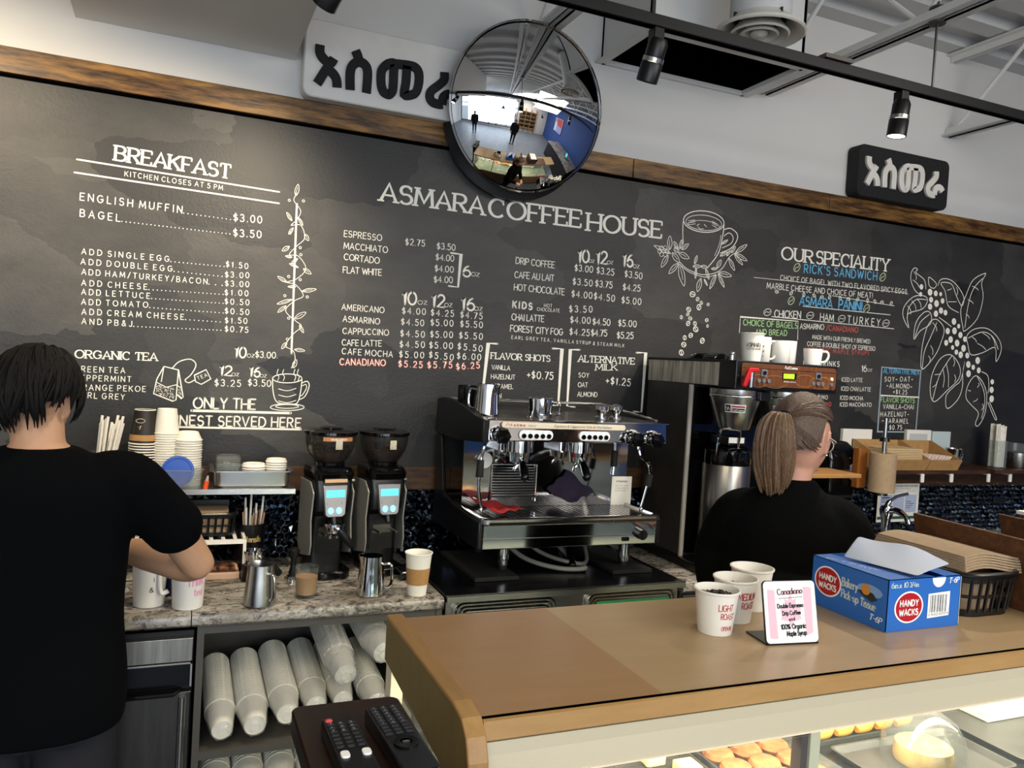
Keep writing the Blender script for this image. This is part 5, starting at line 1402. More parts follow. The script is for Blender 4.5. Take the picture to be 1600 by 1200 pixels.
SL = [((.172, -.585, .545), (.165, -.2, .60), .044, 'leftmost wrapped cup sleeve on the upper shelf, against the side panel'),
      ((.268, -.585, .548), (.262, -.18, .60), .047, 'second wrapped cup sleeve from the left on the upper shelf, with a dark sticker'),
      ((.366, -.57, .565), (.360, -.16, .612), .047, 'third wrapped cup sleeve from the left on the upper shelf'),
      ((.462, -.53, .565), (.458, -.15, .61), .046, 'fourth wrapped cup sleeve from the left on the upper shelf'),
      ((.555, -.50, .560), (.553, -.14, .60), .045, 'fifth wrapped cup sleeve from the left, half hidden behind lidded sleeves'),
      ((.545, -.565, .672), (.525, -.22, .745), .05, 'cloudy wrapped sleeve lying on top of the plain sleeves in the shelf'),
      ((.658, -.55, .562), (.655, -.16, .60), .046, 'wrapped cup sleeve low in the pile, beside the wooden case end'),
      ((.665, -.575, .738), (.64, -.24, .79), .05, 'wrapped sleeve high on the pile, its pale cup bottom facing out'),
      ((.752, -.53, .66), (.75, -.2, .70), .046, 'cloudy wrapped sleeve behind the corner of the wooden case'),
      ((.755, -.53, .79), (.74, -.25, .81), .046, 'wrapped sleeve at the top right of the pile under the granite')]
for i, (a, b, r, lab) in enumerate(SL): sleeve(i, a, b, r, 30, lab, 'film_cloudy' if i in (5, 7, 8, 9) else 'film')
for i, (x, lab) in enumerate(((.165, 'wrapped cup sleeve on the lower shelf, furthest left'), (.265, 'wrapped cup sleeve on the lower shelf, second from left'), (.365, 'wrapped cup sleeve on the lower shelf, third from left'), (.46, 'wrapped cup sleeve on the lower shelf beside the dark tray'))):
    sleeve(20 + i, (x, -.56, .335), (x, -.15, .39), .046, 22, lab)
o = G().box(.115, .52, -.57, -.1, .0735, .285).build('carton', M['kraft'], smooth=False, bevel=.003)
tag(o, 'brown carton on the lower shelf under the wrapped cup sleeves', 'carton')

# ------------------------------------------------------------------ things along the granite
def pitcher(name, label, x, y, h=.125, r=.047, r2=.036, z=.92, ang=-30, group='steel milk pitchers', m='chrome', flip=False):
    t = thing(name, label, 'pitcher', (x, y, z), math.radians(ang), group)
    pr = [(0, .001), (r - .004, 0), (r, .005), (r, h * .12), (r2 + (r - r2) * .35, h * .62), (r2 + .001, h * .85), (r2, h), (r2 - .002, h), (r2 - .001, h * .85), (r2 + (r - r2) * .35 - .002, h * .62), (r - .003, h * .12), (r - .005, .008), (0, .008)]
    g = G().lathe(pr, n=40)
    for v in g.b.verts:
        if v.co.z > h * .8 and v.co.x < -r2 * .7: v.co.x -= (v.co.z - h * .8) / (h * .2) * .009
    if flip:
        for v in g.b.verts: v.co.z = h - v.co.z
    g.build('body', M[m], t)
    P = [(r2 + .0, 0, h * .8), (r2 + .022, 0, h * .82), (r2 + .03, 0, h * .72), (r2 + .032, 0, h * .4), (r2 + .024, 0, h * .22), (r + .002, 0, h * .2)]
    if flip: P = [(a, b, h - c) for a, b, c in P]
    G().tube(catmull(P, 4), .0045, 8).build('handle', M[m], t)
    return t
pitcher('milk_pitcher', 'brushed steel milk pitcher on the granite, left of the glass of coffee', .265, -.565, .127, .049, .039, ang=-62, m='steel')
pitcher('milk_pitcher', 'shiny steel milk pitcher in front of the right coffee grinder', .62, -.53, .13, .047, .037, ang=-25)

t = thing('coffee_glass', 'clear glass half full of milky coffee', 'glass', (.412, -.515, .92))
G().lathe([(0, .002), (.03, 0), (.033, .004), (.0385, .1), (.0372, .1), (.031, .012), (0, .012)], n=36).build('glass', M['glass'], t)
G().lathe([(0, .0125), (.0305, .0125), (.0349, .068), (0, .068)], n=36).build('coffee', mat('milky_coffee', 'b08255', .35), t)
def paper_cup(name, label, loc, r0, r1, h, band=None, group=None):
    t = thing(name, label, 'paper cup', loc, group=group)
    G().lathe(cup_mesh(r0, r1, h), n=36).build('cup', M['cup_white'], t)
    if band:
        z0, z1 = band; f = lambda z: r0 + (r1 - r0) * z / h
        G().lathe([(f(z0) + .0015, z0), (f(z1) + .0015, z1), (f(z1) + .0004, z1), (f(z0) + .0004, z0)], n=36).build('sleeve', M['kraft'], t)
    return t
paper_cup('takeaway_cup', 'tall white paper cup with a brown sleeve beside the espresso machine', (.772, -.555, .92), .031, .044, .142, (.037, .092))

# white printed pitchers beside the barista's elbow
def tea_mug(label, x, y, rows, ang):
    t = thing('tea_pitcher', label, 'pitcher', (x, y, .92), math.radians(ang), 'white printed tea pitchers')
    G().lathe([(0, .004), (.041, 0), (.044, .003), (.05, .152), (.047, .152), (.041, .008), (0, .008)], n=40).build('body', M['china'], t)
    G().tube(catmull([(-.049, 0, .14), (-.072, 0, .138), (-.08, 0, .12), (-.078, 0, .06), (-.07, 0, .045), (-.055, 0, .052)], 4), [.007] * 21, 8).build('handle', M['china'], t)
    for txt, a0, z, h, w, mm in rows:
        g = G(); k = Ink(); k.text(txt, 0, 0, w, 0, h)
        gb = k.g['w']
        for v in gb.b.verts:
            a = math.radians(a0) + v.co.x / .046; zz = z + v.co.z; rr = .044 + .006 * zz / .152 + .0007
            v.co = Vector((rr * math.sin(a), -rr * math.cos(a), zz))
        k.g['w'].build('lettering', M[mm], t, smooth=False)
    return t
tea_mug('white printed pitcher with pink lettering, under the barista\'s elbow', .058, -.545, [('FLAVOR', 8, .13, .009, .035, 'ink_black'), ('milk', 2, .075, .03, .045, 'ink_pink'), ('tea', 20, .045, .022, .028, 'ink_pink')], 0)
tea_mug('white printed pitcher with black script, partly hidden by the barista', -.05, -.50, [('i', 20, .125, .014, .004, 'ink_black'), ('i', 14, .082, .014, .004, 'ink_black'), ('&', 2, .05, .014, .011, 'ink_black'), ('y', 32, .05, .014, .009, 'ink_black')], 0)
o = G().lathe([(0, 0), (.03, 0), (.032, .004), (.032, .09), (.02, .1), (0, .1)], (.012, -.4, .92), 28).build('jar', mat('dark_blue_plastic', '0d1a3a', .3)); tag(o, 'dark blue jar standing behind the two white pitchers', 'jar')

# white rack with basket and chocolate tin
t = thing('wire_rack', 'white slatted counter rack holding a dark basket', 'rack', (.08, -.2, .92), world=True)
rx0, rx1, ry0, ry1, rz = -.22, .236, -.285, -.06, 1.05
for x in (rx0, rx1):
    for y in (ry0, ry1): G().box(x - .005, x + .005, y - .005, y + .005, .92, rz).build('leg', M['plastic_white'], t, smooth=False)
g = G()
for y in (ry0, ry1): g.box(rx0 - .005, rx1 + .005, y - .006, y + .006, rz - .004, rz + .01)
for x in (rx0, rx1): g.box(x - .005, x + .005, ry0, ry1, rz - .004, rz + .01)
g.build('frame', M['plastic_white'], t, smooth=False)
for i in range(11): 
    x = rx0 + .042 + i * .0385
    G().box(x - .006, x + .006, ry0 + .006, ry1 - .006, rz, rz + .007).build('slat', M['plastic_white'], t, smooth=False)
def basket(name, label, c, sx, sy, h, m, rows=2, cols=7, taper=.9):
    t = thing(name, label, 'basket', c)
    o_ = rrect(-sx / 2, sx / 2, -sy / 2, sy / 2, min(sx, sy) * .28, 5)
    ring = lambda k, z, d=0: [(x * k * (1 - d), y * k * (1 - d), z) for x, y in o_]
    G().loft([ring(taper, 0), ring(taper * 1.005, .004)]).build('base', m, t, smooth=False)
    lv = lambda z: taper + (1 - taper) * z / h
    n = len(o_)
    bands = [(.002, h * .16), (h * .44, h * .52), (h * .80, h)]
    g = G()
    for a, b in bands:
        g.loft([ring(lv(a), a), ring(lv(b), b), ring(lv(b) - .022, b), ring(lv(a) - .022, a), ring(lv(a), a)], cap=False)
    # upright bars between the bands, evenly spaced round the oval
    per = []
    L0 = 0
    for i in range(n):
        a, b = o_[i], o_[(i + 1) % n]; l = math.hypot(b[0] - a[0], b[1] - a[1]); per.append((L0, l, a, b)); L0 += l
    cnt = int(L0 / .024)
    for q in range(cnt):
        s = L0 * q / cnt
        for st, l, a, b in per:
            if st <= s < st + l:
                u = (s - st) / l; x, y = a[0] + (b[0] - a[0]) * u, a[1] + (b[1] - a[1]) * u; break
        k0, k1 = lv(h * .1) - .01, lv(h * .9) - .01
        g.tube([(x * k0, y * k0, h * .1), (x * k1, y * k1, h * .9)], .0042, 6)
    g.build('lattice', m, t, smooth=False)
    rim = [(x * 1.01, y * 1.01, h) for x, y in o_]
    G().tube(rim, .006, 8, True).build('rim', m, t)
    return t
basket('plastic_basket', 'black oval basket of brown packets on the white rack', (.115, -.175, 1.061), .19, .13, .075, M['black_plastic'])
o = G().prism(rrect(.045, .185, -.225, -.125, .02), 'XY', 1.068, 1.148).build('packet_stack', M['brown_paper'], bevel=.004); tag(o, 'stack of brown paper packets inside the basket on the white rack', 'packets')
o = G().box(.05, .19, -.12, -.115, 1.075, 1.165).build('card_divider', M['black_plastic'], smooth=False); tag(o, 'dark card standing at the back of the basket on the rack', 'card')
t = thing('chocolate_tray', 'flat chocolate box with brown picture under the white rack', 'box', (.13, -.19, .92))
G().box(-.095, .095, -.08, .08, 0, .022).build('carton', mat('pink_beige_card', 'c9a88e', .5), t, smooth=False, bevel=.002)
k = Ink((0, 0, .022), (1, 0, 0), (0, 1, 0), (0, 0, 1)); k.poly([(-.085, -.07), (.085, -.07), (.085, .07), (-.085, .07)], 'w'); k.build('picture', {'w': mat('chocolate_print', '3a1f16', .4, noise=.6, nscale=30, col2='c08a6a')}, t)
# utensils can with stirrers, on top of a portafilter dock
t = thing('utensil_can', 'black round utensil can with gold lettering, full of stirrers', 'container', (.265, -.13, .92))
G().lathe([(0, .002), (.046, 0), (.048, .003), (.053, .165), (.051, .165), (.046, .006), (0, .006)], n=36).build('can', M['black_plastic'], t)
k = Ink(); k.text('Utensils', 0, 0, .06, 0, .02)
for v in k.g['w'].b.verts:
    a = -.52 + v.co.x / .051; v.co = Vector((.0532 * math.sin(a), -.0532 * math.cos(a), .105 + v.co.z))
k.build('lettering', {'w': mat('gold_print', 'c9b070', .4, .6)}, t)
M['stick'] = mat('birch_stick', 'a88768', .7)
rg = random.Random(5)
for i in range(26):
    a = rg.uniform(0, 2 * PI); rad = rg.uniform(.012, .042); lean = .35
    c0 = Vector((.265 + rad * math.cos(a) * .7, -.13 + rad * math.sin(a) * .7, .932)); c1 = Vector((.265 + rad * math.cos(a) * 1.22, -.13 + rad * math.sin(a) * 1.22, 1.118 + rg.uniform(0, .012)))
    o = G().tube([c0, c1], .0026, 4).build('wooden_stirrer', M['stick'], smooth=False)
    tag(o, 'thin birch stirrer standing in the black utensil can', 'stirrer', 'birch stirrers in the utensil can')
for i, (x, y, h, lx) in enumerate(((.25, -.125, .255, -.006), (.262, -.14, .28, .0), (.278, -.128, .235, .004), (.292, -.135, .262, .012), (.255, -.15, .225, -.01))):
    o = G().cyl((x, y, .93), (x + lx, y - .01, .92 + h), .004, n=10).build('plastic_knife', M['plastic_white'])
    tag(o, 'white plastic cutlery handle sticking up out of the utensil can', 'cutlery', 'white cutlery in the utensil can')
def portafilter(name, label, x, y, z, ang, tilt=0):
    t = thing(name, label, 'portafilter', (x, y, z), math.radians(ang))
    G().lathe([(0, .0), (.02, .0), (.03, .008), (.034, .03), (.036, .031), (.036, .04), (.031, .04), (.029, .012), (0, .01)], n=32).build('basket', M['chrome'], t)
    G().cyl((0, -.03, .024), (0, -.062, .018), .008, .011).build('neck', M['chrome'], t)
    G().tube([(0, -.06, .018), (0, -.09, .012), (0, -.125, .004), (0, -.155, -.004)], [.013, .015, .014, .012], 14).build('handle', M['black_plastic'], t)
    G().tube([(-.012, 0, 0), (-.012, -.004, -.014)], .006).tube([(.012, 0, 0), (.012, -.004, -.014)], .006).build('spout', M['chrome'], t)
    return t
o = G().lathe([(0, 0), (.04, 0), (.042, .004), (.042, .055), (.03, .06), (0, .06)], (.27, -.29, .92), 28).build('portafilter_stand', M['black_plastic']); tag(o, 'short black round stand in front of the utensil can', 'stand')
portafilter('portafilter', 'spare chrome portafilter resting on the black stand below the utensil can', .27, -.29, .982, 25)
t = thing('coffee_tamper', 'black handled coffee tamper standing left of the grinders', 'tamper', (.395, -.33, .92))
G().lathe([(0, 0), (.029, 0), (.029, .012), (.02, .02), (0, .02)], n=28).build('base', M['chrome'], t)
G().lathe([(.012, .018), (.016, .03), (.01, .05), (.0095, .075), (.02, .1), (.021, .108), (.012, .116), (0, .118)], n=28).build('handle', M['black_plastic'], t)

# ------------------------------------------------------------------ coffee grinders
def beans_in(prof_r, z0, z1, seed, n):
    g = G(); rg = random.Random(seed)
    for i in range(n):
        a = rg.uniform(0, 2 * PI); z = z0 + (z1 - z0) * rg.random() ** .7; rm = prof_r(z)
        rad = rm * (.9 if z < z1 - .01 else math.sqrt(rg.random()) * .92)
        R = Matrix.Rotation(rg.uniform(0, 6), 3, 'Z') @ Matrix.Rotation(rg.uniform(0, 6), 3, 'X')
        g.sph((rad * math.cos(a), rad * math.sin(a), z), (.0055, .004, .0032), 6, 4, R)
    return g
def grinder(label, x, y, first):
    t = thing('coffee_grinder', label, 'coffee grinder', (x, y, .92), math.radians(9), group='black coffee grinders')
    bl = M['black_gloss']
    G().prism(rrect(-.078, .078, -.125, .11, .05, 6), 'XY', 0, .03).build('base_tray', bl, t, bevel=.006)
    ring = lambda hw, y0, y1, z, r=.02: [(a, b, z) for a, b in rrect(-hw, hw, y0, y1, r, 4)]
    G().loft([ring(.07, -.02, .1, .03), ring(.068, -.02, .1, .15), ring(.066, -.03, .1, .21), ring(.07, -.075, .1, .235), ring(.076, -.085, .1, .30), ring(.078, -.07, .1, .35)]).build('body', M['black_plastic'], t)
    G().loft([ring(.08, -.085, .102, .345, .03), ring(.084, -.09, .105, .365, .035), ring(.078, -.07, .1, .385, .035), ring(.06, -.05, .08, .392, .035)]).build('head', bl, t)
    for s in (-1, 1):
        P = [(-.06, .08), (-.07, .12), (-.055, .2), (-.075, .3), (-.03, .335), (.095, .335), (.1, .1), (.06, .06)]
        G().prism(P, 'YZ', s * .0795, s * .0865).build('side_panel', mat('grinder_side', '6a6a66', .35, .7) if 'gside' not in M else M['gside'], t, bevel=.002)
    # display
    R = rot('X', -8); c = Vector((0, -.0885, .275))
    g = G().prism([(-.05, .052), (.05, .052), (.04, -.05), (.03, -.058), (-.03, -.058), (-.04, -.05)], 'XZ', -.006, .012)
    for v in g.b.verts: v.co = c + R @ v.co
    dp = g.build('display_panel', M['silver_panel'], t, bevel=.002)
    k = Ink((0, 0, 0)); k.poly([(-.039, .01), (.039, .01), (.039, .036), (-.039, .036)], 'w')
    for v in k.g['w'].b.verts: v.co = c + R @ (v.co + Vector((0, -.0065, 0)))
    k.build('screen', {'w': M['screen_cyan']}, dp)
    for bx, bz, mm, r in ((-.02, -.036, 'led_blue', .012), (.014, -.036, 'led_blue', .012), (-.03, -.01, 'silver_panel', .006), (.03, -.01, 'silver_panel', .006)):
        g = G().cyl((bx, -.0045, bz), (bx, -.009, bz), r, n=18)
        for v in g.b.verts: v.co = c + R @ v.co
        g.build('button', M[mm], dp)
    # spout, fork, hopper
    G().tube([(0, -.05, .215), (0, -.085, .212), (0, -.092, .19)], [.018, .016, .012], 14).build('spout', M['black_plastic'], t)
    g = G()
    for s in (-1, 1): g.tube([(s * .036, -.02, .155), (s * .036, -.1, .155)], .005, 8)
    g.box(-.04, .04, -.03, -.022, .14, .17)
    g.build('fork', M['steel_dark'], t)
    G().box(-.05, .05, -.026, -.0215, .08, .2).build('splash_plate', M['black_plastic'], t, smooth=False)
    G().lathe([(.05, .385), (.062, .392), (.062, .402), (.045, .41), (.045, .416)], n=32).build('collar', bl, t)
    G().cyl((.078, -.02, .33), (.092, -.025, .333), .004).cyl((.088, -.025, .333), (.1, -.025, .333), .009).build('adjuster_knob', M['steel_dark'], t)
    hp = [(.05, .398), (.066, .405), (.09, .44), (.1, .47), (.1025, .505)]
    G().lathe(hp + [(.1005, .505), (.098, .47), (.088, .441), (.064, .407)], n=40).build('hopper', M['smoke'], t)
    rr = lambda z: .05 + (.09 - .05) * min(1, (z - .398) / .045)
    b = beans_in(lambda z: rr(z) * .97, .405, .462, 3 if first else 8, 520)
    b.lathe([(.046, .4), (.062, .412), (.086, .448), (.0, .458)], n=28)
    tag(b.build('beans', M['beans'], t), kind='stuff')
    G().lathe([(.1035, .5), (.107, .503), (.107, .512), (.095, .517), (.05, .52), (.045, .526), (0, .528)], n=40).build('hopper_lid', bl, t)
    k = Ink((0, 0, 0)); k.poly([(-.014, .455), (.014, .455), (.014, .488), (-.014, .488)], 'w')
    for v in k.g['w'].b.verts: v.co.y = -.1035
    k.build('hopper_label', {'w': mat('pale_label', 'b5ae9a', .6, noise=.3, nscale=80)}, t)
    if first:
        k = Ink((0, 0, 0))
        for i in range(10):
            a0 = -.62 + i * .124; a1 = a0 + .124
            g = k.get('w'); g.faces([(.1035 * math.sin(a), -.1035 * math.cos(a), z) for a, z in ((a0, .483), (a1, .483), (a1, .497), (a0, .497))], [(0, 1, 2, 3)])
        k.build('hopper_strip', {'w': mat('orange_strip', 'b5794a', .6)}, t)
        k = Ink(); k.text('ORGANIC ESPRESSO', 0, 0, .06, 0, .006)
        for v in k.g['w'].b.verts:
            a = -.33 + v.co.x / .093; v.co = Vector((.1042 * math.sin(a), -.1042 * math.cos(a), .487 + v.co.z))
        k.build('lettering', {'w': M['ink_white']}, t)
        G().box(-.046, .046, -.0925, -.089, .338, .35).build('name_strip', mat('tan_strip', 'd0aa82', .5), t, smooth=False)
    t.scale = (.88, .88, 1)
    return t
M['gside'] = mat('grinder_side_grey', '8a8a84', .4, .4)
grinder('left black coffee grinder with orange hopper label and a portafilter in its fork', .516, -.24, True)
grinder('right black coffee grinder next to the espresso machine', .714, -.22, False)
portafilter('portafilter', 'chrome portafilter held in the fork of the left grinder', .529, -.318, 1.0752, 12)

# ------------------------------------------------------------------ steel wall shelf and what stands on it
t = thing('steel_wall_shelf', 'thin stainless shelf along the wall, carrying cup stacks and a steel pan', 'shelf', (-.2, 0, 1.21), world=True)
G().box(-1.2, .40, -.25, -.016, 1.222, 1.226).build('plate', M['steel'], t, smooth=False)
G().box(-1.2, .40, -.254, -.25, 1.208, 1.226).build('front_lip', M['steel'], t, smooth=False)
G().box(.30, .312, -.2, -.016, 1.2, 1.222).build('bracket', M['steel_dark'], t, smooth=False)
G().box(-.5, -.488, -.2, -.016, 1.2, 1.222).build('bracket', M['steel_dark'], t, smooth=False)
SZ = 1.2262
def cup_stack(x, y, n, r0, r1, h, st, label_top, label, group, m, mtop=None, band=False):
    """upside-down paper cups nested in a stack: every cup an object"""
    base = None
    for k in range(n):
        if base is None:
            base = G().lathe([(rr, h - zz) for rr, zz in cup_mesh(r0, r1, h)], n=28).build('paper_cup', [m, M['cup_white']]); o = base
            for f in base.data.polygons:
                if f.center.z < .0045 and abs(f.normal.z) < 2: f.material_index = 1
        else:
            o = base.copy(); COL.objects.link(o)
        o.location = (x + random.uniform(-.0008, .0008), y, SZ + st * k)
        tag(o, label_top if k == n - 1 else label, 'paper cup', group)
    return o
M['cup_dark'] = mat('cup_dark_brown', '221c17', .45)
top = cup_stack(-.095, -.125, 16, .033, .046, .115, .0092, 'dark brown paper cup with tan band, topmost of its upside-down stack', 'striped paper cup nested in the dark-topped stack', 'cups in the dark-topped stack', M['cup_dark'])
G().lathe([(.0469, .012), (.0452, .032), (.0446, .032), (.0462, .012)], n=28).build('tan_band', M['kraft'], top)
G().lathe([(.034, .114), (.0335, .1165), (.031, .1165), (.031, .114)], n=28).build('rim', M['cup_white'], top)
k = Ink((0, 0, 0)); k.ellipse(.0, .08, .014, .007, .0016, 'w'); k.stroke([(-.006, .058), (.002, .064), (-.002, .05)], .0014, 'w')
for v in k.g['w'].b.verts: v.co = Vector((-.012 + v.co.x, -.0405, v.co.z))
k.build('emblem', {'w': mat('tan_ink', 'c8b79c', .6)}, top)
cup_stack(-.027, -.13, 22, .031, .041, .085, .0083, 'cream paper cup, topmost of the tallest upside-down stack', 'cream paper cup nested in the tallest stack', 'cups in the tallest stack', M['cup_white'])
cup_stack(.045, -.14, 19, .031, .043, .03, .0085, 'white lid on top of the lid stack behind the blue lid', 'white lid nested in the stack behind the blue lid', 'lids in the upright stack', M['cup_white'])
def clear_box(name, label, x0, x1, y0, y1, z0, z1, r=.02, m='clear'):
    o_ = rrect(x0, x1, y0, y1, r); i_ = rrect(x0 + .003, x1 - .003, y0 + .003, y1 - .003, r)
    R = lambda p, z: [(a, b, z) for a, b in p]
    t = thing(name, label, 'container', ((x0 + x1) / 2, (y0 + y1) / 2, z0), world=True)
    G().loft([R(o_, z0), R(o_, z1), R(i_, z1), R(i_, z0 + .003)]).build('tub', M[m], t)
    G().tube(R(rrect(x0 - .004, x1 + .004, y0 - .004, y1 + .004, r), z1), .0035, 6, True).build('rim', M[m], t)
    return t
clear_box('clear_tub', 'clear plastic tub holding a round blue lid on the steel shelf', -.06, .092, -.245, -.195, SZ, SZ + .062)
t = thing('tub_cover', 'round blue plastic lid standing upright in the clear tub', 'lid', (.015, -.22, SZ + .056))
RX = rot('X', 82)
G().lathe([(0, .004), (.05, .004), (.052, .007), (.052, .011), (.044, .012), (.043, .009), (0, .009)], (0, 0, 0), 40, RX).build('lid', mat('blue_plastic', '1f4fb0', .35), t)
t = thing('paint_marker', 'small orange marker with a grey cap on the steel shelf', 'marker', (.103, -.247, SZ))
G().cyl((0, 0, 0), (0.004, 0, .028), .008).build('body', mat('orange_plastic', 'e0521c', .4), t); G().cyl((.004, 0, .028), (.007, 0, .045), .006, .003).build('cap', mat('grey_plastic', '9a9a98', .4), t)
# hotel pan with lids
px0, px1, py0, py1 = .125, .388, -.235, -.045
R = lambda d, z, r=.022: [(a, b, z) for a, b in rrect(px0 + d, px1 - d, py0 + d, py1 - d, r)]
t = thing('steel_pan', 'shallow stainless steel pan filled with cup lids on the shelf', 'pan', (.28, -.14, SZ), world=True)
G().loft([R(.014, SZ), R(.008, SZ + .006), R(.005, SZ + .055), R(-.008, SZ + .056), R(-.008, SZ + .059), R(.008, SZ + .059), R(.012, SZ + .01), R(.018, SZ + .004)]).build('pan', M['steel'], t)
def lid_stack(x, y, z, r, n, st, m, lab, top, group, h=.012, R=None, ax=(0, 0, 1)):
    base = None
    for k in range(n):
        if base is None:
            base = G().lathe([(r, 0), (r + .002, .002), (r, .004), (r - .003, h), (r - .008, h), (r - .01, h - .004), (0, h - .004)], n=32, R=R).build('cup_cover', m); o = base
        else: o = base.copy(); COL.objects.link(o)
        o.location = Vector((x, y, z)) + Vector(ax) * (st * k); tag(o, top if k == n - 1 else lab, 'lid', group)
lid_stack(.178, -.15, SZ + .012, .042, 12, .0072, M['clear'], 'clear plastic lid nested in the left stack of the steel pan', 'clear plastic lid on top of the left stack in the steel pan', 'clear lids in the pan')
lid_stack(.265, -.15, SZ + .012, .04, 7, .0085, M['paper_white'], 'white lid nested in the low middle stack of the pan', 'white lid on top of the low middle stack in the pan', 'white lids in the middle of the pan')
lid_stack(.342, -.15, SZ + .012, .036, 9, .0085, M['paper_white'], 'white lid nested in the right stack of the pan', 'white lid on top of the right stack in the pan', 'white lids at the right of the pan')
# straws behind the barista
t = thing('straw_cup', 'clear cup of white wrapped straws behind the barista\'s head', 'cup', (-.22, -.13, SZ))
G().lathe([(0, 0), (.035, 0), (.042, .11), (.04, .11), (.033, .004), (0, .004)], n=28).build('cup', M['clear'], t)
for i in range(12):
    a = i * .55; o = G().cyl((-.22 + .02 * math.cos(a), -.13 + .02 * math.sin(a), SZ + .004), (-.215 + .034 * math.cos(a) + .02, -.13 + .034 * math.sin(a), SZ + .205 + .012 * (i % 3)), .0045, n=8).build('wrapped_straw', M['paper_white'])
    tag(o, 'white paper-wrapped straw in the clear cup behind the barista\'s head', 'straw', 'straws behind the barista')
clear_box('steel_tub', 'shallow steel tub with a spoon handle behind the barista\'s shoulder', -.36, -.17, -.24, -.18, SZ, SZ + .09, .02, 'steel')
o = G().tube([(-.33, -.21, SZ + .03), (-.24, -.21, SZ + .1), (-.17, -.205, SZ + .118), (-.145, -.2, SZ + .112)], [.004, .004, .008, .003]).build('serving_spoon', M['chrome']); tag(o, 'steel spoon handle poking out behind the barista\'s shoulder', 'spoon')

# closed base cabinets carrying the rest of the worktop
for x0, x1, lab in ((-2.2, -.58, 'dark base cabinet under the far left worktop'), (1.81, 5.2, 'dark base cabinet under the sink and coffee brewer')):
    t = thing('base_cabinet', lab, 'cabinet', (x0, -.3, 0), world=True)
    G().box(x0, x1, -.585, -.02, .08, .879).build('carcass', M['laminate_grey'], t, smooth=False)
    G().box(x0 + .02, x1 - .02, -.54, -.02, 0, .08).build('plinth', M['black_matte'], t, smooth=False)
    n = max(2, int((x1 - x0) / .55)); w = (x1 - x0) / n
    for i in range(n):
        d = G().box(x0 + w * i + .004, x0 + w * (i + 1) - .004, -.603, -.585, .09, .865).build('door', M['laminate_grey'], t, smooth=False, bevel=.002)
        G().tube([(x0 + w * i + .05, -.605, .80), (x0 + w * i + .05, -.625, .80), (x0 + w * i + .05, -.625, .66), (x0 + w * i + .05, -.605, .66)], .005).build('handle', M['steel'], d)
# ------------------------------------------------------------------ espresso machine
t = thing('espresso_machine', 'two-group chrome espresso machine with black side cheeks', 'espresso machine', (1.33, -.33, .946), world=True)
EX0, EX1, EF = .975, 1.70, -.585
M['polished'] = mat('polished_steel', 'c9cacc', 0.07, 1.0)
M['polished_soft'] = mat('brushed_panel', 'bdbcba', 0.18, 1.0)
M['cream_label'] = mat('cream_label', 'd9cfb8', .4)
for x, y in ((1.145, -.40), (1.65, -.42), (1.145, -.14), (1.65, -.14)):
    l_ = G().cyl((x, y, .962), (x, y, 1.07), .021, n=28).build('leg', M['chrome'], t)
    G().cyl((x, y, .946), (x, y, .966), .015, n=20).build('foot', M['rubber'], l_)
# lower body
G().box(EX0 + .012, EX1 - .012, EF + .03, -.06, 1.062, 1.155).build('lower_body', M['black_plastic'], t, smooth=False, bevel=.004)
fp = G().prism([(EF, 1.155), (EF + .004, 1.066), (EF + .02, 1.062), (EF + .04, 1.062), (EF + .04, 1.155)], 'YZ', EX0 + .012, EX1 - .014).build('front_panel', M['polished'], t, smooth=False, bevel=.003)
G().box(EX0 + .012, EX1 - .014, EF - .0015, EF + .006, 1.1015, 1.103).build('panel_seam', M['black_metal'], fp, smooth=False)
G().cyl((1.615, EF + .002, 1.105), (1.615, EF - .022, 1.105), .019, n=28).box(1.612, 1.618, EF - .026, EF - .02, 1.088, 1.122).build('drain_knob', M['black_plastic'], fp)
G().box(1.54, 1.568, EF - .002, EF + .002, 1.08, 1.093).build('level_window', M['black_gloss'], fp, smooth=False)
for x0, x1 in ((EX0 - .004, EX0 + .013), (EX1 - .014, EX1 + .006)):
    G().prism([(EF + .006, 1.066), (-.05, 1.062), (-.05, 1.44), (-.10, 1.44), (-.16, 1.2), (-.3, 1.172), (EF + .006, 1.16)], 'YZ', x0, x1).build('side_cheek', M['black_plastic'], t, bevel=.004)
# drip tray: rim and slatted grid
g = G()
RR = lambda d, z: [(x, y, z) for x, y in rrect(EX0 + d, EX1 - d, EF - .012 + d, -.07 - d, .03, 5)]
g.loft([RR(.004, 1.150), RR(0, 1.156), RR(0, 1.172), RR(.006, 1.176), RR(.016, 1.176), RR(.02, 1.164), RR(.02, 1.158)], cap=False)
tr = g.build('drip_tray', M['polished_soft'], t, bevel=0)
G().box(EX0 + .02, EX1 - .02, EF + .008, -.33, 1.155, 1.160).build('tray_floor', M['steel_dark'], tr, smooth=False)
g = G()
for i in range(34):
    x = EX0 + .03 + i * (EX1 - EX0 - .06) / 33
    g.box(x - .0075, x + .0075, EF + .012, -.35, 1.163, 1.168)
g.build('tray_grid', M['polished_soft'], tr, smooth=False)
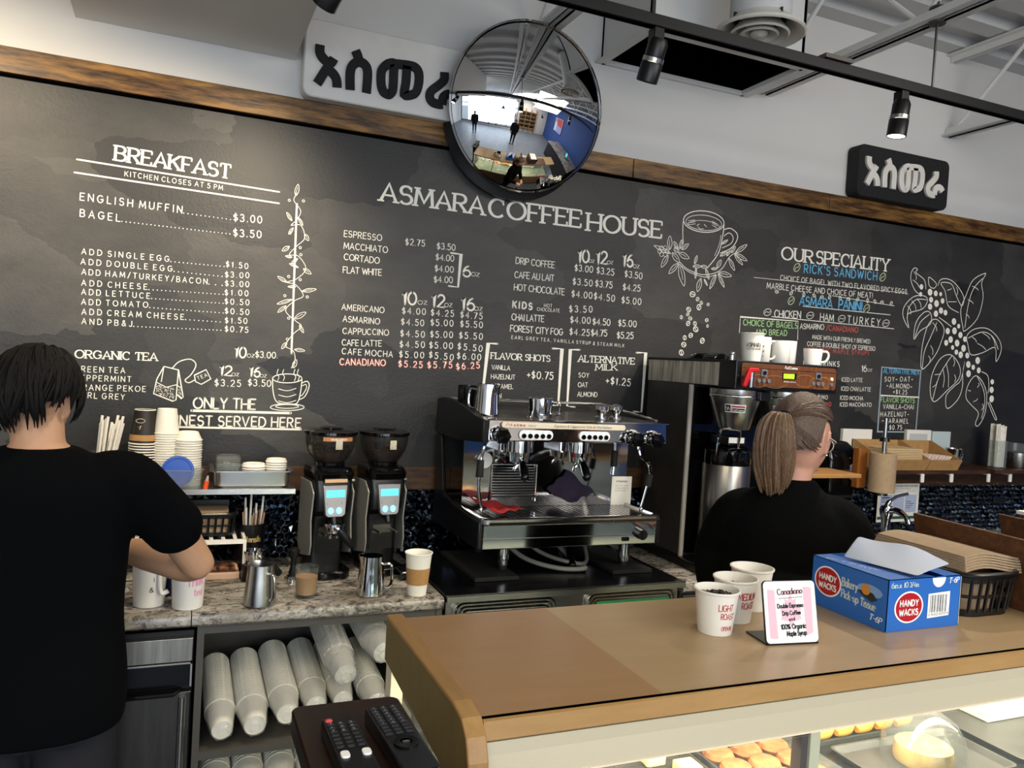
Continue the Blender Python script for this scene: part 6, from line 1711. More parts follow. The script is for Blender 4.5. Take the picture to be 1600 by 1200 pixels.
# polished back panel and what shows on it
bp_ = G().box(EX0 + .013, EX1 - .014, -.345, -.335, 1.16, 1.45).build('back_panel', M['polished'], t, smooth=False)
G().box(1.62, 1.712, -.3475, -.345, 1.168, 1.282).build('notice', M['paper_white'], bp_, smooth=False)
simple_ink(bp_, 'notice_print', M['ink_black'], (1.625, -.3475, 1.172), (1, 0, 0), (0, 0, 1), (0, -1, 0), [('Attention', .015, .088, .065, .008, 'h', 1), ('do not use', .012, .072, .07, .005), ('clean daily', .012, .062, .07, .005), ('machine', .012, .052, .06, .005)])
g = G()
for i in range(11):
    z = 1.205 + i * .0105; g.box(1.105, 1.275, -.353, -.3455, z, z + .006)
g.build('reflected_grille', M['black_plastic'], bp_, smooth=False)  # slats built on the panel in place of a reflected louvre
G().tube([(1.098, -.354, 1.19), (1.098, -.354, 1.33), (1.282, -.354, 1.33), (1.282, -.354, 1.19)], .004).build('reflected_grille_frame', M['chrome'], bp_)
G().lathe([(0, 0), (.026, 0), (.03, .003), (.03, .006), (0, .006)], (1.068, -.346, 1.345), 28, rot('X', 90)).build('gauge', M['paper_white'], bp_)
# top body
G().box(EX0 + .014, EX1 - .005, -.56, -.09, 1.445, 1.515).build('top_body', M['black_plastic'], t, smooth=False)
tp = G().prism([(EF + .008, 1.515), (EF, 1.445), (EF + .03, 1.438), (EF + .03, 1.515)], 'YZ', EX0 + .012, EX1 + .004).build('control_fascia', M['polished'], t, smooth=False, bevel=.002)
G().box(EX0 + .012, EX1 + .008, EF - .004, EF + .02, 1.515, 1.519).build('fascia_edge', M['chrome'], tp, smooth=False)
pl = [(x, z) for x, z in rrect(1.03, 1.52, 1.4895, 1.5095, .0095, 5)]
nm = G().prism(pl, 'XZ', EF - .006, EF + .004).build('name_plate', M['cream_label'], tp, smooth=False, bevel=.001)
simple_ink(nm, 'brand_lettering', M['ink_red'], (1.03, EF - .006, 1.4895), (1, 0, 0), (0, 0, 1), (0, -1, 0), [('FAEMA', .034, .0065, .087, .0075, 'h', 2)])
k = Ink((1.03, EF - .006, 1.4895)); k.stroke([(.016, .006), (.016, .011), (.022, .0155), (.028, .011), (.028, .006)], .0014, 'w'); k.build('emblem', {'w': M['ink_red']}, nm)
simple_ink(nm, 'slogan_lettering', M['ink_brown'], (1.03, EF - .006, 1.4895), (1, 0, 0), (0, 0, 1), (0, -1, 0), [('E98 A2', .1, .0068, .127, .005), ('Espresso & Cappuccino Stile di Vita Italiano', .2, .0062, .43, .0085, 'h', -1, .2)])
for a, b in ((1.098, 1.228), (1.332, 1.458)):
    bt = G().prism(rrect(a, b, 1.449, 1.483, .016, 6), 'XZ', EF - .005, EF + .006).build('button_panel', M['ink_white'], tp, smooth=False, bevel=.0015)
    for i in range(5):
        x = a + .017 + i * (b - a - .034) / 4
        G().cyl((x, EF - .005, 1.463), (x, EF - .009, 1.463), .0085, n=16).build('button', M['black_gloss'], bt)
        if i != 2: G().cyl((x, EF - .005, 1.477), (x, EF - .0065, 1.477), .0026, n=10).build('button_light', M['led_blue'], bt)
def knob(x, z, parent, y=EF):
    o = G().lathe([(.018, 0), (.02, .01), (.019, .02), (.024, .024), (.025, .045), (.022, .05), (0, .051)], (x, y, z), 24, rot('X', 90))
    for i in range(6):
        a = i * PI / 3; o.sph((x + .0235 * math.cos(a), y - .036, z + .0235 * math.sin(a)), (.006, .014, .006), 8, 6)
    o = o.build('steam_knob', M['black_gloss'], parent)
    G().lathe([(.02, 0), (.029, 0), (.029, .004), (.02, .004)], (x, y, z + .004), 28, rot('X', 90)).build('knob_collar', M['chrome'], o)
    return o
knob(1.024, 1.464, tp); knob(1.553, 1.461, tp); knob(1.64, 1.459, tp)
# black top cheeks, rising to the back
for x0, x1 in ((EX0 - .012, EX0 + .013), (EX1 + .004, EX1 + .012)):
    P = [(EF + .0, 1.437), (EF - .002, 1.517), (-.50, 1.525), (-.40, 1.545), (-.28, 1.562), (-.14, 1.565), (-.06, 1.555), (-.05, 1.42), (-.3, 1.415)]
    if x0 > 1.5: P = [(EF + .02, 1.437), (EF + .02, 1.512), (-.06, 1.512), (-.05, 1.42)]
    G().prism(P, 'YZ', x0, x1).build('top_cheek', M['black_plastic'], t, bevel=.004)
# cup-warming grid with a rail
g = G()
for i in range(30):
    y = -.55 + i * .0155
    g.box(EX0 + .02, EX1, y, y + .008, 1.516, 1.519)
g.build('cup_grid', M['steel_dark'], t, smooth=False)
G().tube([(EX0 + .03, -.075, 1.52), (EX0 + .03, -.075, 1.556), (EX1, -.075, 1.556), (EX1 + .01, -.5, 1.522)], .006).build('cup_rail', M['chrome'], t)
# groups and portafilters
for x in (1.172, 1.418):
    gh = G().lathe([(.05, 1.39), (.05, 1.44), (.042, 1.448), (0, 1.448)], (x, -.43, 0), 36).build('group_head', M['chrome'], t)
    G().lathe([(0, 1.372), (.036, 1.372), (.04, 1.39), (.03, 1.392)], (x, -.43, 0), 36).build('group_ring', M['polished'], gh)
    G().box(x - .055, x - .075, -.42, -.33, 1.385, 1.44).build('group_cover', M['chrome'], gh, smooth=False, bevel=.006)
    pf = G().lathe([(.018, 1.345), (.034, 1.352), (.037, 1.372), (.03, 1.373)], (x, -.43, 0), 32, cap=True).build('portafilter', M['chrome'], t)
    G().tube([(x - .004, -.46, 1.362), (x - .016, -.5, 1.352), (x - .028, -.54, 1.337), (x - .038, -.575, 1.318)], [.009, .014, .0165, .016], 16).sph((x - .0385, -.577, 1.317), .016, 14, 10).build('handle', M['black_gloss'], pf)
    G().tube([(x, -.43, 1.345), (x - .016, -.435, 1.33), (x - .02, -.437, 1.318)], .006).tube([(x, -.43, 1.345), (x + .016, -.425, 1.33), (x + .02, -.424, 1.318)], .006).build('spout', M['chrome'], pf)
# steam wands
w = G().tube(catmull([(1.0, -.545, 1.44), (.985, -.555, 1.42), (.972, -.56, 1.36), (.97, -.562, 1.28), (.985, -.555, 1.205)], 5), .0055).sph((.985, -.555, 1.2), (.008, .008, .012), 12, 8).build('steam_wand', M['chrome'], t)
G().cyl((.972, -.56, 1.375), (.97, -.562, 1.315), .012, .014, 16).build('grip', M['rubber'], w)
w = G().tube(catmull([(1.605, -.55, 1.44), (1.61, -.56, 1.395), (1.645, -.565, 1.365), (1.655, -.565, 1.325), (1.64, -.565, 1.25), (1.625, -.565, 1.195)], 5), .006).sph((1.624, -.565, 1.192), (.008, .008, .012), 12, 8).build('steam_wand', M['chrome'], t)
G().cyl((1.654, -.565, 1.325), (1.645, -.565, 1.28), .013, .014, 16).build('grip', M['rubber'], w)
w = G().tube([(1.535, -.5, 1.44), (1.535, -.5, 1.40)], .006).cyl((1.532, -.502, 1.345), (1.53, -.503, 1.315), .008, .01, 14).build('water_spout', M['chrome'], t)
G().cyl((1.535, -.5, 1.405), (1.532, -.502, 1.345), .012, .013, 14).build('grip', M['rubber'], w)
# drain and water hoses under it
for lab, P, r, m in (('pale grey water hose looping under the espresso machine', [(1.18, -.2, 1.05), (1.25, -.33, .972), (1.36, -.42, .945), (1.47, -.44, .944), (1.46, -.35, .952), (1.4, -.16, 1.06)], .009, 'hose_grey'),
                     ('second pale hose crossing under the espresso machine', [(1.27, -.15, 1.06), (1.33, -.3, .985), (1.42, -.41, .962), (1.52, -.36, .955), (1.56, -.2, 1.06)], .008, 'hose_grey'),
                     ('black corrugated drain hose under the espresso machine', [(1.47, -.26, 1.06), (1.45, -.34, 1.0), (1.43, -.40, .966), (1.42, -.44, .949)], .013, 'black_gloss')):
    if m not in M: M[m] = mat('hose_grey', '8c8a86', .5)
    Q = catmull(P, 12)
    o = G().tube(Q, [r * (1 + (.16 if (i % 2 and 'corr' in lab) else 0)) for i in range(len(Q))], 12).build('hose', M[m], t); o['label'] = lab
# things on top of the machine
pitcher('milk_pitcher', 'tall steel pitcher on top of the espresso machine, at its left end', 1.03, -.44, .112, .045, .04, 1.5195, ang=140)
o = G().lathe([(0, 0), (.038, 0), (.04, .004), (.043, .1), (.04, .1), (.037, .006), (0, .006)], (1.005, -.31, 1.5195), 30).build('black_cup', M['black_gloss']); tag(o, 'black cup behind the tall steel pitcher on the machine', 'cup')
pitcher('milk_pitcher', 'small steel pitcher upside down in the middle of the machine top', 1.228, -.47, .075, .045, .04, 1.5195, ang=-20, flip=True)
for x, y, lab in ((1.49, -.46, 'round chrome tamper on the machine top, left of its twin'), (1.565, -.44, 'round chrome tamper at the right end of the machine top')):
    t2 = thing('chrome_tamper', lab, 'tamper', (x, y, 1.5195))
    G().lathe([(0, 0), (.028, 0), (.028, .008), (.014, .014), (.018, .024), (.026, .036), (.024, .05), (.012, .057), (0, .058)], n=28).build('knob', M['chrome'], t2)
# cloths: red one over the tray corner, purple one at the back of the tray
def cloth(name, label, m, P, nx=14, ny=10, seed=1, amp=.006, thick=.004):
    g = G(); rg = random.Random(seed); V = []
    a, b, c, d = [Vector(p) for p in P]
    for i in range(nx + 1):
        row_ = []
        for j in range(ny + 1):
            u, v = i / nx, j / ny
            p = a * (1 - u) * (1 - v) + b * u * (1 - v) + c * u * v + d * (1 - u) * v
            p = p + Vector((0, 0, abs(math.sin(u * 7 + v * 4 + seed)) * amp + amp * .5 * math.sin(v * 11 + seed * 2 + u * 3) + amp * .6))
            row_.append(p)
        V.append(row_)
    idx = [[g.b.verts.new(p) for p in r_] for r_ in V]
    for i in range(nx):
        for j in range(ny): g.b.faces.new((idx[i][j], idx[i + 1][j], idx[i + 1][j + 1], idx[i][j + 1]))
    o = g.build(name, m, solid=thick, subsurf=1); return tag(o, label, 'cloth')
cloth('red_cloth', 'red cleaning cloth draped over the left corner of the drip tray', M['red_cloth'], [(1.0, -.375, 1.20), (1.09, -.36, 1.185), (1.17, -.50, 1.178), (1.04, -.59, 1.18)], amp=.009)
cloth('purple_cloth', 'folded dark purple cloth leaning at the back of the espresso machine tray', M['purple_cloth'], [(1.32, -.365, 1.215), (1.41, -.357, 1.30), (1.53, -.375, 1.205), (1.40, -.44, 1.18)], amp=.012, seed=4, thick=.006)
# knock-box handle beside the machine
t = thing('knock_box', 'small black knock box with a steel bar between the paper cup and the machine', 'knock box', (.80, -.33, .9205), world=True)
G().box(.755, .845, -.40, -.28, .9205, .95).build('box', M['black_gloss'], t, smooth=False, bevel=.006)
G().tube([(.76, -.408, .952), (.84, -.408, .952)], .004).build('bar', M['steel'], t)

# ------------------------------------------------------------------ twin coffee brewer
M['fascia_wood'] = wood('brewer_fascia', '4a2814', '7d4c28', .35, 4.0, axis='Z', contrast=.8)
BX0, BX1 = 1.95, 2.44
t = thing('coffee_brewer', 'tall steel twin coffee brewer with wood-look control panel', 'coffee brewer', (2.2, -.3, .92), world=True)
M['brewer_steel'] = mat('brewer_side_steel', 'c2bcae', 0.4, .5, noise=.45, nscale=6, stretch=(1, 9, .8), bump=.15, bscale=5, bstretch=(1, 14, 1))  # streaky noise in the colour stands in for wavy reflections
M['brewer_dark'] = mat('brewer_column_steel', '4a4743', 0.35, .5, noise=.2, nscale=9)
G().box(BX0, BX1, -.37, -.05, .955, 1.672).build('column', M['brewer_dark'], t, smooth=False, bevel=.003)
G().box(BX0 - .004, BX0 + .012, -.376, -.366, .955, 1.668)  .build('corner_strip', mat('pale_strip', 'cfcac0', .4, .3), t, smooth=False)
G().box(BX0 + .02, BX1 - .02, -.378, -.368, .97, 1.66).build('front_skin', M['black_gloss'], t, smooth=False)
G().box(BX0 - .02, BX1 + .02, -.56, -.04, .921, .955).build('base_tray', M['black_plastic'], t, smooth=False, bevel=.004)
G().box(BX0 - .002, BX1 + .002, -.55, -.048, 1.672, 1.766).build('head', M['brewer_steel'], t, smooth=False, bevel=.002)
G().box(BX0 - .006, BX1 + .006, -.59, -.045, 1.764, 1.774).build('top_plate', M['black_metal'], t, smooth=False)
G().box(BX0 - .002, BX1 + .012, -.655, -.55, 1.665, 1.775).build('head_front', M['black_plastic'], t, smooth=False, bevel=.004)
fz = [(x, z) for x, z in rrect(BX0 + .02, BX1, 1.679, 1.766, .012, 5)]
fp = G().prism(fz, 'XZ', -.662, -.65).build('control_panel', M['fascia_wood'], t, smooth=False, bevel=.001)
G().box(BX0 + .02, BX1, -.6625, -.66, 1.7475, 1.749).build('panel_groove', M['black_metal'], fp, smooth=False)
G().box(2.165, 2.235, -.664, -.66, 1.713, 1.737).build('display_bezel', M['black_gloss'], fp, smooth=False)
G().box(2.17, 2.222, -.6655, -.6635, 1.7155, 1.734).build('display', M['screen_green'], fp, smooth=False)
for cx in (2.075, 2.345):
    G().prism(rrect(cx - .014, cx + .014, 1.718, 1.746, .004, 3), 'XZ', -.666, -.66).build('main_button', M['silver_panel'], fp, smooth=False)
    G().cyl((cx, -.665, 1.732), (cx, -.669, 1.732), .008, n=18).build('button_mark', M['black_plastic'], fp)
    for i in (-1, 0, 1): G().cyl((cx + i * .024, -.66, 1.702), (cx + i * .024, -.667, 1.702), .008, n=18).build('button', M['silver_panel'], fp)
for cx in (2.005, 2.415):
    G().cyl((cx, -.66, 1.723), (cx, -.667, 1.723), .007, n=16).build('button', M['cream_label'], fp); G().cyl((cx, -.66, 1.702), (cx, -.667, 1.702), .008, n=16).build('button', M['silver_panel'], fp)
k = Ink((0, -.6625, 0)); k.text('FutCrema', 2.175, 1.752, 2.235, 1.752, .011, 'h', 'w', 1, .2); k.text('Bar Bar Coffee', 2.175, 1.701, 2.23, 1.701, .005, 'h', 'w', 1)
k.build('panel_lettering', {'w': M['ink_white']}, fp)
k = Ink((0, -.6622, 0))
for cx, cz, rx_, rz_, a in ((2.05, 1.70, .05, .03, 20), (2.13, 1.70, .06, .035, -20), (2.28, 1.71, .05, .03, 15), (2.36, 1.705, .055, .04, -30), (2.38, 1.71, .025, .02, 10)):
    k.ellipse(cx, min(1.72, cz), rx_, min(.024, rz_), .0012, 'w', 0, 24)
k.build('panel_scrolls', {'w': mat('gold_line', 'a9783c', .5)}, fp)
fc = G().cyl((1.985, -.66, 1.715), (1.985, -.70, 1.715), .013).cyl((1.985, -.70, 1.73), (1.985, -.70, 1.675), .012, .009).build('hot_water_tap', M['chrome'], t)
G().prism([(-.012, .045), (.03, .045), (.03, .033), (.004, .03), (-.028, -.03), (-.042, -.024), (-.02, .035)], 'XZ', -.008, .008).build('lever', mat('red_plastic', 'c11a22', .3), fc, bevel=.003).location = (1.985, -.70, 1.703)
def brew_side(cx, y):
    bk = G().lathe([(.062, 1.50), (.066, 1.505), (.103, 1.635), (.104, 1.66), (.1, 1.66)], (cx, y, 0), 40, cap=True).build('brew_basket', M['steel'], t)
    G().lathe([(.1045, 1.628), (.106, 1.63), (.106, 1.636), (.1045, 1.638)], (cx, y, 0), 40).build('basket_band', M['chrome'], bk)
    G().box(cx + .03, cx + .08, y - .115, y - .06, 1.62, 1.66).build('basket_handle', M['black_plastic'], bk, smooth=False, bevel=.004)
    k = Ink((0, 0, 0)); bar = lambda x0, x1, z, w, c: k.stroke([(x0 + (x1 - x0) * i / 10, z) for i in range(11)], w, c, disc=False)
    bar(-.04, .04, 1.586, .032, 'w'); k.layer += 1
    bar(-.038, -.018, 1.586, .026, 'k'); bar(-.015, .037, 1.593, .006, 'r'); bar(-.015, .037, 1.58, .013, 'k')
    k.layer += 1; k.text('FutCrema', -.012, 1.5755, .034, 1.5755, .008, 'h', 'w', 1)
    k.stroke([(-.035, 1.59), (-.03, 1.578), (-.027, 1.592), (-.022, 1.58)], .002, 'w')
    for c_, g_ in k.g.items():
        for v in g_.b.verts:
            rr = .0855 + (v.co.z - 1.572) * .285 + .0012 - v.co.y
            a = v.co.x / .09 - .62; v.co = Vector((cx + rr * math.sin(a), y - rr * math.cos(a), v.co.z))
    k.build('badge', {'w': M['ink_white'], 'k': M['ink_black'], 'r': M['ink_red']}, bk)
    return bk
brew_side(2.075, -.50); brew_side(2.315, -.50)
def server(cx, y, lab):
    s_ = thing('coffee_server', lab, 'coffee server', (cx, y, .9555), world=False, group='insulated coffee servers')
    G().lathe([(0, 0), (.092, 0), (.096, .006), (.096, .40), (.09, .41)], n=44).build('body', M['steel_brushed'], s_)
    G().lathe([(.0965, .40), (.098, .41), (.096, .455), (.08, .47), (.06, .475), (0, .478)], n=44).build('lid', M['black_gloss'], s_)
    G().box(-.045, .045, -.06, .06, .478, .515).build('lid_latch', M['black_plastic'], s_, smooth=False, bevel=.006)
    G().box(-.045, .03, -.063, -.0605, .49, .512).build('lid_label', M['ink_white'], s_, smooth=False)
    G().tube(catmull([(-.09, -.05, .44), (-.09, -.06, .53), (-.075, -.065, .545), (-.01, -.07, .545), (.0, -.07, .53), (.0, -.065, .47)], 5), .005).build('carry_handle', M['chrome'], s_)
    G().cyl((.0, -.096, .06), (.0, -.125, .06), .015).build('tap', M['black_plastic'], s_)
server(2.075, -.475, 'steel coffee server with chrome carry handle under the left brew basket')

# cups and bits along the brewer top
TZ2 = 1.7755
t = paper_cup('takeaway_cup', 'large white paper cup with brown shop lettering on top of the brewer', (2.108, -.54, TZ2), .037, .0465, .113)
for txt, z, w, h, st in (('ASMARA', .058, .06, .015, 's'), ('COFFEE HOUSE', .046, .061, .008, 'h')):
    k = Ink(); k.text(txt, 0, 0, w, 0, h, st)
    for v in k.g['w'].b.verts:
        zz = z + v.co.z; rr = .037 + .0095 * zz / .113 + .0007; a = -1.15 + v.co.x / .042; v.co = Vector((rr * math.sin(a), -rr * math.cos(a), zz))
    k.build('lettering', {'w': M['ink_brown']}, t)
def mug(label, x, y, r, h, ang, tall=False, ink=None):
    t = thing('white_mug', label, 'mug', (x, y, TZ2), math.radians(ang), 'white mugs on the brewer')
    G().lathe([(0, .003), (r - .006, 0), (r - .003, .004), (r, h), (r - .004, h), (r - .006, .008), (0, .008)], n=36).build('body', M['china'], t)
    G().tube(catmull([(r - .002, 0, h * .85), (r + .026, 0, h * .82), (r + .03, 0, h * .5), (r + .015, 0, h * .2), (r - .003, 0, h * .14)], 4), .0045, 8).build('handle', M['china'], t)
    if ink:
        k = Ink(); 
        for i, s in enumerate(ink): k.text(s, 0, -i * .02, .035, -i * .02, .009, 'h', 'w' if i < 2 else 'p', 0)
        for c_, g_ in k.g.items():
            for v in g_.b.verts:
                a = -1.2 + v.co.x / r; v.co = Vector(((r + .0006) * math.sin(a - math.radians(ang) * 0), -(r + .0006) * math.cos(a), h * .6 + v.co.z))
        k.build('lettering', {'w': M['ink_black'], 'p': M['ink_red']}, t)
mug('white mug with black script, next to the lettered paper cup on the brewer', 2.205, -.49, .034, .104, -20, ink=['Rise', 'Asmara', 'Latte'])
mug('plain white mug in the middle of the row on the brewer', 2.29, -.50, .04, .094, 165)
mug('plain white mug behind and right of the middle mug on the brewer', 2.366, -.452, .04, .098, 60)
t = thing('white_mug', 'small wide white cup with handle at the right end of the brewer', 'mug', (2.445, -.52, TZ2), math.radians(-25), 'white mugs on the brewer')
G().lathe([(0, .003), (.029, 0), (.033, .004), (.04, .07), (.037, .07), (.03, .008), (0, .008)], n=36).build('body', M['china'], t)
G().tube(catmull([(.037, 0, .06), (.058, 0, .06), (.065, 0, .042), (.054, 0, .02), (.033, 0, .016)], 4), .005, 8).build('handle', M['china'], t)
for x, y, lab, ang in ((2.0, -.46, 'black tong set lying on the brewer, left of the paper cup', 20), (2.03, -.32, 'dark packet lying behind the tongs on the brewer', -15)):
    o = G().prism([(-.06, 0), (.06, 0), (.05, .016), (.01, .026), (-.03, .022)], 'XZ', -.03, .03).build('black_packet', M['black_gloss'], bevel=.004)
    o.location = (x, y, TZ2); o.rotation_euler = (0, 0, math.radians(ang)); tag(o, lab.replace('tong set', 'packet'), 'packet')
o = G().cyl((2.0, -.56, TZ2), (2.0, -.56, TZ2 + .02), .011).sph((2.0, -.56, TZ2 + .026), .011, 12, 8).build('metal_shaker_top', M['chrome']); tag(o, 'tiny chrome stopper in front of the black packets on the brewer', 'stopper')
# ------------------------------------------------------------------ wall shelf at right and its things
t = thing('wall_shelf', 'dark wood wall shelf at right on white metal clips', 'shelf', (3.9, 0, 1.27), world=True)
G().box(2.72, 4.02, -.21, -.016, 1.27, 1.29).build('plank', M['shelf_wood'], t, smooth=False, bevel=.002)
G().box(4.024, 5.4, -.23, -.016, 1.275, 1.295).build('plank', M['shelf_wood'], t, smooth=False, bevel=.002)
for x in (3.51, 3.72, 4.0, 4.17): G().prism(rrect(x - .011, x + .011, 1.228, 1.272, .004, 3), 'XZ', -.215, -.209).box(x - .011, x + .011, -.21, -.016, 1.266, 1.27).build('clip', M['plastic_white'], t, smooth=False)
SH = 1.2905
M['kraft_card'] = mat('kraft_card', 'a98250', .75, noise=.1, nscale=40)
# kraft condiment box: two open bays
t = thing('kraft_organizer', 'kraft cardboard organizer with two sloping open bays on the wall shelf', 'organizer', (3.5, -.12, SH), world=True)
def bay(x0, x1, nm):
    P = [(-.21, SH + .0), (-.235, SH + .055), (-.215, SH + .062), (-.05, SH + .135), (-.03, SH + .135), (-.03, SH)]
    for a, b in ((x0, x0 + .004), (x1 - .004, x1)): G().prism(P, 'YZ', a, b).build('side', M['kraft_card'], t, smooth=False)
    G().faces([(x0, -.21, SH), (x1, -.21, SH), (x1, -.237, SH + .056), (x0, -.237, SH + .056)], [(0, 1, 2, 3)]).build('front', M['kraft_card'], t, smooth=False, solid=.003)
    G().box(x0, x1, -.034, -.03, SH, SH + .135).box(x0, x1, -.21, -.03, SH, SH + .003).build('back', M['kraft_card'], t, smooth=False)
bay(3.21, 3.53, 'a'); bay(3.534, 3.76, 'b')
M['napkin'] = mat('kraft_napkin', 'c9ac80', .9)
for i in range(12):
    o = G().box(3.265 + .002 * (i % 3), 3.515, -.20, -.045, SH + .006 + i * .0085, SH + .0125 + i * .0085).build('kraft_napkin', M['napkin'], smooth=False); tag(o, 'topmost brown paper napkin in the left bay of the kraft organizer' if i == 11 else 'brown paper napkin stacked in the left bay of the kraft organizer', 'napkin', 'napkins in the kraft organizer')
for i in range(7):
    o = G().obox((3.575 + i * .024, -.15 - .004 * (i % 2), SH + .045), (.006, .07, .07), rot('Y', 28 + 4 * i)).build('sugar_packet', mat('sugar_packet', 'e6cfc9', .7) if i == 0 else bpy.data.materials['sugar_packet'], smooth=False); tag(o, 'pale pink sugar packet leaning in the right bay of the kraft organizer', 'sugar packet', 'sugar packets in the organizer')
# metal measuring cup
t = thing('metal_cup', 'small ribbed chrome cup with wire handle right of the kraft organizer', 'cup', (3.83, -.13, SH))
G().lathe([(0, 0), (.028, 0), (.03, .03), (.034, .035), (.034, .06), (.038, .065), (.04, .1), (.043, .105), (.04, .105), (.036, .066), (.028, .006), (0, .006)], n=32).build('cup', M['chrome'], t)
G().tube(catmull([(.036, 0, .09), (.062, 0, .085), (.066, 0, .06), (.05, 0, .035), (.033, 0, .035)], 4), .003).build('handle', M['chrome'], t)
# straws in a jar and a lidded tub
t = thing('straw_jar', 'square clear jar full of paper-wrapped straws on the wall shelf', 'jar', (4.155, -.14, SH + .005))
o_ = rrect(-.04, .04, -.034, .034, .012)
G().loft([[(x, y, 0) for x, y in o_], [(x, y, .15) for x, y in o_], [(x * .95, y * .95, .15) for x, y in o_], [(x * .95, y * .95, .004) for x, y in o_]]).build('jar', M['clear'], t)
M['straw_paper'] = mat('straw_paper', 'e2dccf', .8, noise=.12, nscale=60)
rg = random.Random(11)
for i in range(46):
    x, y = rg.uniform(-.031, .031), rg.uniform(-.025, .025); l = .225 + rg.uniform(-.012, .012)
    o = G().cyl((4.155 + x, -.14 + y, SH + .011), (4.155 + x * 1.0 + rg.uniform(-.006, .006), -.14 + y + rg.uniform(-.005, .005), SH + .008 + l), .0052, n=6).build('wrapped_straw', M['straw_paper']); tag(o, 'paper-wrapped straw in the square jar on the right wall shelf', 'straw', 'wrapped straws in the square jar')
t = thing('lidded_tub', 'grey metal tub with a clear lid at the right edge of the wall shelf', 'tub', (4.32, -.14, SH + .005))
G().lathe([(0, 0), (.052, 0), (.055, .004), (.056, .085), (0, .085)], n=32).build('body', M['steel'], t)
G().lathe([(.055, .086), (.064, .09), (.066, .135), (.06, .14), (0, .14)], n=32).build('lid', M['clear'], t)
# white holders against the wall behind the organizer
for x0, x1, h, lab in ((3.15, 3.35, .185, 'white card box at the wall behind the kraft organizer, left one'), (3.60, 3.78, .19, 'white framed napkin holder behind the kraft organizer'), (3.79, 3.93, .185, 'pale translucent box at the wall behind the kraft organizer')):
    t = thing('white_holder', lab, 'holder', ((x0 + x1) / 2, -.02, SH), world=True)
    G().box(x0, x1, -.026, -.006, SH, SH + h).build('box', M['plastic_white'] if 'pale' not in lab else mat('pale_acrylic', 'b9c6c4', .2), t, smooth=False, bevel=.002)
    if 'framed' in lab: G().box(x0 + .02, x1 - .03, -.0275, -.026, SH + .09, SH + .17).build('front_pane', mat('grey_print', 'b8bcb8', .3), t, smooth=False)
# brown paper towel on a steel rod held by a wooden wall block
t = thing('paper_towel', 'brown paper towel roll on an upright steel rod with black collar', 'paper towel', (3.10, -.33, 1.20), world=True)
G().lathe([(.02, 1.205), (.06, 1.205), (.06, 1.388), (.058, 1.39), (.022, 1.386), (.02, 1.38)], (3.10, -.33, 0), 40).build('roll', M['brown_paper'], t)
G().cyl((3.10, -.33, 1.19), (3.10, -.33, 1.555), .01, n=18).build('rod', M['steel'], t)
G().cyl((3.10, -.33, 1.445), (3.10, -.33, 1.465), .024, .02, n=20).build('collar', M['black_plastic'], t)
G().cyl((3.10, -.33, 1.188), (3.10, -.33, 1.2), .03).box(3.09, 3.11, -.33, -.016, 1.19, 1.198).build('wall_arm', M['steel_dark'], t, smooth=False)
o = G().box(3.03, 3.085, -.25, -.214, 1.21, 1.40).build('wooden_block', M['oak_light'], smooth=False, bevel=.002); tag(o, 'orange-brown wooden block between the black dispenser and the paper towel', 'block')
o.data.materials[0] = wood('orange_wood', '7a4519', 'a5652c', .45, 2.5, axis='Z')
o = G().box(3.04, 3.07, -.214, -.206, 1.24, 1.268).build('wooden_bracket', M['shelf_wood'], smooth=False); tag(o, 'wooden bracket behind the orange-brown block', 'bracket')
# black dispenser and the little wooden board in front of it
t = thing('soap_dispenser', 'glossy black rounded wall dispenser with a silver window', 'dispenser', (2.98, -.1, 1.1), world=True)
prf = [(-.03, 1.115), (-.15, 1.115), (-.19, 1.13), (-.205, 1.2), (-.205, 1.33), (-.185, 1.39), (-.14, 1.42), (-.08, 1.425), (-.03, 1.42)]
G().prism(prf, 'YZ', 2.90, 3.08).build('cover', M['black_gloss'], t, bevel=.02, seg=4)
G().box(2.92, 3.03, -.03, -.0165, 1.13, 1.40).build('wall_plate', M['black_plastic'], t, smooth=False)
G().prism(rrect(3.025, 3.06, 1.24, 1.32, .015), 'XZ', -.211, -.204).build('window', M['silver_panel'], t, bevel=.001)
G().box(3.015, 3.055, -.208, -.203, 1.345, 1.352).build('catch', M['chrome'], t, smooth=False)
for x in (2.93, 2.97, 3.0): pass
t = thing('wooden_board', 'small oiled wood shelf board on the left of the black dispenser, near her chin', 'board', (2.8, -.3, 1.28), world=True)
G().box(2.50, 2.875, -.42, -.215, 1.284, 1.302).build('plank', M['oak_light'], t, smooth=False, bevel=.003)
G().box(2.60, 2.63, -.22, -.016, 1.262, 1.284).box(2.82, 2.85, -.22, -.016, 1.262, 1.284).build('arm', M['shelf_wood'], t, smooth=False)
o = G().lathe([(0, 0), (.03, 0), (.034, .1), (.031, .1), (.028, .006), (0, .006)], (3.06, -.12, SH), 24).build('steel_beaker', M['steel'], None); tag(o, 'steel beaker on the wall shelf behind the black dispenser', 'beaker')
o = G().box(2.90, 3.0, -.09, -.03, SH, SH + .15).build('dark_red_box', mat('maroon', '3a1416', .5), smooth=False, bevel=.003); tag(o, 'dark red box on the wall shelf next to the steel beaker', 'box')

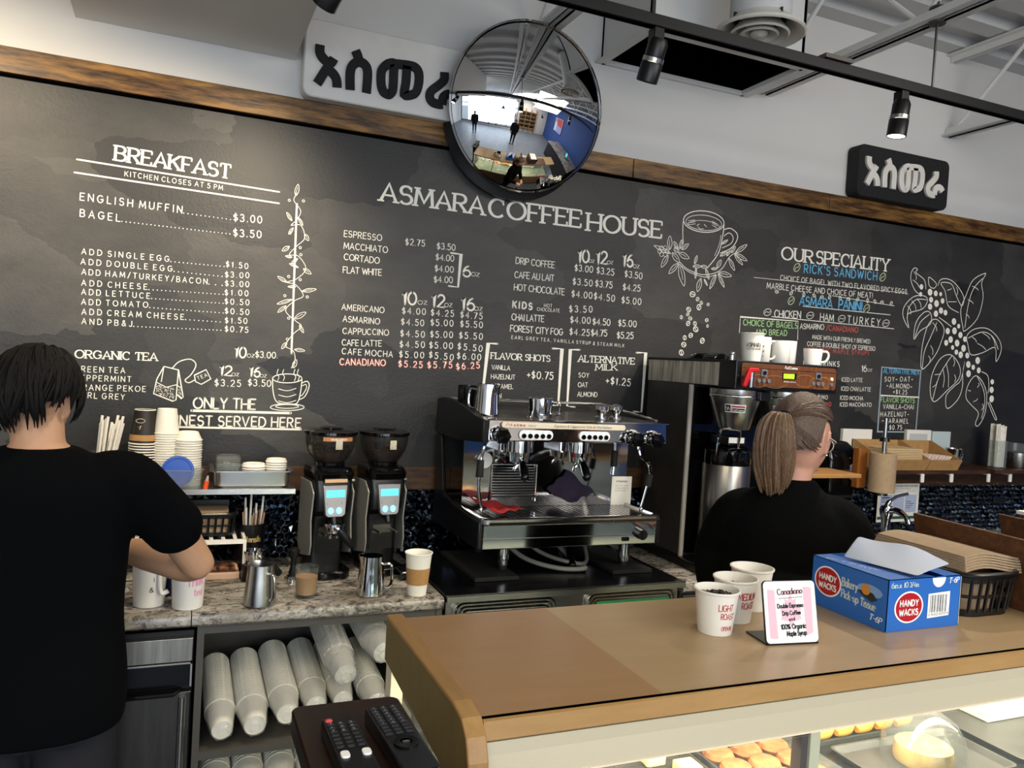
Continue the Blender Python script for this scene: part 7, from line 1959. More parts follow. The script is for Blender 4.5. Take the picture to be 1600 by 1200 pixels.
# notice taped on the tiles, power outlet
t = thing('cleaning_notice', 'white printed notice with a green bar taped to the black tiles', 'notice', (3.57, -.02, .99), world=True)
G().box(3.425, 3.725, -.0225, -.021, .985, 1.19).build('sheet', M['paper_white'], t, smooth=False)
NO = (3.425, -.0226, .985)
k = Ink(NO)
k.text('DISHWASHING PROCEDURE', .06, .188, .285, .188, .009, 'h', 'k', 2); k.text('Scrape, Rinse, Sanitize', .11, .176, .235, .176, .006, 'h', 'k')
for x, s in ((.03, 'Rinse Sink'), (.12, 'Sanitize Sink'), (.21, 'Clean Dish')): k.text(s, x, .162, x + .06, .162, .005, 'h', 'k')
k.poly([(.02, .05), (.105, .05), (.105, .145), (.02, .145)], 'b'); k.poly([(.112, .05), (.192, .05), (.192, .145), (.112, .145)], 'b'); k.poly([(.199, .05), (.283, .05), (.283, .145), (.199, .145)], 'b')
k.k += 25
for x in (.028, .12, .207):
    for i in range(6): k.stroke([(x, .13 - i * .011), (x + .06 - .012 * (i % 3), .13 - i * .011)], .0028 if i else .006, 'k', disc=False)
k.poly([(.005, .015), (.295, .015), (.295, .03), (.005, .03)], 'g')
k.build('print', {'k': M['ink_black'], 'b': mat('pale_blue_print', 'a9b4cf', .7), 'g': mat('green_print', '1e4a34', .7)}, t)
o = G().box(4.32, 4.42, -.026, -.0185, 1.075, 1.11).build('wall_outlet', M['steel_dark'], smooth=False, bevel=.002); tag(o, 'grey wall outlet plate on the tiles at the right edge', 'outlet')

# sink tap
t = thing('sink_tap', 'chrome single-lever tap in front of the white notice', 'tap', (3.30, -.19, .92), world=True)
G().prism(rrect(3.19, 3.43, -.235, -.145, .03), 'XY', .9205, .932).build('base_plate', M['chrome'], t, bevel=.003)
G().lathe([(.026, .93), (.024, .95), (.022, 1.04), (.03, 1.06), (.034, 1.085), (.026, 1.108), (0, 1.114)], (3.305, -.19, 0), 28).build('body', M['chrome'], t)
G().tube(catmull([(3.305, -.19, 1.075), (3.30, -.25, 1.095), (3.285, -.32, 1.08), (3.28, -.345, 1.045)], 6), [.016] * 10 + [.013] * 9, 14).build('spout', M['chrome'], t)
G().tube(catmull([(3.30, -.19, 1.10), (3.31, -.2, 1.13), (3.36, -.2, 1.155), (3.43, -.2, 1.168)], 5), [.012] * 6 + [.008] * 10, 12).build('lever', M['chrome'], t)
G().tube(catmull([(3.285, -.21, .932), (3.275, -.22, 1.0), (3.28, -.225, 1.07), (3.30, -.2, 1.09)], 5), .007, 10).build('side_pipe', M['chrome'], t)
o = G().prism(rrect(2.75, 3.75, -.53, -.235, .05), 'XY', .9203, .9255).build('kitchen_sink', M['steel'], bevel=.002); tag(o, 'steel sink rim set in the worktop below the tap', 'sink')
o2 = G().prism(rrect(2.79, 3.71, -.49, -.27, .04), 'XY', .9256, .926).build('bowl', M['black_gloss'], o, smooth=False)
# ------------------------------------------------------------------ display case
M['cream_hood'] = mat('cream_hood', 'b3ab93', .35)
M['case_white'] = mat('case_white', 'e8dcc0', .4)
M['slate'] = mat('slate_tray', '4c4b49', .45, noise=.25, nscale=12)
M['pane'] = thin_glass('case_pane', 'f4f8f6', .015, .02)
CX0, CX1, CY0, CY1, CZ = .40, 3.4, -2.045, -1.595, 1.2
t = thing('display_case', 'maple display case with a worn wooden top and lit glass front', 'display case', (1.9, -1.85, 0), world=True)
# top: two veneer sheets with a visible joint, and raised edging
tp = G().box(CX0 + .03, .742, CY0 + .004, CY1, CZ - .03, CZ).build('top_panel', wood('maple_top_left', '96744e', 'a5835c', .3, .5, contrast=.5), t, smooth=False)
tp2 = G().box(.7425, CX1, CY0 + .004, CY1, CZ - .03, CZ - .0005).build('top_panel', wood('maple_top_right', 'a1865f', 'b09674', .3, .5, contrast=.5), t, smooth=False)
prf = [(CY1 + .004, 1.12), (CY1 + .004, 1.205), (-1.62, 1.209), (-2.0, 1.209), (-2.035, 1.203), (-2.058, 1.187), (-2.07, 1.16), (-2.078, 1.10), (-2.075, .1), (-1.99, .1), (-1.99, 1.088)]
G().prism([(CY1 + .004, 1.12), (CY1 + .004, 1.202), (-2.0, 1.202), (-2.036, 1.196), (-2.056, 1.18), (-2.07, 1.15), (-2.078, 1.06), (-2.04, 1.06), (-1.99, 1.088)], 'YZ', CX0, CX0 + .024).build('end_panel', wood('olive_end_panel', '6f5f36', '8d7a4a', .4, 1.2, axis='Z', contrast=.6), t, smooth=False)
ed = [(CY1 + .002, 1.2005), (-2.0, 1.2005), (-2.038, 1.194), (-2.058, 1.178), (-2.072, 1.15), (-2.08, 1.06)]
eo = [(CY1 + .002, 1.2095), (-2.0, 1.2095), (-2.043, 1.202), (-2.066, 1.183), (-2.081, 1.152), (-2.089, 1.06)]
G().prism(ed + eo[::-1], 'YZ', CX0 - .002, CX0 + .03).build('edge_band', M['maple_edge'], t, smooth=False, bevel=.003)
G().prism([(CY0, 1.198), (CY0 - .006, 1.196), (CY0 - .012, 1.170), (CY0, 1.168)], 'YZ', CX0 + .03, CX1).build('front_edge', wood('front_edge_wood', '94703f', 'b08e5c', .4, 1.0, contrast=.6), t, smooth=False)
G().box(CX0 + .03, CX1, CY0 - .0005, CY0 + .0035, 1.198, 1.2002).build('edge_groove', M['void_black'], t, smooth=False)
G().prism([(CY0 - .011, 1.167), (CY0 - .016, 1.15), (CY0 - .03, 1.118), (CY0 - .028, 1.117), (CY0 + .02, 1.117), (CY0 + .02, 1.167)], 'YZ', CX0 + .03, CX1).build('light_hood', M['cream_hood'], t, smooth=False)
G().box(CX0 + .03, CX1, CY0 - .0325, CY0 - .028, 1.1155, 1.1185).build('hood_lip', M['case_white'], t, smooth=False)
# body: cream back posts, base cabinet, shelves
G().box(CX0, CX1, -2.07, -1.62, .1, .56).build('base_cabinet', M['maple'], t, smooth=False)
G().box(CX0, CX0 + .024, -2.06, -1.62, .56, 1.06).build('end_glass', M['pane'], t, smooth=False)
for x in (CX0 + .002, 1.03, 1.95, 2.8): 
    G().box(x, x + .022, -2.072, -2.05, .56, 1.12).build('front_post', M['case_white'], t, smooth=False)
    G().box(x, x + .024, -1.64, -1.6, .56, 1.17).build('back_post', M['case_white'], t, smooth=False)
    if x > 1: G().box(x - .016, x - .002, -2.068, -2.045, .6, 1.12).build('divider', mat('divider_brown', '4a3d38', .3) if 'divb' not in M else M['divb'], t, smooth=False)
G().prism([(-2.080, 1.115), (-2.083, 1.115), (-2.093, .58), (-2.090, .58)], 'YZ', CX0 + .026, CX1).build('front_glass', M['pane'], t, smooth=False)
for z, y0, m in ((.93, -2.03, 'pane'), (.745, -2.06, 'pane')):
    G().box(CX0 + .03, CX1, y0, -1.62, z, z + .006).build('glass_shelf', M[m], t, smooth=False)
    G().box(CX0 + .03, CX1, y0 - .002, y0, z - .001, z + .007).build('shelf_edge', mat('lit_glass_edge', 'd8e6c8', .2) if 'sedge' not in M else M['sedge'], t, smooth=False)
G().box(CX0 + .03, CX1, -1.612, -1.606, .56, 1.165).build('back_glass', M['pane'], t, smooth=False)
G().box(CX0 + .03, CX1, -2.06, -1.62, .56, .575).build('case_floor', M['case_white'], t, smooth=False)
# the case lights: strips under the top
g = G(); 
M['case_lamp'] = mat('case_lamp', 'fff1d0', .3, emit=8, emit_col='ffe9bd')
for x0, x1 in ((.46, 1.05), (1.11, 1.9), (2.0, 2.75)): G().box(x0, x1, -2.03, -2.0, 1.150, 1.160).build('lamp_strip', M['case_lamp'], t, smooth=False)
area_light('case_light', (1.3, -1.98, 1.145), (1.3, -1.84, .8), 1.7, .05, 12, (1.0, .9, .7))
# food inside: trays with cookies and bars, a clear dome with a lamp reflex
M['cookie'] = mat('cookie_brown', 'a86d46', .8, noise=.35, nscale=40, bump=.5, bscale=60)
M['pastry'] = mat('golden_pastry', 'd69a45', .6, noise=.25, nscale=25)
M['butter'] = mat('pale_square', 'e6dc9a', .6)
def tray(label, x0, x1, y0, y1, z, m):
    o = G().loft([[(a, b, z) for a, b in rrect(x0 + .012, x1 - .012, y0 + .012, y1 - .012, .01)], [(a, b, z + .016) for a, b in rrect(x0, x1, y0, y1, .015)], [(a, b, z + .016) for a, b in rrect(x0 + .005, x1 - .005, y0 + .005, y1 - .005, .012)], [(a, b, z + .004) for a, b in rrect(x0 + .014, x1 - .014, y0 + .014, y1 - .014, .01)]]).build('food_tray', m); return tag(o, label, 'tray')
ZS = .9365
tray('clear tray at the left of the lit case with pale yellow squares', .48, .72, -1.98, -1.66, ZS, M['clear'])
tray('dark slate tray with two pale squares, left of the cookies', .745, .985, -1.98, -1.66, ZS, M['slate'])
tray('clear tray of round brown cookies in the middle of the lit case', 1.0, 1.25, -1.98, -1.66, ZS, M['clear'])
tray('clear tray of golden pastries right of the cream post', 1.27, 1.60, -1.84, -1.65, ZS, M['clear'])
tray('grey slate tray under the clear dome', 1.29, 1.63, -2.04, -1.86, ZS, M['slate'])
tray('grey slate tray with a white box at the far right of the lit case', 1.66, 1.95, -2.03, -1.68, ZS, M['slate'])
rg = random.Random(2)
def square(x, y, lab, grp):
    o = G().box(x - .022, x + .022, y - .022, y + .022, ZS + .0045, ZS + .026).build('pastry_square', M['butter'], smooth=False, bevel=.004); tag(o, lab, 'pastry', grp)
for i in range(4): square(.56 + .07 * (i % 2), -1.87 + .07 * (i // 2), 'pale yellow pastry square in the left clear tray', 'pastry squares in the left tray')
for x, y in ((.90, -1.79), (.945, -1.85)): square(x, y, 'pale yellow pastry square on the dark slate tray', 'pastry squares on the slate tray')
for i in range(15):
    cx, cy = 1.045 + .07 * (i % 3), -1.93 + .058 * (i // 3)
    o = G().lathe([(0, 0), (.029, 0), (.033, .006), (.029, .014), (.012, .019), (0, .019)], (0, 0, 0), 20).build('cookie', M['cookie']); o.location = (cx, cy, ZS + .0045); o.rotation_euler = (0, 0, i); tag(o, 'round brown cookie in the middle tray of the lit case', 'cookie', 'cookies in the middle tray')
for i in range(10):
    cx, cy = 1.315 + .058 * (i % 5), -1.80 + .085 * (i // 5)
    o = G().tube(catmull([(-.042, .015, .014), (-.02, -.008, .022), (.02, -.008, .022), (.042, .015, .014)], 5), [.008 + .016 * math.sin(PI * q / 15) for q in range(16)], 12).build('croissant', M['pastry']); o.location = (cx, cy, ZS + .0115); o.rotation_euler = (0, 0, 1.1); tag(o, 'golden croissant in the tray right of the cream post', 'croissant', 'croissants behind the glass')
t = thing('glass_dome', 'clear round glass dome with a brass knob in the lit case', 'dome', (1.46, -1.95, ZS + .005))
G().lathe([(.082, 0), (.084, .02), (.08, .05), (.06, .085), (.03, .105), (0, .11)], n=44).build('dome', M['clear'], t)
G().sph((0, 0, .12), .011, 16, 10).build('knob', mat('brass', 'b08a3c', .25, 1.0), t)
o = G().lathe([(0, 0), (.055, 0), (.058, .008), (.055, .035), (0, .037)], (1.46, -1.95, ZS + .0055), 32).build('cake', mat('sponge_cake', 'c9a565', .7, noise=.2, nscale=40)); tag(o, 'small golden cake under the clear dome', 'cake')
o = G().box(1.78, 1.92, -1.86, -1.74, ZS + .0045, ZS + .06).build('white_box', M['paper_white'], smooth=False, bevel=.003); tag(o, 'white pastry box on the far right slate tray', 'box')

# ------------------------------------------------------------------ things on the case top
def sample_cup(label, x, y, r0, r1, h, ang, rows, fill):
    t = thing('sample_cup', label, 'paper cup', (x, y, CZ), math.radians(ang), 'paper cups on the case')
    G().lathe(cup_mesh(r0, r1, h, .0015), n=40).build('cup', M['cup_white'], t)
    k = Ink()
    for s, a0, z, w, hh in rows:
        n0 = len(k.get('w').b.verts)
        k.text(s, 0, 0, w, 0, hh, 'h', 'w', 0)
        k.get('w').b.verts.ensure_lookup_table()
        for v in list(k.get('w').b.verts)[n0:]:
            zz = z + v.co.z; rr = r0 + (r1 - r0) * zz / h + .0006; a = a0 + v.co.x / r1
            v.co = Vector((rr * math.sin(a), -rr * math.cos(a), zz))
    if rows: k.build('lettering', {'w': M['ink_red']}, t)
    return t
def cup_beans(x, y, z, r, n, label, group, seed):
    rg = random.Random(seed); base = None
    for i in range(n):
        if base is None:
            base = G().sph((0, 0, 0), (.0062, .0046, .0036), 10, 8).build('coffee_bean', M['bean_dark']); o = base
        else: o = base.copy(); COL.objects.link(o)
        a = rg.uniform(0, 2 * PI); rad = r * math.sqrt(rg.random())
        o.location = (x + rad * math.cos(a), y + rad * math.sin(a), z + .012 * (1 - rad / r) + rg.uniform(-.003, .002)); o.rotation_euler = (rg.uniform(-.6, .6), rg.uniform(-.6, .6), rg.uniform(0, 6))
        tag(o, label, 'coffee bean', group)
    g = G().lathe([(0, 0), (r * .8, 0), (r * 1.02, z - CZ - .006 - .01), (0, z - CZ - .006)], (x, y, CZ + .008), 24).build('bean_heap', M['beans'])
    tag(g, 'mass of ' + label.replace('dark roasted coffee bean', 'dark coffee beans'), 'coffee beans', None, 'stuff')
sample_cup('white cup of beans with red LIGHT ROAST lettering, front left on the case', 1.022, -1.805, .034, .0435, .087, 0, [('LIGHT', -.52, .052, .034, .0125), ('ROAST', -.38, .035, .034, .0115), ('OPEN ME', -.3, .012, .03, .008)], 1)
cup_beans(1.022, -1.805, CZ + .07, .036, 46, 'dark roasted coffee bean in the LIGHT ROAST cup', 'beans in the light roast cup', 4)
sample_cup('white cup of beans with red MED ROAST lettering, middle of the three cups', 1.112, -1.75, .035, .0445, .09, 0, [('MEDIUM', -.5, .052, .05, .014), ('ROAST', -.28, .033, .036, .013)], 1)
cup_beans(1.112, -1.75, CZ + .066, .034, 30, 'dark roasted coffee bean in the MED ROAST cup', 'beans in the med roast cup', 9)
sample_cup('empty white cup, rear right of the three cups on the case', 1.205, -1.69, .035, .0455, .092, 0, [], 0)
# card on a black stand
t = thing('menu_card', 'tilted white card with pink maple-leaf flag and black lettering on a black stand', 'card', (1.13, -1.91, CZ), math.radians(-7))
TI = rot('X', -14)
def tilt(o):
    for v in o.data.vertices: v.co = TI @ v.co
    return o
tilt(G().prism(rrect(-.06, .06, .002, .122, .009), 'XZ', .0006, .004).build('stand_plate', M['black_metal'], t, smooth=False))
G().box(-.058, .058, .0, .075, .0005, .003).build('stand_foot', M['black_metal'], t, smooth=False)
tilt(G().prism(rrect(-.0585, .0585, .0035, .1205, .008), 'XZ', -.0006, .0006).build('card', M['ink_white'], t, smooth=False))
k = Ink((-.0585, -.0006, .0035), lift=.0003)
k.poly([(.008, .01), (.026, .008), (.024, .1), (.008, .102)], 'p'); k.poly([(.09, .012), (.106, .018), (.108, .104), (.089, .106)], 'p')
k.poly([(.0585, .095), (.064, .08), (.072, .084), (.07, .07), (.083, .064), (.078, .055), (.082, .044), (.064, .04), (.061, .03), (.056, .03), (.053, .04), (.035, .044), (.039, .055), (.034, .064), (.047, .07), (.045, .084), (.053, .08)], 'p')
k.layer += 1
k.text('Canadiano', .031, .091, .087, .0935, .011, 's', 'd'); k.stroke([(.032, .084), (.087, .0865)], .0008, 'k', disc=False)
for s, x0, x1, z, h in (('Double Espresso', .029, .087, .066, .0075), ('Drip Coffee', .039, .08, .052, .0075), ('and', .053, .066, .041, .006), ('100% Organic', .034, .09, .026, .0085), ('Maple Syrup', .046, .09, .013, .0085)): k.text(s, x0, z, x1, z + .0015, h, 'h', 'k', 2)
for o in k.build('print', {'p': mat('washed_pink', 'e3b9c6', .7), 'k': M['ink_black'], 'd': mat('maroon_ink', '5c2433', .7)}, t): tilt(o)

# blue tissue carton
M['blue_box'] = mat('blue_carton', '2767b8', .4, noise=.03, nscale=4)
BXa, BXb, BYa, BYb, BH = 1.385, 1.60, -1.90, -1.685, .111
t = thing('tissue_carton', 'bright blue carton of bakery tissue with red oval badges on the case', 'carton', (1.49, -1.79, CZ), world=True)
g = G()
g.box(BXa, BXb, BYa, BYb, CZ + .0002, CZ + .002)
for a in ((BXa, BXa + .0015, BYa, BYb), (BXb - .0015, BXb, BYa, BYb), (BXa, BXb, BYa, BYa + .0015), (BXa, BXb, BYb - .0015, BYb)): g.box(*a, CZ + .002, CZ + BH)
g.build('carton', M['blue_box'], t, smooth=False)
zt = CZ + BH
g = G().prism([(BXa, BYa), (BXa, BYb), (BXa + .05, BYb), (BXa + .06, BYb - .03), (BXa + .068, BYb - .07), (BXa + .062, BYb - .1), (BXa + .075, BYb - .14), (BXa + .1, BYb - .17), (BXa + .13, BYa + .02), (BXa + .14, BYa)], 'XY', zt - .0015, zt)
g.prism([(BXb, BYa), (BXb, BYb), (BXb - .035, BYb), (BXb - .04, BYb - .08), (BXb - .045, BYa + .03), (BXb - .05, BYa)], 'XY', zt - .0015, zt)
g.build('torn_lid', M['blue_box'], t, smooth=False)
G().box(BXb, BXb + .0012, BYa, BYa + .03, CZ + .004, zt - .003).build('flap_edge', M['paper_white'], t, smooth=False)
g = G(); P = [(BXa + .135, BYa - .0003), (BXa + .175, BYa - .0003)]
k = Ink((BXa, BYa, CZ))
pts = [(.127, BH - .002)] + [(.147 + .02 * math.cos(a), BH - .003 - .02 * abs(math.sin(a))) for a in [PI + PI * q / 10 for q in range(11)]] + [(.167, BH - .002)]
k.poly(pts, 'w')
def badge(k, cx, cz, rx, rz):
    k.disc(cx, cz, rx, 'w', 40, rz); k.layer += 1; k.disc(cx, cz, rx * .9, 'r', 40, rz * .9); k.layer += 1
    k.text('HANDY', cx - rx * .62, cz + rz * .08, cx + rx * .62, cz + rz * .08, rz * .36, 'h', 'w', 2); k.text('WACKS', cx - rx * .64, cz - rz * .5, cx + rx * .64, cz - rz * .5, rz * .36, 'h', 'w', 2); k.layer = 0
badge(k, .062, .05, .042, .034)
k.poly([(.118, .022), (.183, .025), (.183, .078), (.118, .075)], 'w'); k.layer += 1
for i in range(26): 
    x = .125 + i * .002
    if i % 4 != 1: k.stroke([(x, .034), (x, .072)], .0007 + .0007 * (i % 3 == 0), 'k', disc=False)
k.text('0 76452 00217 6', .122, .0265, .18, .028, .005, 'h', 'k')
k.layer = 0
k.text('6in.x 10', .008, .093, .055, .093, .011, 's', 'c'); k.text('3/4in.', .06, .093, .088, .093, .01, 's', 'c'); k.text('T-6P', .178, .096, .207, .096, .011, 's', 'w', 0, .2)
PR = {'w': M['ink_white'], 'r': mat('badge_red', 'b01722', .35), 'k': M['ink_black'], 'c': mat('pale_print', 'c6d3c8', .6), 'o': mat('orange_print', 'd08a3a', .6), 'b': mat('dark_bowl', '2a2a22', .6), 'g': mat('pale_blue_glow', '7fa3d4', .6)}
k.build('front_print', PR, t)
k = Ink((BXa, BYb, CZ), (0, -1, 0), (0, 0, 1), (-1, 0, 0))
badge(k, .05, .062, .04, .034)
k.disc(.168, .075, .034, 'g', 24, .013); k.layer += 1; k.poly([(.135, .068), (.15, .06), (.175, .052), (.19, .06), (.178, .071), (.16, .074)], 'b'); k.layer += 1; k.disc(.158, .075, .012, 'o', 18); k.layer = 0
k.text('Bakery', .092, .065, .135, .065, .018, 's', 'c'); k.text('Pick-up Tissue', .092, .04, .185, .036, .017, 's', 'c'); k.text('T-6P', .172, .016, .203, .014, .012, 's', 'w', 0, .2)
k.build('side_print', PR, t)
k = Ink((BXa, BYb, zt), (1, 0, 0), (0, -1, 0), (0, 0, 1)); k.text('6in. x 10 3/4in.', .014, .03, .05, .15, .011, 's', 'c'); k.build('top_print', {'c': PR['c']}, t)
# the sheet of tissue pulled half out
g = G(); V = []
TA, TB, TC, TD = Vector((1.43, -1.73, zt + .002)), Vector((1.484, -1.72, zt + .045)), Vector((1.572, -1.895, zt + .026)), Vector((1.46, -1.905, zt + .003))
for i in range(13):
    r_ = []
    for j in range(9):
        u, v = i / 12, j / 8
        p = (TA * (1 - v) + TB * v) * (1 - u) + (TD * (1 - v) + TC * v) * u
        p.z += .008 * math.sin(PI * u) * v + .004 * math.sin(u * 8 + v * 3) * v + .003
        r_.append(g.b.verts.new(p))
    V.append(r_)
for i in range(12):
    for j in range(8): g.b.faces.new((V[i][j], V[i + 1][j], V[i + 1][j + 1], V[i][j + 1]))
o = g.build('bakery_tissue', mat('tissue_grey', 'b9c0cc', .6, alpha=.93), solid=.0008, subsurf=1); tag(o, 'greyish translucent bakery tissue sheet pulled from the blue carton', 'tissue')
k = Ink((1.452, -1.76, zt + .0005), (.5, -.85, 0), (.6, .35, .0), (0, 0, 1)); 
k.stroke([(0, 0), (.02, .004), (.045, .0), (.05, .006)], .004, 'r'); k.stroke([(.012, .004), (.02, .012)], .002, 'r'); k.build('carton_mark', {'r': PR['r']}, t)

# black basket of brown napkins
basket('napkin_basket', 'black plastic basket holding brown napkins at the right edge of the case', (1.745, -1.755, CZ), .20, .25, .098, M['black_plastic'])
o = G().prism(rrect(1.675, 1.815, -1.845, -1.665, .05), 'XY', CZ + .0052, CZ + .09).build('napkin_bundle', M['brown_paper'], bevel=.004); tag(o, 'bundle of brown napkins filling the black basket', 'napkins')
for k_ in range(6):
    z = CZ + .1035 + k_ * .0052
    P = []
    for i in range(15):
        u = i / 14; P.append((1.66 + .004 * k_ + .19 * u, z + .007 * math.sin(u * PI * 1.6) + (0 if u < .8 else -.004 * (u - .8) * 5)))
    poly_ = P + [(a, b + .0045) for a, b in P[::-1]]
    o = G().prism(poly_, 'XZ', -1.865 + .004 * k_, -1.60).build('brown_napkin', M['brown_paper'], smooth=False); o.rotation_euler = (0, 0, 0)
    tag(o, 'topmost brown folded napkin lying over the black basket' if k_ == 5 else 'brown folded napkin lying over the black basket', 'napkin', 'brown napkins over the basket')
# wooden organizer with slanted dividers
t = thing('wooden_organizer', 'brown wooden organizer with tall slanted dividers at the right end of the case', 'organizer', (2.1, -1.72, CZ), world=True)
G().box(1.865, 2.9, -1.93, -1.60, CZ + .0003, CZ + .012).build('base_board', M['walnut'], t, smooth=False)
for x, y1, h in ((1.865, -1.545, .172), (2.13, -1.60, .175), (2.4, -1.60, .19)):
    G().prism([(-1.97, CZ + .012), (y1 - .035, CZ + .012), (y1, CZ + h), (-1.97, CZ + h - .005)], 'YZ', x, x + .014).build('divider', M['walnut'], t, smooth=False, bevel=.001)
for x0, x1, z in ((2.15, 2.39, .175), ):
    for i in range(4):
        o = G().box(x0 + .01, x1 - .02, -1.93, -1.64, CZ + .03 + i * .04, CZ + .06 + i * .04).build('cardboard_sleeve', mat('dark_card', '3d3530', .7) if i == 0 else bpy.data.materials['dark_card'], smooth=False, bevel=.002)
        tag(o, 'dark cup-sleeve bundle stacked between the wooden dividers', 'sleeve', 'sleeve bundles in the organizer')
o = G().box(2.16, 2.38, -1.92, -1.63, CZ + .181, CZ + .19).build('paper_sheet', M['paper_white'], smooth=False); tag(o, 'white paper sheet lying on the bundles behind the rear divider', 'paper')

# ------------------------------------------------------------------ remote tray at the customer's side
t = thing('till_pedestal', 'narrow dark pedestal carrying the brown tray with remotes', 'pedestal', (.25, -2.2, 0), world=True)
G().box(.195, .30, -2.4, -2.0, 0, 1.165).build('column', M['black_matte'], t, smooth=False)
t = thing('wooden_tray', 'dark brown rounded wooden tray holding two remote controls', 'tray', (.25, -2.15, 1.166), world=True)
o_ = [(x, y) for x, y in rrect(.172, .33, -2.40, -1.938, .016, 5)]
G().prism(o_, 'XY', 1.166, 1.2).build('tray', M['tray_wood'], t, bevel=.003)
def remote(label, c, ang, L_, W_, kind):
    t = thing('remote_control', label, 'remote control', c, math.radians(ang), 'remote controls on the tray')
    G().prism(rrect(-W_ / 2, W_ / 2, -L_, 0, .008, 4), 'XY', 0, .02).build('body', M['black_plastic'], t, bevel=.003)
    B = lambda x, y, w, l, m, nm='button': G().prism(rrect(x - w / 2, x + w / 2, y - l / 2, y + l / 2, min(w, l) * .4, 3), 'XY', .0195, .0225).build(nm, M[m], t, smooth=False, bevel=.0006)
    if kind == 1:
        G().sph((-.014, -.012, .020), (.0055, .0045, .0035), 14, 8).build('power_button', mat('power_red', 'c2474c', .4), t)
        for r_ in range(7):
            for q in range(3): B(-.014 + .0135 * q, -.025 - .0105 * r_, .0095, .0052, 'rbtn')
        B(-.012, -.108, .011, .016, 'ink_white', 'volume_rocker'); B(.015, -.108, .011, .016, 'ink_white', 'channel_rocker')
        k = Ink((0, 0, .0227), (1, 0, 0), (0, 1, 0), (0, 0, 1), .0001)
        for i in range(9): k.text(str((i % 9) + 1), -.016 + .0135 * (i % 3), -.0272 - .0105 * (i // 3), -.0135 + .0135 * (i % 3), -.0272 - .0105 * (i // 3), .004, 'h', 'w', 1)
        k.build('legend', {'w': mat('grey_legend', 'a8a8a8', .6)}, t)
    else:
        for r_ in range(9):
            for q in range(3): B(-.014 + .014 * q, -.014 - .0095 * r_, .0105, .005, 'rbtn')
        G().lathe([(.008, .02), (.0165, .02), (.0165, .0225), (.008, .0225)], (0, -.118, 0), 24).build('ring_button', M['black_gloss'], t)
        B(0, -.118, .011, .007, 'rbtn')
        k = Ink((0, 0, .0227), (1, 0, 0), (0, 1, 0), (0, 0, 1), .0001)
        for i in range(18): k.text('123456789120456789'[i], -.0153 + .014 * (i % 3), -.0158 - .0095 * (i // 3), -.0128 + .014 * (i % 3), -.0158 - .0095 * (i // 3), .0034, 'h', 'w', 1)
        k.text('OK', -.004, -.1195, .004, -.1195, .003, 'h', 'w', 1)
        k.build('legend', {'w': bpy.data.materials['grey_legend']}, t)
    return t
M['rbtn'] = mat('remote_button', '26262a', .5)
remote('black remote with a red power button and white rockers, left on the tray', (.222, -2.03, 1.2005), 1, .17, .046, 1)
remote('longer black remote full of small keys, right on the tray', (.286, -2.01, 1.2005), 3, .19, .048, 2)
# ------------------------------------------------------------------ the two baristas
def hair_mat(name, dark, light):
    return mat(name, light, 0.42, spec=.5, noise=.3, nscale=60, stretch=(9, 9, .8), col2=dark, bump=.35, bscale=110, bstretch=(6, 6, .5))
M['hair_black'] = hair_mat('hair_black', '040303', '0e0a08'); setp(M['hair_black'].node_tree.nodes['Principled BSDF'], 'Specular IOR Level', .22); setp(M['hair_black'].node_tree.nodes['Principled BSDF'], 'Roughness', .6)
M['hair_brown'] = hair_mat('hair_brown', '2c201a', '6d5543')
M['hair_tip'] = hair_mat('hair_tip', '46342a', '8c6f52')
M['shirt_black'] = mat('black_cotton', '060709', 0.95, spec=.08, bump=.15, bscale=40)
M['sweater_black'] = mat('black_sweater', '080808', 0.95, spec=.08, bump=.15, bscale=60)
M['trousers'] = mat('charcoal_trousers', '2b2b2f', 0.95, spec=.1)
M['shoe_black'] = mat('black_shoe', '0c0c0c', .5)
M['eye_white'] = mat('eye_white', 'd8d4cc', .2); M['iris'] = mat('dark_iris', '1c110b', .2); M['lip'] = mat('lip', '99594f', .5)

def limb(g, P, R, n=16):
    """closed tapered limb through points P with radii R and rounded ends"""
    P = [Vector(p) for p in P]
    a = (P[0] - P[1]).normalized(); b = (P[-1] - P[-2]).normalized()
    pts = [P[0] + a * R[0] * .8] + P + [P[-1] + b * R[-1] * .8]; rs = [R[0] * .45] + list(R) + [R[-1] * .45]
    Q = catmull(pts, 4); q = []
    for i in range(len(pts) - 1):
        for j in range(4):
            t_ = j / 4; t_ = t_ * t_ * (3 - 2 * t_); q.append(rs[i] * (1 - t_) + rs[i + 1] * t_)
    q.append(rs[-1]); g.tube(Q, q, n)
def torso(g, rings, n=28):
    """rings: (cx, cy, z, half width, half depth)"""
    Q = catmull([(r[0], r[1], r[2]) for r in rings], 4); W_ = catmull([(r[3], r[4], 0) for r in rings], 4)
    g.loft([[(c.x + w.x * math.copysign(abs(math.cos(a)) ** .85, math.cos(a)), c.y + w.y * math.copysign(abs(math.sin(a)) ** .9, math.sin(a)), c.z) for a in [2 * PI * i / n for i in range(n)]] for c, w in zip(Q, W_)])
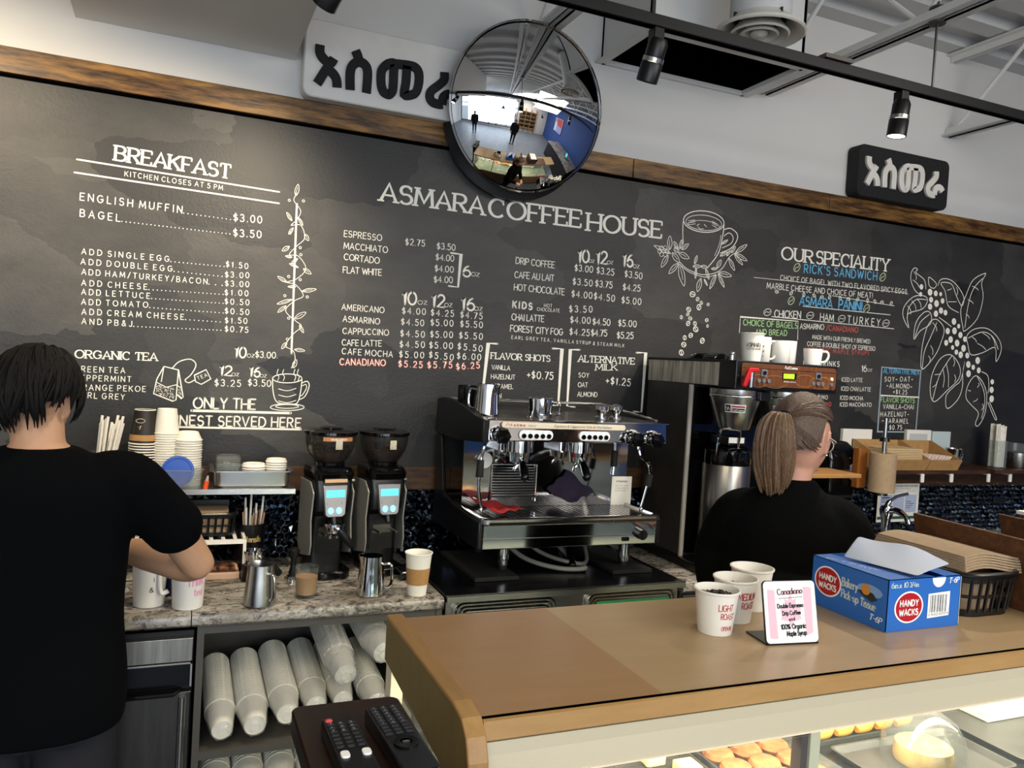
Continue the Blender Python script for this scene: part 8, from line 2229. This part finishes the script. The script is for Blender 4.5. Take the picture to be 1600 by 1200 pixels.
def hand(g, wrist, d, up, s=1, curl=35, size=1.0):
    """palm and five bent fingers; d: direction of the hand, up: back of the hand, s: +1 right hand"""
    w = Vector(wrist); d = Vector(d).normalized(); up = Vector(up).normalized(); side = d.cross(up).normalized() * s
    pr = []
    for t_, hw, ht in ((0, .024, .018), (.03, .034, .017), (.06, .04, .015), (.088, .04, .012)):
        c = w + d * t_ * size
        pr.append([c + side * hw * size * math.cos(2 * PI * i / 14) + up * ht * size * math.sin(2 * PI * i / 14) for i in range(14)])
    g.loft(pr)
    for i, (o_, L_, r_) in enumerate(((-.030, .068, .0085), (-.010, .078, .009), (.010, .073, .0088), (.029, .058, .0078))):
        p = w + d * .082 * size - side * o_ * size; P = [p - d * .015]; a = math.radians(8)
        for k_, fr in enumerate((.45, .32, .23)):
            p = p + (d * math.cos(a) - up * math.sin(a)) * L_ * fr * size; P.append(p); a += math.radians(curl * (.9 + .1 * i))
        limb(g, P, [r_ * size, r_ * size, r_ * .93 * size, r_ * .8 * size], 10)
    p = w + d * .022 * size + side * .026 * size
    P = [p, p + (d * .5 + side * .75 - up * .2).normalized() * .034 * size]
    P.append(P[-1] + (d * .85 + side * .3 - up * .35).normalized() * .03 * size); P.append(P[-1] + (d * .95 - side * .05 - up * .35).normalized() * .024 * size)
    limb(g, P, [.014 * size, .0115 * size, .0105 * size, .009 * size], 10)
def head(g, C, R, k=1.0, fem=False):
    """skull, jaw, nose, brow, lips, ears; facing +Y in its own frame"""
    nu, nv = 36, 26
    for shape in (0,):
        rings = []
        for j in range(nv + 1):
            t_ = PI * j / nv - PI / 2; z = math.sin(t_); rr = max(math.cos(t_), .02)
            ring = []
            for i in range(nu):
                a = 2 * PI * i / nu; x = math.cos(a) * rr; y = math.sin(a) * rr
                fx = .074; fy = .094
                if z < 0:
                    fx *= 1 - .32 * (-z) ** 1.3 * (1 if y > -.2 else .6)
                    if y < 0: fy *= 1 - .38 * (-z)
                    else: fy *= 1 + .03 * (-z)
                zz = z * (.112 if z > 0 else .118)
                yy = y * fy
                if y > .4 and -.25 < z < .25: yy -= .006 * math.exp(-((abs(x) - .42) / .2) ** 2 - ((z - .02) / .12) ** 2)   # eye sockets
                if y > .3: yy += .004 * math.exp(-((z - .16) / .08) ** 2) + .007 * math.exp(-((z + .85) / .15) ** 2 - (x / .35) ** 2)
                ring.append(C + R @ (Vector((x * fx, yy, zz)) * k))
            rings.append(ring)
        g.loft(rings)
    T = lambda p: C + R @ (Vector(p) * k)
    limb(g, [T((0, .088, .012)), T((0, .102, -.012)), T((0, .112, -.03)), T((0, .098, -.038))], [.006 * k, .008 * k, .011 * k, .008 * k], 10)
    for s in (-1, 1):
        g.sph(T((s * .009, .098, -.034)), .0075 * k, 10, 8)
        limb(g, [T((s * .012, .091, .026)), T((s * .03, .089, .032)), T((s * .048, .076, .026))], [.005 * k, .006 * k, .005 * k], 8)
    limb(g, [T((-.02, .088, -.066)), T((0, .096, -.062)), T((.02, .088, -.066))], [.004 * k, .006 * k, .004 * k], 8)
    limb(g, [T((-.018, .086, -.074)), T((0, .094, -.075)), T((.018, .086, -.074))], [.004 * k, .006 * k, .004 * k], 8)
    for s in (-1, 1):
        P = [T((s * .071, .004, -.03)), T((s * .077, -.006, -.012)), T((s * .082, -.016, .012)), T((s * .079, -.004, .026)), T((s * .073, .008, .016))]
        limb(g, P, [.008 * k, .006 * k, .006 * k, .006 * k, .005 * k], 8)
        g.sph(T((s * .074, -.003, .0)), (.005 * k, .012 * k, .022 * k), 10, 8, R)
def finish(g, name, m, parent, voxel, smooth=6):
    o = g.build(name, m, parent)
    md = o.modifiers.new('union', 'REMESH'); md.mode = 'VOXEL'; md.voxel_size = voxel; md.use_smooth_shade = True
    ms = o.modifiers.new('relax', 'SMOOTH'); ms.iterations = smooth; ms.factor = .5
    return o
def face_bits(t, C, R, k=1.0):
    T = lambda p: C + R @ (Vector(p) * k)
    for s in (-1, 1):
        e = G().sph(T((s * .031, .074, .004)), .0125 * k, 16, 10).build('eye', M['eye_white'], t)
        G().sph(T((s * .031, .0835, .004)), (.0055 * k, .0035 * k, .0055 * k), 12, 8, R).build('iris', M['iris'], e)
    G().tube([T((-.02, .0945, -.0695)), T((0, .1025, -.069)), T((.02, .0945, -.0695))], .0028 * k, 8).build('mouth', M['lip'], t)
    for s in (-1, 1): G().tube([T((s * .016, .0965, .034)), T((s * .032, .0955, .04)), T((s * .05, .082, .034))], [.0022, .0035, .002], 8).build('eyebrow', M['hair_black'], t)

def person(name, label, loc, rz=0):
    return thing(name, label, 'person', loc, rz)

# ---- barista at left, back to the camera
pm = person('person', 'person with short black hair in a black T-shirt, back turned, elbow bent', (-.29, -.95, 0))
HC = Vector((-.02, .055, 1.553)); HR = (Matrix.Rotation(math.radians(-14), 3, 'Z') @ Matrix.Rotation(math.radians(-22), 3, 'X'))
g = G()
torso(g, [(0, 0, .80, .13, .10), (0, -.01, .88, .165, .115), (0, -.01, .98, .15, .10), (0, 0, 1.10, .15, .10), (0, .005, 1.24, .17, .11), (0, .0, 1.35, .175, .10), (0, 0, 1.42, .11, .075), (-.005, .01, 1.455, .06, .06)])
limb(g, [(0, .0, 1.40), (-.008, .015, 1.46), (-.015, .035, 1.51)], [.068, .058, .058])
head(g, HC, HR)
for s in (-1, 1):
    limb(g, [(s * .09, -.01, .86), (s * .095, .01, .66), (s * .1, .0, .47), (s * .1, -.03, .28), (s * .1, -.03, .09)], [.088, .08, .056, .052, .036])
    limb(g, [(s * .1, -.045, .045), (s * .1, .06, .03), (s * .105, .15, .022)], [.036, .036, .028])
limb(g, [(.15, 0, 1.385), (.2, .005, 1.365), (.29, .05, 1.25), (.362, .1, 1.13)], [.06, .062, .05, .043])
limb(g, [(.362, .1, 1.128), (.33, .15, 1.118), (.26, .215, 1.125), (.15, .30, 1.132)], [.041, .048, .046, .029])
hand(g, (.15, .30, 1.132), (-.72, .6, -.25), (.2, .25, .95), 1, 32)
limb(g, [(-.15, 0, 1.385), (-.2, .01, 1.365), (-.27, .06, 1.25), (-.31, .13, 1.12)], [.06, .062, .05, .043])
limb(g, [(-.31, .13, 1.118), (-.27, .2, 1.11), (-.2, .26, 1.115), (-.10, .335, 1.12)], [.041, .048, .045, .029])
hand(g, (-.10, .335, 1.12), (.75, .6, -.2), (-.2, .2, .95), -1, 32)
finish(g, 'body', M['skin'], pm, .0055, 4)
face_bits(pm, HC, HR)
g = G()
torso(g, [(.005, -.01, .785, .20, .145), (.005, -.012, .84, .205, .146), (.003, -.012, .92, .205, .14), (0, -.005, 1.05, .195, .13), (0, 0, 1.2, .20, .135), (0, 0, 1.32, .205, .13), (0, 0, 1.385, .19, .11), (-.002, .004, 1.425, .13, .088), (-.005, .008, 1.452, .078, .07)])
limb(g, [(.13, 0, 1.37), (.19, .003, 1.362), (.25, .03, 1.30), (.305, .058, 1.235)], [.075, .08, .076, .074])
limb(g, [(-.13, 0, 1.37), (-.19, .005, 1.362), (-.24, .035, 1.30), (-.28, .07, 1.235)], [.075, .08, .076, .074])
sh = finish(g, 't_shirt', M['shirt_black'], pm, .009, 6)
g = G()
torso(g, [(0, -.005, .77, .175, .125), (0, -.005, .86, .185, .13), (0, -.005, .95, .172, .118)])
for s in (-1, 1): limb(g, [(s * .092, -.005, .83), (s * .1, .01, .66), (s * .104, .0, .47), (s * .104, -.03, .28), (s * .104, -.035, .10)], [.1, .093, .074, .068, .062])
finish(g, 'trousers', M['trousers'], pm, .01, 6)
for s in (-1, 1):
    g = G(); limb(g, [(s * .1, -.06, .045), (s * .1, .04, .046), (s * .105, .13, .035), (s * .105, .17, .03)], [.044, .046, .04, .034]); g.box(s * .103 - .045, s * .103 + .045, -.10, .19, 0.0, .018)
    finish(g, 'shoe', M['shoe_black'], pm, .006, 4)
def clump_hair(C, R, n, seed, low, rad=(.09, .112, .12), off=(0, -.008, .012), width=.013, droop=.0):
    """hair clumps running from the crown down an ellipsoid; low(phi) -> how far down (radians from the top)"""
    rg = random.Random(seed); g = G()
    g.loft([[C + R @ (Vector(off) + Vector((rad[0] * .97 * math.sin(th) * math.cos(ph), rad[1] * .97 * math.sin(th) * math.sin(ph), rad[2] * .97 * math.cos(th)))) for ph in [2 * PI * i / 30 for i in range(30)] for th in [min(low(ph) * .96, .02 + j * low(ph) * .96 / 9)]] for j in range(10)], cap=False)
    for i in range(n):
        ph = rg.uniform(0, 2 * PI); t1 = low(ph) * rg.uniform(.62, 1.1); t0 = rg.uniform(.05, t1 * .55); k = rg.uniform(.98, 1.06); tw = rg.uniform(-.5, .5)
        P = []
        for j in range(8):
            u = j / 7; th = t0 + (t1 - t0) * u; p2 = ph + tw * u * u
            kk = k + .04 * math.sin(PI * u) + droop * u * u
            P.append(C + R @ (Vector(off) + Vector((rad[0] * kk * math.sin(th) * math.cos(p2), rad[1] * kk * math.sin(th) * math.sin(p2), rad[2] * kk * math.cos(th) ))))
        w = width * rg.uniform(.6, 1.1)
        g.tube(P, [w * .35, w * .7, w, w, w * .95, w * .8, w * .5, w * .12], 6)
    return g
def low_m(ph):   # 0 right, pi/2 front, pi left, 3pi/2 back
    s, c = math.sin(ph), math.cos(ph)
    if s < -.25: return (1.75 if c > .45 else 2.0) + .4 * min(1, -s * 1.1) - (.12 if c > 0 else 0)
    if s > .55: return 1.2
    return 1.28 if s < .3 else 1.75
clump_hair(HC, HR, 520, 21, low_m, (.088, .11, .12), (0, -.008, .010), .0085, .02).build('hair', M['hair_black'], pm)

# ---- barista at right, ponytail
pw = person('person', 'person with brown ponytail and glasses in a black sweater, looking right by the coffee brewer', (1.66, -1.3, 0), math.radians(-40))
WC = Vector((.018, .035, 1.541)); WR = (Matrix.Rotation(math.radians(-28), 3, 'Z') @ Matrix.Rotation(math.radians(-12), 3, 'X'))
g = G()
torso(g, [(0, 0, .82, .12, .10), (0, -.01, .90, .165, .12), (0, 0, 1.02, .13, .095), (0, 0, 1.15, .14, .1), (0, .01, 1.27, .15, .105), (0, 0, 1.345, .14, .085), (0, 0, 1.40, .075, .06)])
limb(g, [(0, 0, 1.36), (.004, .01, 1.42), (.012, .02, 1.48)], [.058, .05, .05])
head(g, WC, WR, 1.07, True)
for s in (-1, 1):
    limb(g, [(s * .088, -.01, .86), (s * .09, .01, .66), (s * .09, .0, .47), (s * .09, -.03, .28), (s * .09, -.03, .09)], [.088, .078, .053, .05, .034])
    limb(g, [(s * .09, -.04, .042), (s * .09, .06, .03), (s * .095, .13, .022)], [.034, .034, .027])
    limb(g, [(s * .11, 0, 1.335), (s * .15, .0, 1.31), (s * .195, .04, 1.19), (s * .208, .09, 1.085)], [.052, .055, .045, .038])
    limb(g, [(s * .208, .09, 1.085), (s * .195, .15, 1.065), (s * .14, .25, 1.055), (s * .085, .32, 1.05)], [.037, .042, .038, .025])
    hand(g, (s * .085, .32, 1.05), (-s * .5, .8, -.15), (0, .15, .98), s, 26, .92)
finish(g, 'body', M['skin_pale'], pw, .0055, 4)
face_bits(pw, WC, WR, 1.07)
g = G()
torso(g, [(0, -.005, .78, .19, .138), (0, -.005, .9, .195, .14), (0, 0, 1.05, .185, .135), (0, 0, 1.18, .19, .138), (0, 0, 1.28, .19, .13), (0, 0, 1.335, .165, .112), (0, .004, 1.375, .12, .092), (0, .006, 1.402, .085, .078), (.002, .008, 1.428, .066, .064)])
for s in (-1, 1):
    limb(g, [(s * .09, 0, 1.325), (s * .145, 0, 1.30), (s * .195, .04, 1.19), (s * .205, .09, 1.09)], [.07, .076, .07, .056])
    limb(g, [(s * .205, .09, 1.09), (s * .19, .15, 1.07), (s * .14, .24, 1.055), (s * .10, .295, 1.05)], [.056, .056, .048, .04])
finish(g, 'sweater', M['sweater_black'], pw, .009, 6)
g = G()
torso(g, [(0, -.005, .78, .17, .125), (0, -.005, .88, .182, .13), (0, -.005, .97, .16, .115)])
for s in (-1, 1): limb(g, [(s * .09, -.005, .83), (s * .093, .01, .66), (s * .093, .0, .47), (s * .093, -.03, .28), (s * .093, -.035, .10)], [.097, .088, .068, .06, .055])
finish(g, 'trousers', M['trousers'], pw, .01, 6)
for s in (-1, 1):
    g = G(); limb(g, [(s * .09, -.055, .043), (s * .09, .04, .044), (s * .095, .12, .033), (s * .095, .15, .03)], [.041, .043, .037, .031]); g.box(s * .093 - .041, s * .093 + .041, -.09, .17, 0.0, .017)
    finish(g, 'shoe', M['shoe_black'], pw, .006, 4)
# hair combed back to a tie, then the tail
T = lambda p: WC + WR @ Vector(p)
tie = T((.0, -.12, .04))
def low_w(ph):
    s, c = math.sin(ph), math.cos(ph)
    if s > .55: return 1.05
    if s > -.32: return 1.12
    return 1.5 + .5 * min(1, -s * 1.2)
rg = random.Random(31)
g = G()
rad, off = (.089, .112, .126), Vector((0, -.006, .008))
g.loft([[WC + WR @ (off + Vector((rad[0] * math.sin(th) * math.cos(ph), rad[1] * math.sin(th) * math.sin(ph), rad[2] * math.cos(th)))) for ph in [2 * PI * i / 36 for i in range(36)] for th in [min(low_w(ph), .02 + j * low_w(ph) / 11)]] for j in range(12)], cap=False)
for i in range(200):
    ph = rg.uniform(-.35, PI + .35); lw = low_w(ph) * rg.uniform(.15, 1.0)
    a = off + Vector((rad[0] * math.sin(lw) * math.cos(ph), rad[1] * math.sin(lw) * math.sin(ph), rad[2] * math.cos(lw)))
    b = Vector((0, -.116, .04)); P = []
    for j in range(9):
        u = j / 8; q = a.lerp(b, u) - off
        n_ = math.sqrt((q.x / rad[0]) ** 2 + (q.y / rad[1]) ** 2 + (q.z / rad[2]) ** 2)
        P.append(WC + WR @ (off + q / n_ * rg.uniform(1.005, 1.012)))
    w = rg.uniform(.0035, .006); g.tube(P, [w * .3] + [w] * 7 + [w * .5], 5)
for i in range(60):   # nape hair swept up
    ph = rg.uniform(PI * 1.1, PI * 1.9); lw = rg.uniform(1.7, 2.0)
    a = off + Vector((rad[0] * math.sin(lw) * math.cos(ph), rad[1] * math.sin(lw) * math.sin(ph), rad[2] * math.cos(lw))); b = Vector((0, -.116, .035)); P = []
    for j in range(7):
        u = j / 6; q = a.lerp(b, u) - off; n_ = math.sqrt((q.x / rad[0]) ** 2 + (q.y / rad[1]) ** 2 + (q.z / rad[2]) ** 2); P.append(WC + WR @ (off + q / n_ * 1.008))
    g.tube(P, [.002] + [.005] * 5 + [.003], 5)
g.build('hair', M['hair_brown'], pw)
bk = WR @ Vector((0, -1, 0)); sd = WR @ Vector((1, 0, 0))
g = G()
for i in range(12): 
    a = 2 * PI * i / 12
G().tube([tie + sd * .018 * math.cos(a) + Vector((0, 0, 1)) * .018 * math.sin(a) + bk * .004 for a in [2 * PI * i / 18 for i in range(18)]], .0055, 8, True).build('hair_tie', M['black_matte'], pw)
for i in range(230):
    a = rg.uniform(0, 2 * PI); q = math.sqrt(rg.random()); sx, sy = q * math.cos(a), q * math.sin(a)
    L_ = rg.uniform(.74, 1.0) * (1 - .1 * abs(sx)) * (1 - .06 * sx); P = []
    for zf, out, wx, wy in ((0, .0, .014, .014), (.04, .03, .026, .02), (.16, .048, .046, .028), (.4, .05, .056, .034), (.65, .043, .057, .034), (.85, .036, .05, .028), (1.0, .03, .04, .02)):
        P.append(tie + bk * (out + sy * wy) + sd * (sx * wx - .004 * zf * 8 * .25) + Vector((.004 * zf, 0, -.235 * zf * L_ + .012 * math.sin(PI * min(1, zf * 6)) * (zf < .17))))
    Q = catmull(P, 3); n_ = len(Q); w = rg.uniform(.005, .0085)
    g.tube(Q, [w * .5] + [w] * (n_ - 5) + [w * .9, w * .7, w * .45, w * .15], 5)
pt = g.build('ponytail', M['hair_tip'], pw)
# glasses and earring
gl = G()
for s in (-1, 1):
    gl.tube([T((s * .033 + .026 * math.cos(a), .108 - .012 * abs(math.cos(a)), .002 + .02 * math.sin(a))) for a in [2 * PI * i / 20 for i in range(20)]], .0016, 6, True)
    gl.tube([T((s * .06, .096, .008)), T((s * .078, .064, .012)), T((s * .084, .0, .014)), T((s * .082, -.02, .0))], .0018, 6)
gl.tube([T((-.008, .108, .006)), T((0, .111, .008)), T((.008, .108, .006))], .0016, 6)
gl.build('glasses', mat('pale_frame', 'c9bfae', .3), pw)
for s in (-1, 1): G().sph(T((s * .083, .0, -.038)), .0045, 12, 8).build('earring', M['chrome'], pw)

# ---- two customers on the far side of the hall, seen only in the round mirror
def customer(label, loc, rz, coat, hair):
    p = person('person', label, loc, math.radians(rz))
    C, R = Vector((0, .02, 1.60)), Matrix.Rotation(math.radians(-6), 3, 'X')
    g = G()
    torso(g, [(0, 0, .84, .13, .1), (0, 0, .95, .165, .115), (0, 0, 1.12, .15, .1), (0, 0, 1.3, .17, .11), (0, 0, 1.42, .16, .09), (0, 0, 1.47, .08, .065)])
    limb(g, [(0, 0, 1.44), (0, .01, 1.49), (0, .015, 1.54)], [.062, .056, .056]); head(g, C, R)
    for s in (-1, 1):
        limb(g, [(s * .09, 0, .88), (s * .095, .01, .66), (s * .1, 0, .47), (s * .1, -.03, .28), (s * .1, -.03, .09)], [.088, .08, .056, .052, .036])
        limb(g, [(s * .1, -.045, .045), (s * .1, .06, .03), (s * .105, .15, .022)], [.036, .036, .028])
        limb(g, [(s * .16, 0, 1.41), (s * .2, 0, 1.38), (s * .24, .01, 1.24), (s * .26, .03, 1.12), (s * .25, .12, .92)], [.056, .058, .047, .041, .028])
        hand(g, (s * .25, .12, .92), (0, .3, -1), (s, 0, 0), s, 22)
    finish(g, 'body', M['skin'], p, .008, 3); face_bits(p, C, R)
    g = G()
    torso(g, [(0, 0, .72, .22, .16), (0, 0, .95, .21, .155), (0, 0, 1.15, .2, .145), (0, 0, 1.33, .21, .14), (0, 0, 1.42, .18, .115), (0, 0, 1.48, .1, .09), (0, 0, 1.52, .085, .08)])
    for s in (-1, 1): limb(g, [(s * .14, 0, 1.40), (s * .2, 0, 1.38), (s * .245, .01, 1.24), (s * .262, .03, 1.12), (s * .252, .115, .95)], [.08, .082, .068, .06, .048])
    finish(g, 'coat', coat, p, .012, 5)
    g = G()
    torso(g, [(0, 0, .78, .17, .12), (0, 0, .95, .17, .12)])
    for s in (-1, 1): limb(g, [(s * .092, 0, .83), (s * .1, .01, .66), (s * .104, 0, .47), (s * .104, -.03, .28), (s * .104, -.035, .1)], [.1, .09, .072, .066, .06])
    finish(g, 'trousers', M['trousers'], p, .012, 5)
    for s in (-1, 1):
        g = G(); limb(g, [(s * .1, -.06, .045), (s * .1, .04, .046), (s * .105, .13, .035), (s * .105, .17, .03)], [.044, .046, .04, .034]); g.box(s * .103 - .045, s * .103 + .045, -.10, .19, 0, .018)
        finish(g, 'shoe', M['shoe_black'], p, .008, 3)
    clump_hair(C, R, 160, 5, low_m, (.086, .108, .12), (0, -.008, .01), .012, .01).build('hair', hair, p)
customer('person in a dark navy jacket standing by the shop front, seen only in the mirror', (-1.3, -5.6, 0), -25, mat('navy_coat', '12161f', .9, spec=.1), M['hair_black'])
customer('person in a grey-black coat waiting near the blue wall, seen only in the mirror', (1.9, -5.0, 0), 15, mat('charcoal_coat', '1d1c1d', .9, spec=.1), M['hair_brown'])
# ------------------------------------------------------------------ the hall behind the camera, seen in the mirror and the chrome
o = G().box(2.6, 6.19, -8.0, -7.97, 0, 2.9)
o.b.free()
t = thing('front_door', 'black framed glass shop door, seen only in the round mirror', 'door', (-.2, -8, 0), world=True)
for a in ((-.62, -.56, .02, 2.14), (.14, .2, .02, 2.14), (-.56, .14, .02, .16), (-.56, .14, 2.05, 2.14)): G().box(a[0], a[1], -8.03, -7.985, a[2], a[3]).build('frame', M['black_metal'], t, smooth=False)
G().cyl((.1, -7.95, .9), (.1, -7.95, 1.25), .012).build('handle', M['chrome'], t)
# street outside
struct(G().box(-14, 14, -24, -8.2, -.12, -.02).build('floor_2', mat('pavement', '8b8d8f', .9), smooth=False))
for i, (x, col, l) in enumerate(((-3.2, '93a7bd', 'pale blue car parked outside the shop front'), (1.0, 'a8323a', 'red car parked outside the shop front'))):
    t = thing('parked_car', l, 'car', (x, -15, -.02), group='cars outside')
    P = [(-2.1, .3), (-2.1, .75), (-1.2, .9), (-.7, 1.4), (.8, 1.42), (1.5, .95), (2.1, .8), (2.1, .3)]
    G().prism(P, 'XZ', -.85, .85).build('body', mat('car_paint_%s' % col, col, .25), t, bevel=.08, seg=3)
    G().prism([(-1.05, .95), (-.65, 1.34), (.72, 1.36), (1.25, .97)], 'XZ', -.87, .87).build('side_window', M['black_gloss'], t, smooth=False)
    for wx in (-1.3, 1.3): G().cyl((wx, .7, .3), (wx, .88, .3), .31, n=28).cyl((wx, -.88, .3), (wx, -.7, .3), .31, n=28).build('wheel', M['rubber'], t)
# cabinet of bags and a framed picture on the blue wall, a cone pendant, stools
t = thing('display_shelves', 'white shelves of coffee bags by the shop front, seen in the mirror', 'shelves', (3.4, -7.8, 0), world=True)
for z in (.5, .9, 1.3, 1.7, 2.1): G().box(2.6, 4.6, -7.97, -7.7, z, z + .03).build('shelf', M['oak_light'], t, smooth=False)
for x in (2.6, 3.25, 3.9, 4.57): G().box(x, x + .03, -7.97, -7.7, .1, 2.4).build('upright', M['oak_light'], t, smooth=False)
bm_ = G().prism([(-.07, 0), (.07, 0), (.065, .2), (.05, .24), (-.05, .24), (-.065, .2)], 'XZ', -.04, .04)
bag0 = bm_.build('coffee_bag', M['black_plastic'], bevel=.01); n_ = 0
for z in (.53, .93, 1.33, 1.73):
    for x in (2.75, 2.95, 3.12, 3.4, 3.58, 3.76, 4.05, 4.23, 4.42):
        o = bag0 if n_ == 0 else bag0.copy()
        if n_: COL.objects.link(o)
        o.location = (x, -7.84, z + .001); n_ += 1
        tag(o, 'dark coffee bag on the shelves by the shop front', 'coffee bag', 'coffee bags on the far shelves')
t = thing('wall_picture', 'large red and blue street picture on the blue wall', 'picture', (6.17, -5.2, 1.4), world=True)
G().box(6.15, 6.195, -6.0, -4.6, 1.3, 2.5).build('frame', M['black_metal'], t, smooth=False)
k = Ink((6.149, -6.0, 1.3), (0, 1, 0), (0, 0, 1), (-1, 0, 0)); k.poly([(.03, .03), (1.37, .03), (1.37, 1.17), (.03, 1.17)], 'b'); k.layer += 1; k.poly([(.5, .6), (1.3, .5), (1.3, 1.1), (.4, 1.1)], 'r'); k.layer += 1; k.poly([(.1, .1), (.45, .1), (.45, .8), (.1, .8)], 'w')
k.build('print', {'b': mat('picture_blue', '8f97c4', .6), 'r': mat('picture_red', 'c0483a', .6), 'w': mat('picture_white', 'c9cbd8', .6)}, t)
for x, y, l in ((.9, -5.4, 'black cone pendant lamp near the shop front'), (3.6, -4.6, 'black cone pendant lamp near the blue wall')):
    t = thing('pendant_lamp', l, 'pendant lamp', (x, y, 2.35), world=True, group='cone pendant lamps')
    G().lathe([(.17, 2.2), (.05, 2.36), (.03, 2.42), (0, 2.43)], (x, y, 0), 32).build('shade', M['black_metal'], t)
    G().cyl((x, y, 2.42), (x, y, 3.5), .004).build('cord', M['black_metal'], t)
    G().sph((x, y, 2.24), .045, 16, 10).build('bulb', M['lamp_lens'], t)
# side counter with till at the far right of the shop
t = thing('side_counter', 'dark counter with pale top along the blue wall, seen in the mirror', 'counter', (5.2, -3, 0), world=True)
G().box(4.6, 5.8, -4.2, -1.2, 0, .9).build('cabinet', M['black_matte'], t, smooth=False)
G().box(4.55, 5.85, -4.25, -1.15, .9, .94).build('top', M['granite'], t, smooth=False)
t = thing('till_screen', 'small glowing till screen on the side counter', 'screen', (5.1, -2.2, .9405))
G().box(-.15, .15, -.01, .01, .08, .28).box(-.03, .03, -.02, .02, 0, .09).build('case', M['black_plastic'], t, smooth=False)
G().box(-.14, .14, -.012, -.0101, .09, .27).build('screen', M['screen_cyan'], t, smooth=False)
t.rotation_euler = (0, 0, math.radians(-60))
